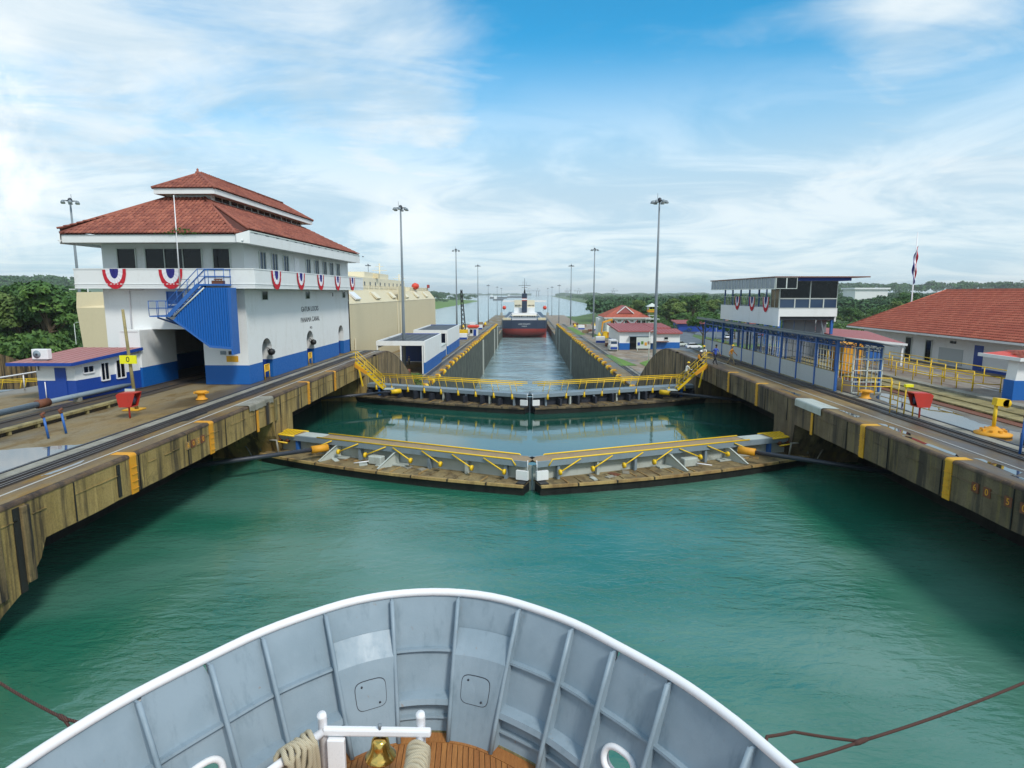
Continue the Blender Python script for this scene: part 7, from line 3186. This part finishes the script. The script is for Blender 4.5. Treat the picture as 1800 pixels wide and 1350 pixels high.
dk = [a for a in np.linspace(arc[3], arc[-4], 130)]
b = MB()
b.grid([[DP(a, ZK - .012, .45), DP(a, ZK - .012, 2.6)] for a in dk])
b.build('deck_bed', M['caulk'], ship)
b = MB()
b.grid([[DP(a, ZK + .012, .47), DP(a, ZK + .016, .53), DP(a, ZK - .01, .54)] for a in dk])
b.build('waterway', M['conc_yellow'], ship)
margin = .70
for i in range(26):
    a0 = arc[4] + (arc[-5] - arc[4]) * i / 26
    a1 = arc[4] + (arc[-5] - arc[4]) * (i + 1) / 26
    b = MB()
    b.grid([[DP(a0 + .004 + (a1 - a0 - .008) * k / 6, z, o) for z, o in ((ZK - .01, .545), (ZK + .004, .545), (ZK + .004, margin), (ZK - .01, margin))] for k in range(7)])
    b.build('margin_plank', M['teak'], ship)
inner = [(q[0] + n[0] * (margin + .008), q[1] + n[1] * (margin + .008)) for q, n in zip(dense, nrm)]


def s_start(w):
    best = None
    for i in range(len(inner) - 1):
        (s1, w1), (s2, w2) = inner[i], inner[i + 1]
        if (w1 - w) * (w2 - w) <= 0 and abs(w2 - w1) > 1e-9:
            s = s1 + (s2 - s1) * (w - w1) / (w2 - w1)
            best = s if best is None else min(best, s)
    return best


pw, gp = .062, .007
k = int(3.5 / pw)
for i in range(-k, k + 1):
    w0, w1 = i * pw - pw / 2 + gp / 2, i * pw + pw / 2 - gp / 2
    sa, sb = s_start(w0), s_start(w1)
    if sa is None or sb is None or max(sa, sb) > 8:
        continue
    b = MB()

    def L(s, w, z):
        p = AP - FWD * s + RGT * w
        return (p.x, p.y, z)
    vs = [L(sa, w0, ZK + .004), L(sb, w1, ZK + .004), L(9, w1, ZK + .004), L(9, w0, ZK + .004)]
    vs += [(x, y, ZK - .012) for x, y, z in vs]
    b.add(vs, [(0, 1, 2, 3), (0, 4, 5, 1), (1, 5, 6, 2), (2, 6, 7, 3), (3, 7, 4, 0)])
    b.build('deck_plank', M['teak'], ship)

# bell stand
bs = thing('bell_stand', 'white pipe stand carrying the ship bell on the teak deck', 'stand', (-1.5, 5.45, ZK))
lp_, rp_ = Vector((-2.0, 5.47, 0)), Vector((-1.03, 5.5, 0))
for p, lean in ((lp_, -.0), (rp_, 0)):
    b = MB()
    b.tube([(p.x, p.y, ZK), (p.x, p.y, 2.36), (p.x, p.y - .02, 2.4)], .045, 12)
    b.build('post', M['white_clean'], bs)
b = MB()
b.box(-1.98, -.92, 5.40, 5.47, 2.2, 2.28)
b.build('cross_bar', M['white_clean'], bs, bevel=.02)
b = MB()
b.box(-1.93, -1.76, 5.36, 5.42, ZK, 2.19)
b.build('side_plate', M['white_clean'], bs, bevel=.01)
for pts in ([(-2.0, 5.43, 2.22), (-2.32, 4.95, 2.2), (-2.75, 4.2, 2.15)], [(-1.03, 5.46, 2.18), (-1.0, 5.0, 2.12), (-.98, 4.0, 2.05)]):
    b = MB()
    b.tube(pts, .042, 10)
    b.build('side_rail', M['white_clean'], bs)
for q in ((-2.75, 4.2), (-.98, 4.0)):
    b = MB()
    b.tube([(q[0], q[1], ZK), (q[0], q[1], 2.12)], .042, 10)
    b.build('post', M['white_clean'], bs)
bell = thing('ship_bell', 'polished brass ship bell hanging under the white bar', 'bell', (-1.42, 5.42, 2.2))
b = MB()
b.lathe([(.014, 2.19), (.06, 2.185), (.082, 2.165), (.09, 2.11), (.102, 2.06), (.13, 2.015), (.152, 1.99), (.15, 1.978), (.12, 1.995), (.07, 2.12), (.014, 2.16)], (-1.42, 5.42, 0), 32)
b.build('bell_body', M['brass'], bell)
b = MB()
b.lathe([(.014, 2.17), (.014, 2.30), (.02, 2.305), (.018, 2.33), (.004, 2.335)], (-1.42, 5.42, 0), 10)
b.build('hanger_bolt', M['galv'], bell)
b = MB()
b.tube([(-1.42, 5.42, 2.1), (-1.42, 5.42, 1.965)], [.008, .022], 8)
b.build('clapper', M['brass'], bell)


def rope_hank(c, d, n, drop, label):
    """loops of rope hung over a rail. c: rail point, d: rail direction"""
    root = thing('rope_hank', label, 'rope', c)
    d = Vector(d).normalized()
    sd = Vector((-d.y, d.x, 0)).normalized()
    rr = random.Random(int(abs(c[0]) * 100))
    for i in range(n):
        o = Vector(c) + d * (.05 * i) - d * .02
        dr = drop * rr.uniform(.88, 1.12)
        wd = .085 + .01 * rr.random()
        pts = []
        for k in range(28):
            t = 2 * math.pi * k / 28
            s_, z = math.sin(t), math.cos(t)
            zz = .075 * z if z > 0 else dr * z
            pts.append(o + sd * (wd * s_ * (1 if z > -.4 else .85)) + Vector((0, 0, zz)) + d * (.02 * math.sin(t * 2 + i) + .03 * (1 - z) * rr.uniform(-.4, .4)))
        b = MB()
        b.tube(pts, .026, 8, closed=True)
        b.build('rope_loop', M['rope'], root)
    return root


rope_hank((-2.08, 5.3, 2.22), (-.55, -.83, 0), 7, .62, 'tan rope hank hung over the left rail by the bell')
rope_hank((-1.02, 5.28, 2.16), (.06, -1, 0), 7, .5, 'tan rope hank hung over the right rail by the bell')


def line(name, label, strands, r=.022, knot=None):
    t = thing(name, label, 'rope', strands[0][0])
    for pts in strands:
        # slight catenary between points
        out = []
        for i in range(len(pts) - 1):
            a, c = Vector(pts[i]), Vector(pts[i + 1])
            m = 10
            for k in range(m):
                u = k / m
                out.append(a.lerp(c, u) - Vector((0, 0, .012 * (c - a).length * 4 * u * (1 - u))))
        out.append(Vector(pts[-1]))
        b = MB()
        b.tube(out, r, 8)
        b.build('strand', M['line'], t)
    if knot:
        b = MB()
        q = Vector(knot[0])
        d = Vector(knot[1]).normalized()
        b.tube([q - d * .09, q - d * .04, q + d * .04, q + d * .1], [r * 1.3, r * 1.7, r * 1.6, r * 1.2], 8)
        b.build('splice', M['line'], t)
    return t


SPR = (3.42, 5.74, 1.98)
line('mooring_line', 'dark mooring line with an eye running off to the right wall', [
    [(2.28, 5.36, 2.12), (2.42, 5.62, 2.11), (2.75, 5.76, 2.06), SPR],
    [(2.28, 5.36, 2.10), (2.5, 5.36, 2.03), (2.85, 5.5, 2.0), SPR],
    [SPR, (5.85, 6.74, 1.99), (16.9, 11.4, 2.2)]], .016, (SPR, (2.4, 1, 0)))
MB_ = thing('line_shackle', 'pale shackle where the right mooring line meets the hull', 'shackle', (2.27, 5.34, 2.1))
b = MB()
b.tube([(2.22, 5.3, 2.12), (2.32, 5.42, 2.12)], .035, 8)
b.build('shackle_pin', M['conc_grey'], MB_)
SPL = (-4.92, 5.84, 2.02)
line('mooring_line', 'dark mooring line splitting in two at the left hull', [
    [(-16.3, 12.2, 1.2), (-6.13, 6.44, 2.0), SPL],
    [SPL, (-4.45, 5.72, 2.02), (-3.5, 5.4, 2.1)],
    [SPL, (-4.6, 5.62, 1.97), (-3.6, 5.1, 2.0)]], .016, (SPL, (2, -1, 0)))


# ================================================================== PEOPLE
def person(loc, rz, label, top, bottom, hat=None, hair='black', pose='stand', sleeves='long', load=None, scale=1.0):
    """one continuous body grown by a skin modifier; facing local +Y"""
    root = thing('person', label, 'person', loc, rz, world=False)
    lean = {'stand': .03, 'walk': .10, 'climb': .28, 'crouch': .45}[pose]
    hip = {'stand': .93, 'walk': .91, 'climb': .90, 'crouch': .62}[pose]
    J, E, RAD, BODY = [], [], [], []

    def add(p, r, parent=None, kind='top'):
        J.append(Vector(p))
        RAD.append(r)
        BODY.append(kind)
        if parent is not None:
            E.append((parent, len(J) - 1))
        return len(J) - 1

    up = lambda h: (0, lean * (h - 0), hip + h)
    pel = add((0, 0, hip), .125, None, 'bottom')
    wai = add((0, lean * .18, hip + .18), .115, pel)
    che = add((0, lean * .38, hip + .38), .14, wai)
    neb = add((0, lean * .54, hip + .53), .07, che)
    nec = add((0, lean * .60 + .01, hip + .60), .052, neb, 'skin')
    hd1 = add((0, lean * .66 + .03, hip + .68), .078, nec, 'skin')
    hd2 = add((0, lean * .72 + .035, hip + .77), .085, hd1, 'skin')
    swing = {'stand': .03, 'walk': .30, 'climb': .12, 'crouch': .05}[pose]
    for s in (-1, 1):
        f = s * swing
        h = add((s * .095, 0, hip - .06), .095, pel, 'bottom')
        if pose == 'crouch':
            kn = add((s * .14, .36, .50), .068, h, 'bottom')
            an = add((s * .13, .08, .10), .045, kn, 'bottom')
            add((s * .13, .24, .05), .04, an, 'shoe')
        elif pose == 'climb' and s > 0:
            kn = add((s * .10, .30, .66), .072, h, 'bottom')
            an = add((s * .10, .22, .30), .046, kn, 'bottom')
            add((s * .10, .38, .25), .04, an, 'shoe')
        else:
            kn = add((s * .10, f * .55 + .04, hip * .52), .07, h, 'bottom')
            an = add((s * .10, f * 1.15 - .02, .10), .046, kn, 'bottom')
            add((s * .11, f * 1.15 + .15, .045), .04, an, 'shoe')
        sh = add((s * .19, lean * .50, hip + .48), .068, che)
        ar = -f * .9
        fwd_ = {'stand': .06, 'walk': ar, 'climb': .34, 'crouch': .38}[pose]
        el = add((s * .235, lean * .42 + fwd_ * .55 - .02, hip + .22), .047, sh, 'top')
        wr = add((s * .225, lean * .35 + fwd_ + .08, hip + (.02 if pose in ('stand', 'walk') else .16)), .035, el, 'top' if sleeves == 'long' else 'skin')
        pm = add((s * .22, lean * .33 + fwd_ + .13, hip - .06 + (.0 if pose in ('stand', 'walk') else .16)), .038, wr, 'skin')
        for q in range(4):
            add((s * (.22 - .022 * (q - 1.5)), lean * .33 + fwd_ + .16, hip - .145 - .008 * (q % 3) + (.0 if pose in ('stand', 'walk') else .16)), .0095, pm, 'skin')
        add((s * .165, lean * .33 + fwd_ + .17, hip - .09 + (.0 if pose in ('stand', 'walk') else .16)), .011, pm, 'skin')
    me = bpy.data.meshes.new('body')
    me.from_pydata([tuple(j) for j in J], E, [])
    o = bpy.data.objects.new('body_tmp', me)
    COL.objects.link(o)
    sk = o.modifiers.new('skin', 'SKIN')
    sk.use_smooth_shade = True
    for v, r in zip(me.skin_vertices[0].data, RAD):
        v.radius = (r, r * .86)
    me.skin_vertices[0].data[0].use_root = True
    ss = o.modifiers.new('sub', 'SUBSURF')
    ss.levels = 1
    dg = bpy.context.evaluated_depsgraph_get()
    m2 = bpy.data.meshes.new_from_object(o.evaluated_get(dg))
    bpy.data.objects.remove(o, do_unlink=True)
    m2.name = 'body'
    kinds = ['skin', 'top', 'bottom', 'shoe']
    m2.materials.clear()
    for m in (M['skin'], M[top], M[bottom], M['black']):
        m2.materials.append(m)
    P = np.array([tuple(j) for j in J])
    for f in m2.polygons:
        c = np.array(f.center)
        best, bk = 9e9, 'top'
        for a, bb in E:
            d = P[bb] - P[a]
            t = max(0.0, min(1.0, float((c - P[a]) @ d / (d @ d + 1e-9))))
            q = np.linalg.norm(c - P[a] - d * t) - RAD[bb] * .5
            if q < best:
                best, bk = q, BODY[bb]
        f.material_index = kinds.index(bk)
    body = bpy.data.objects.new('body', m2)
    COL.objects.link(body)
    body.parent = root
    hx = J[hd2]
    b = MB()
    if hat:
        b.lathe([(.16, .0), (.165, .012), (.118, .02), (.112, .07), (.08, .115), (.01, .13)], (hx.x, hx.y, hx.z + .03), 14)
        b.build('hard_hat', M[hat], root, local=True)
    else:
        b.lathe([(.1, -.03), (.105, .02), (.09, .075), (.05, .105), (.01, .112)], (hx.x, hx.y - .015, hx.z + .02), 12)
        b.build('hair', M[hair], root, local=True)
    # face: nose, eyes, mouth
    b = MB()
    b.tube([(hx.x, hx.y + .07, hx.z - .005), (hx.x, hx.y + .1, hx.z - .035)], [.008, .014], 6)
    b.build('nose', M['skin'], root, local=True)
    for s in (-1, 1):
        b = MB()
        b.cbox((hx.x + s * .03, hx.y + .083, hx.z + .0), (.022, .008, .01))
        b.build('eye', M['black'], root, local=True)
    b = MB()
    b.cbox((hx.x, hx.y + .078, hx.z - .062), (.045, .008, .01))
    b.build('mouth', M['rust'], root, local=True)
    if load == 'vest':
        b = MB()
        b.lathe([(.155, -.02), (.175, .16), (.185, .34), (.12, .44)], (0, lean * .3, hip + .06), 14)
        b.v = [(x, y * .8 + lean * .05, z) for x, y, z in b.v]
        b.build('vest', M['cloth_orange'], root, local=True)
    if load == 'bag':
        b = MB()
        b.cbox((.3, .1, hip - .05), (.1, .3, .25))
        b.build('shoulder_bag', M['cloth_dark'], root, local=True)
    root.scale = (scale,) * 3
    return root


person((17.35, 56.6, .006), R(205), 'person in a bright blue shirt and dark trousers striding on the quay', 'cloth_blue', 'cloth_dark', None, 'black', 'walk', 'short', None, 1.02)
person((18.75, 56.4, .02), R(240), 'person in an orange shirt, khaki trousers and hard hat on the track', 'cloth_orange', 'cloth_khaki', 'yellow', 'black', 'walk', 'long', None, 1.0)
person((15.0, 57.6, -1.72), R(-75), 'person in white shirt and yellow hard hat climbing the gate stair', 'cloth_white', 'cloth_khaki', 'yellow', 'black', 'climb', 'long', None, 1.02)
person((16.15, 57.75, -.62), R(-90), 'person in dark clothes with orange vest near the stair top', 'cloth_dark', 'cloth_dark', 'white_clean', 'black', 'climb', 'long', 'vest', 1.0)
person((17.2, 59.4, .006), R(150), 'person in pale shirt bending down on the quay behind the stair', 'cloth_white', 'cloth_khaki', 'yellow', 'black', 'crouch', 'short', None, 1.0)
for i, (x, y, rz, top, hat) in enumerate(((-24.6, 128, 40, 'cloth_white', 'yellow'), (-22.8, 110.5, 160, 'cloth_orange', 'white_clean'), (-21.0, 226, 90, 'cloth_blue', 'yellow'))):
    person((x, y, zq(y)), R(rz), ('person in white shirt under the nearer open shed', 'person in orange shirt standing before the nearer open shed', 'person in blue shirt by the small orange roofed hut')[i], top, 'cloth_dark', hat, 'black', 'stand', 'long')

# ================================================================== HAZE
hz = MB()
hz.box(-7200, 7200, -80, 9600, -27.5, 96)
m = bpy.data.materials.new('thin_haze')
m.use_nodes = True
nt = m.node_tree
nt.nodes.clear()
o_ = nt.nodes.new('ShaderNodeOutputMaterial')
v_ = nt.nodes.new('ShaderNodeVolumePrincipled')
v_.inputs['Color'].default_value = (.93, .975, 1.0, 1)
v_.inputs['Density'].default_value = 0.00011
v_.inputs['Anisotropy'].default_value = 0.1
nt.links.new(v_.outputs[0], o_.inputs['Volume'])
ho = hz.build('haze', m, kind='stuff')
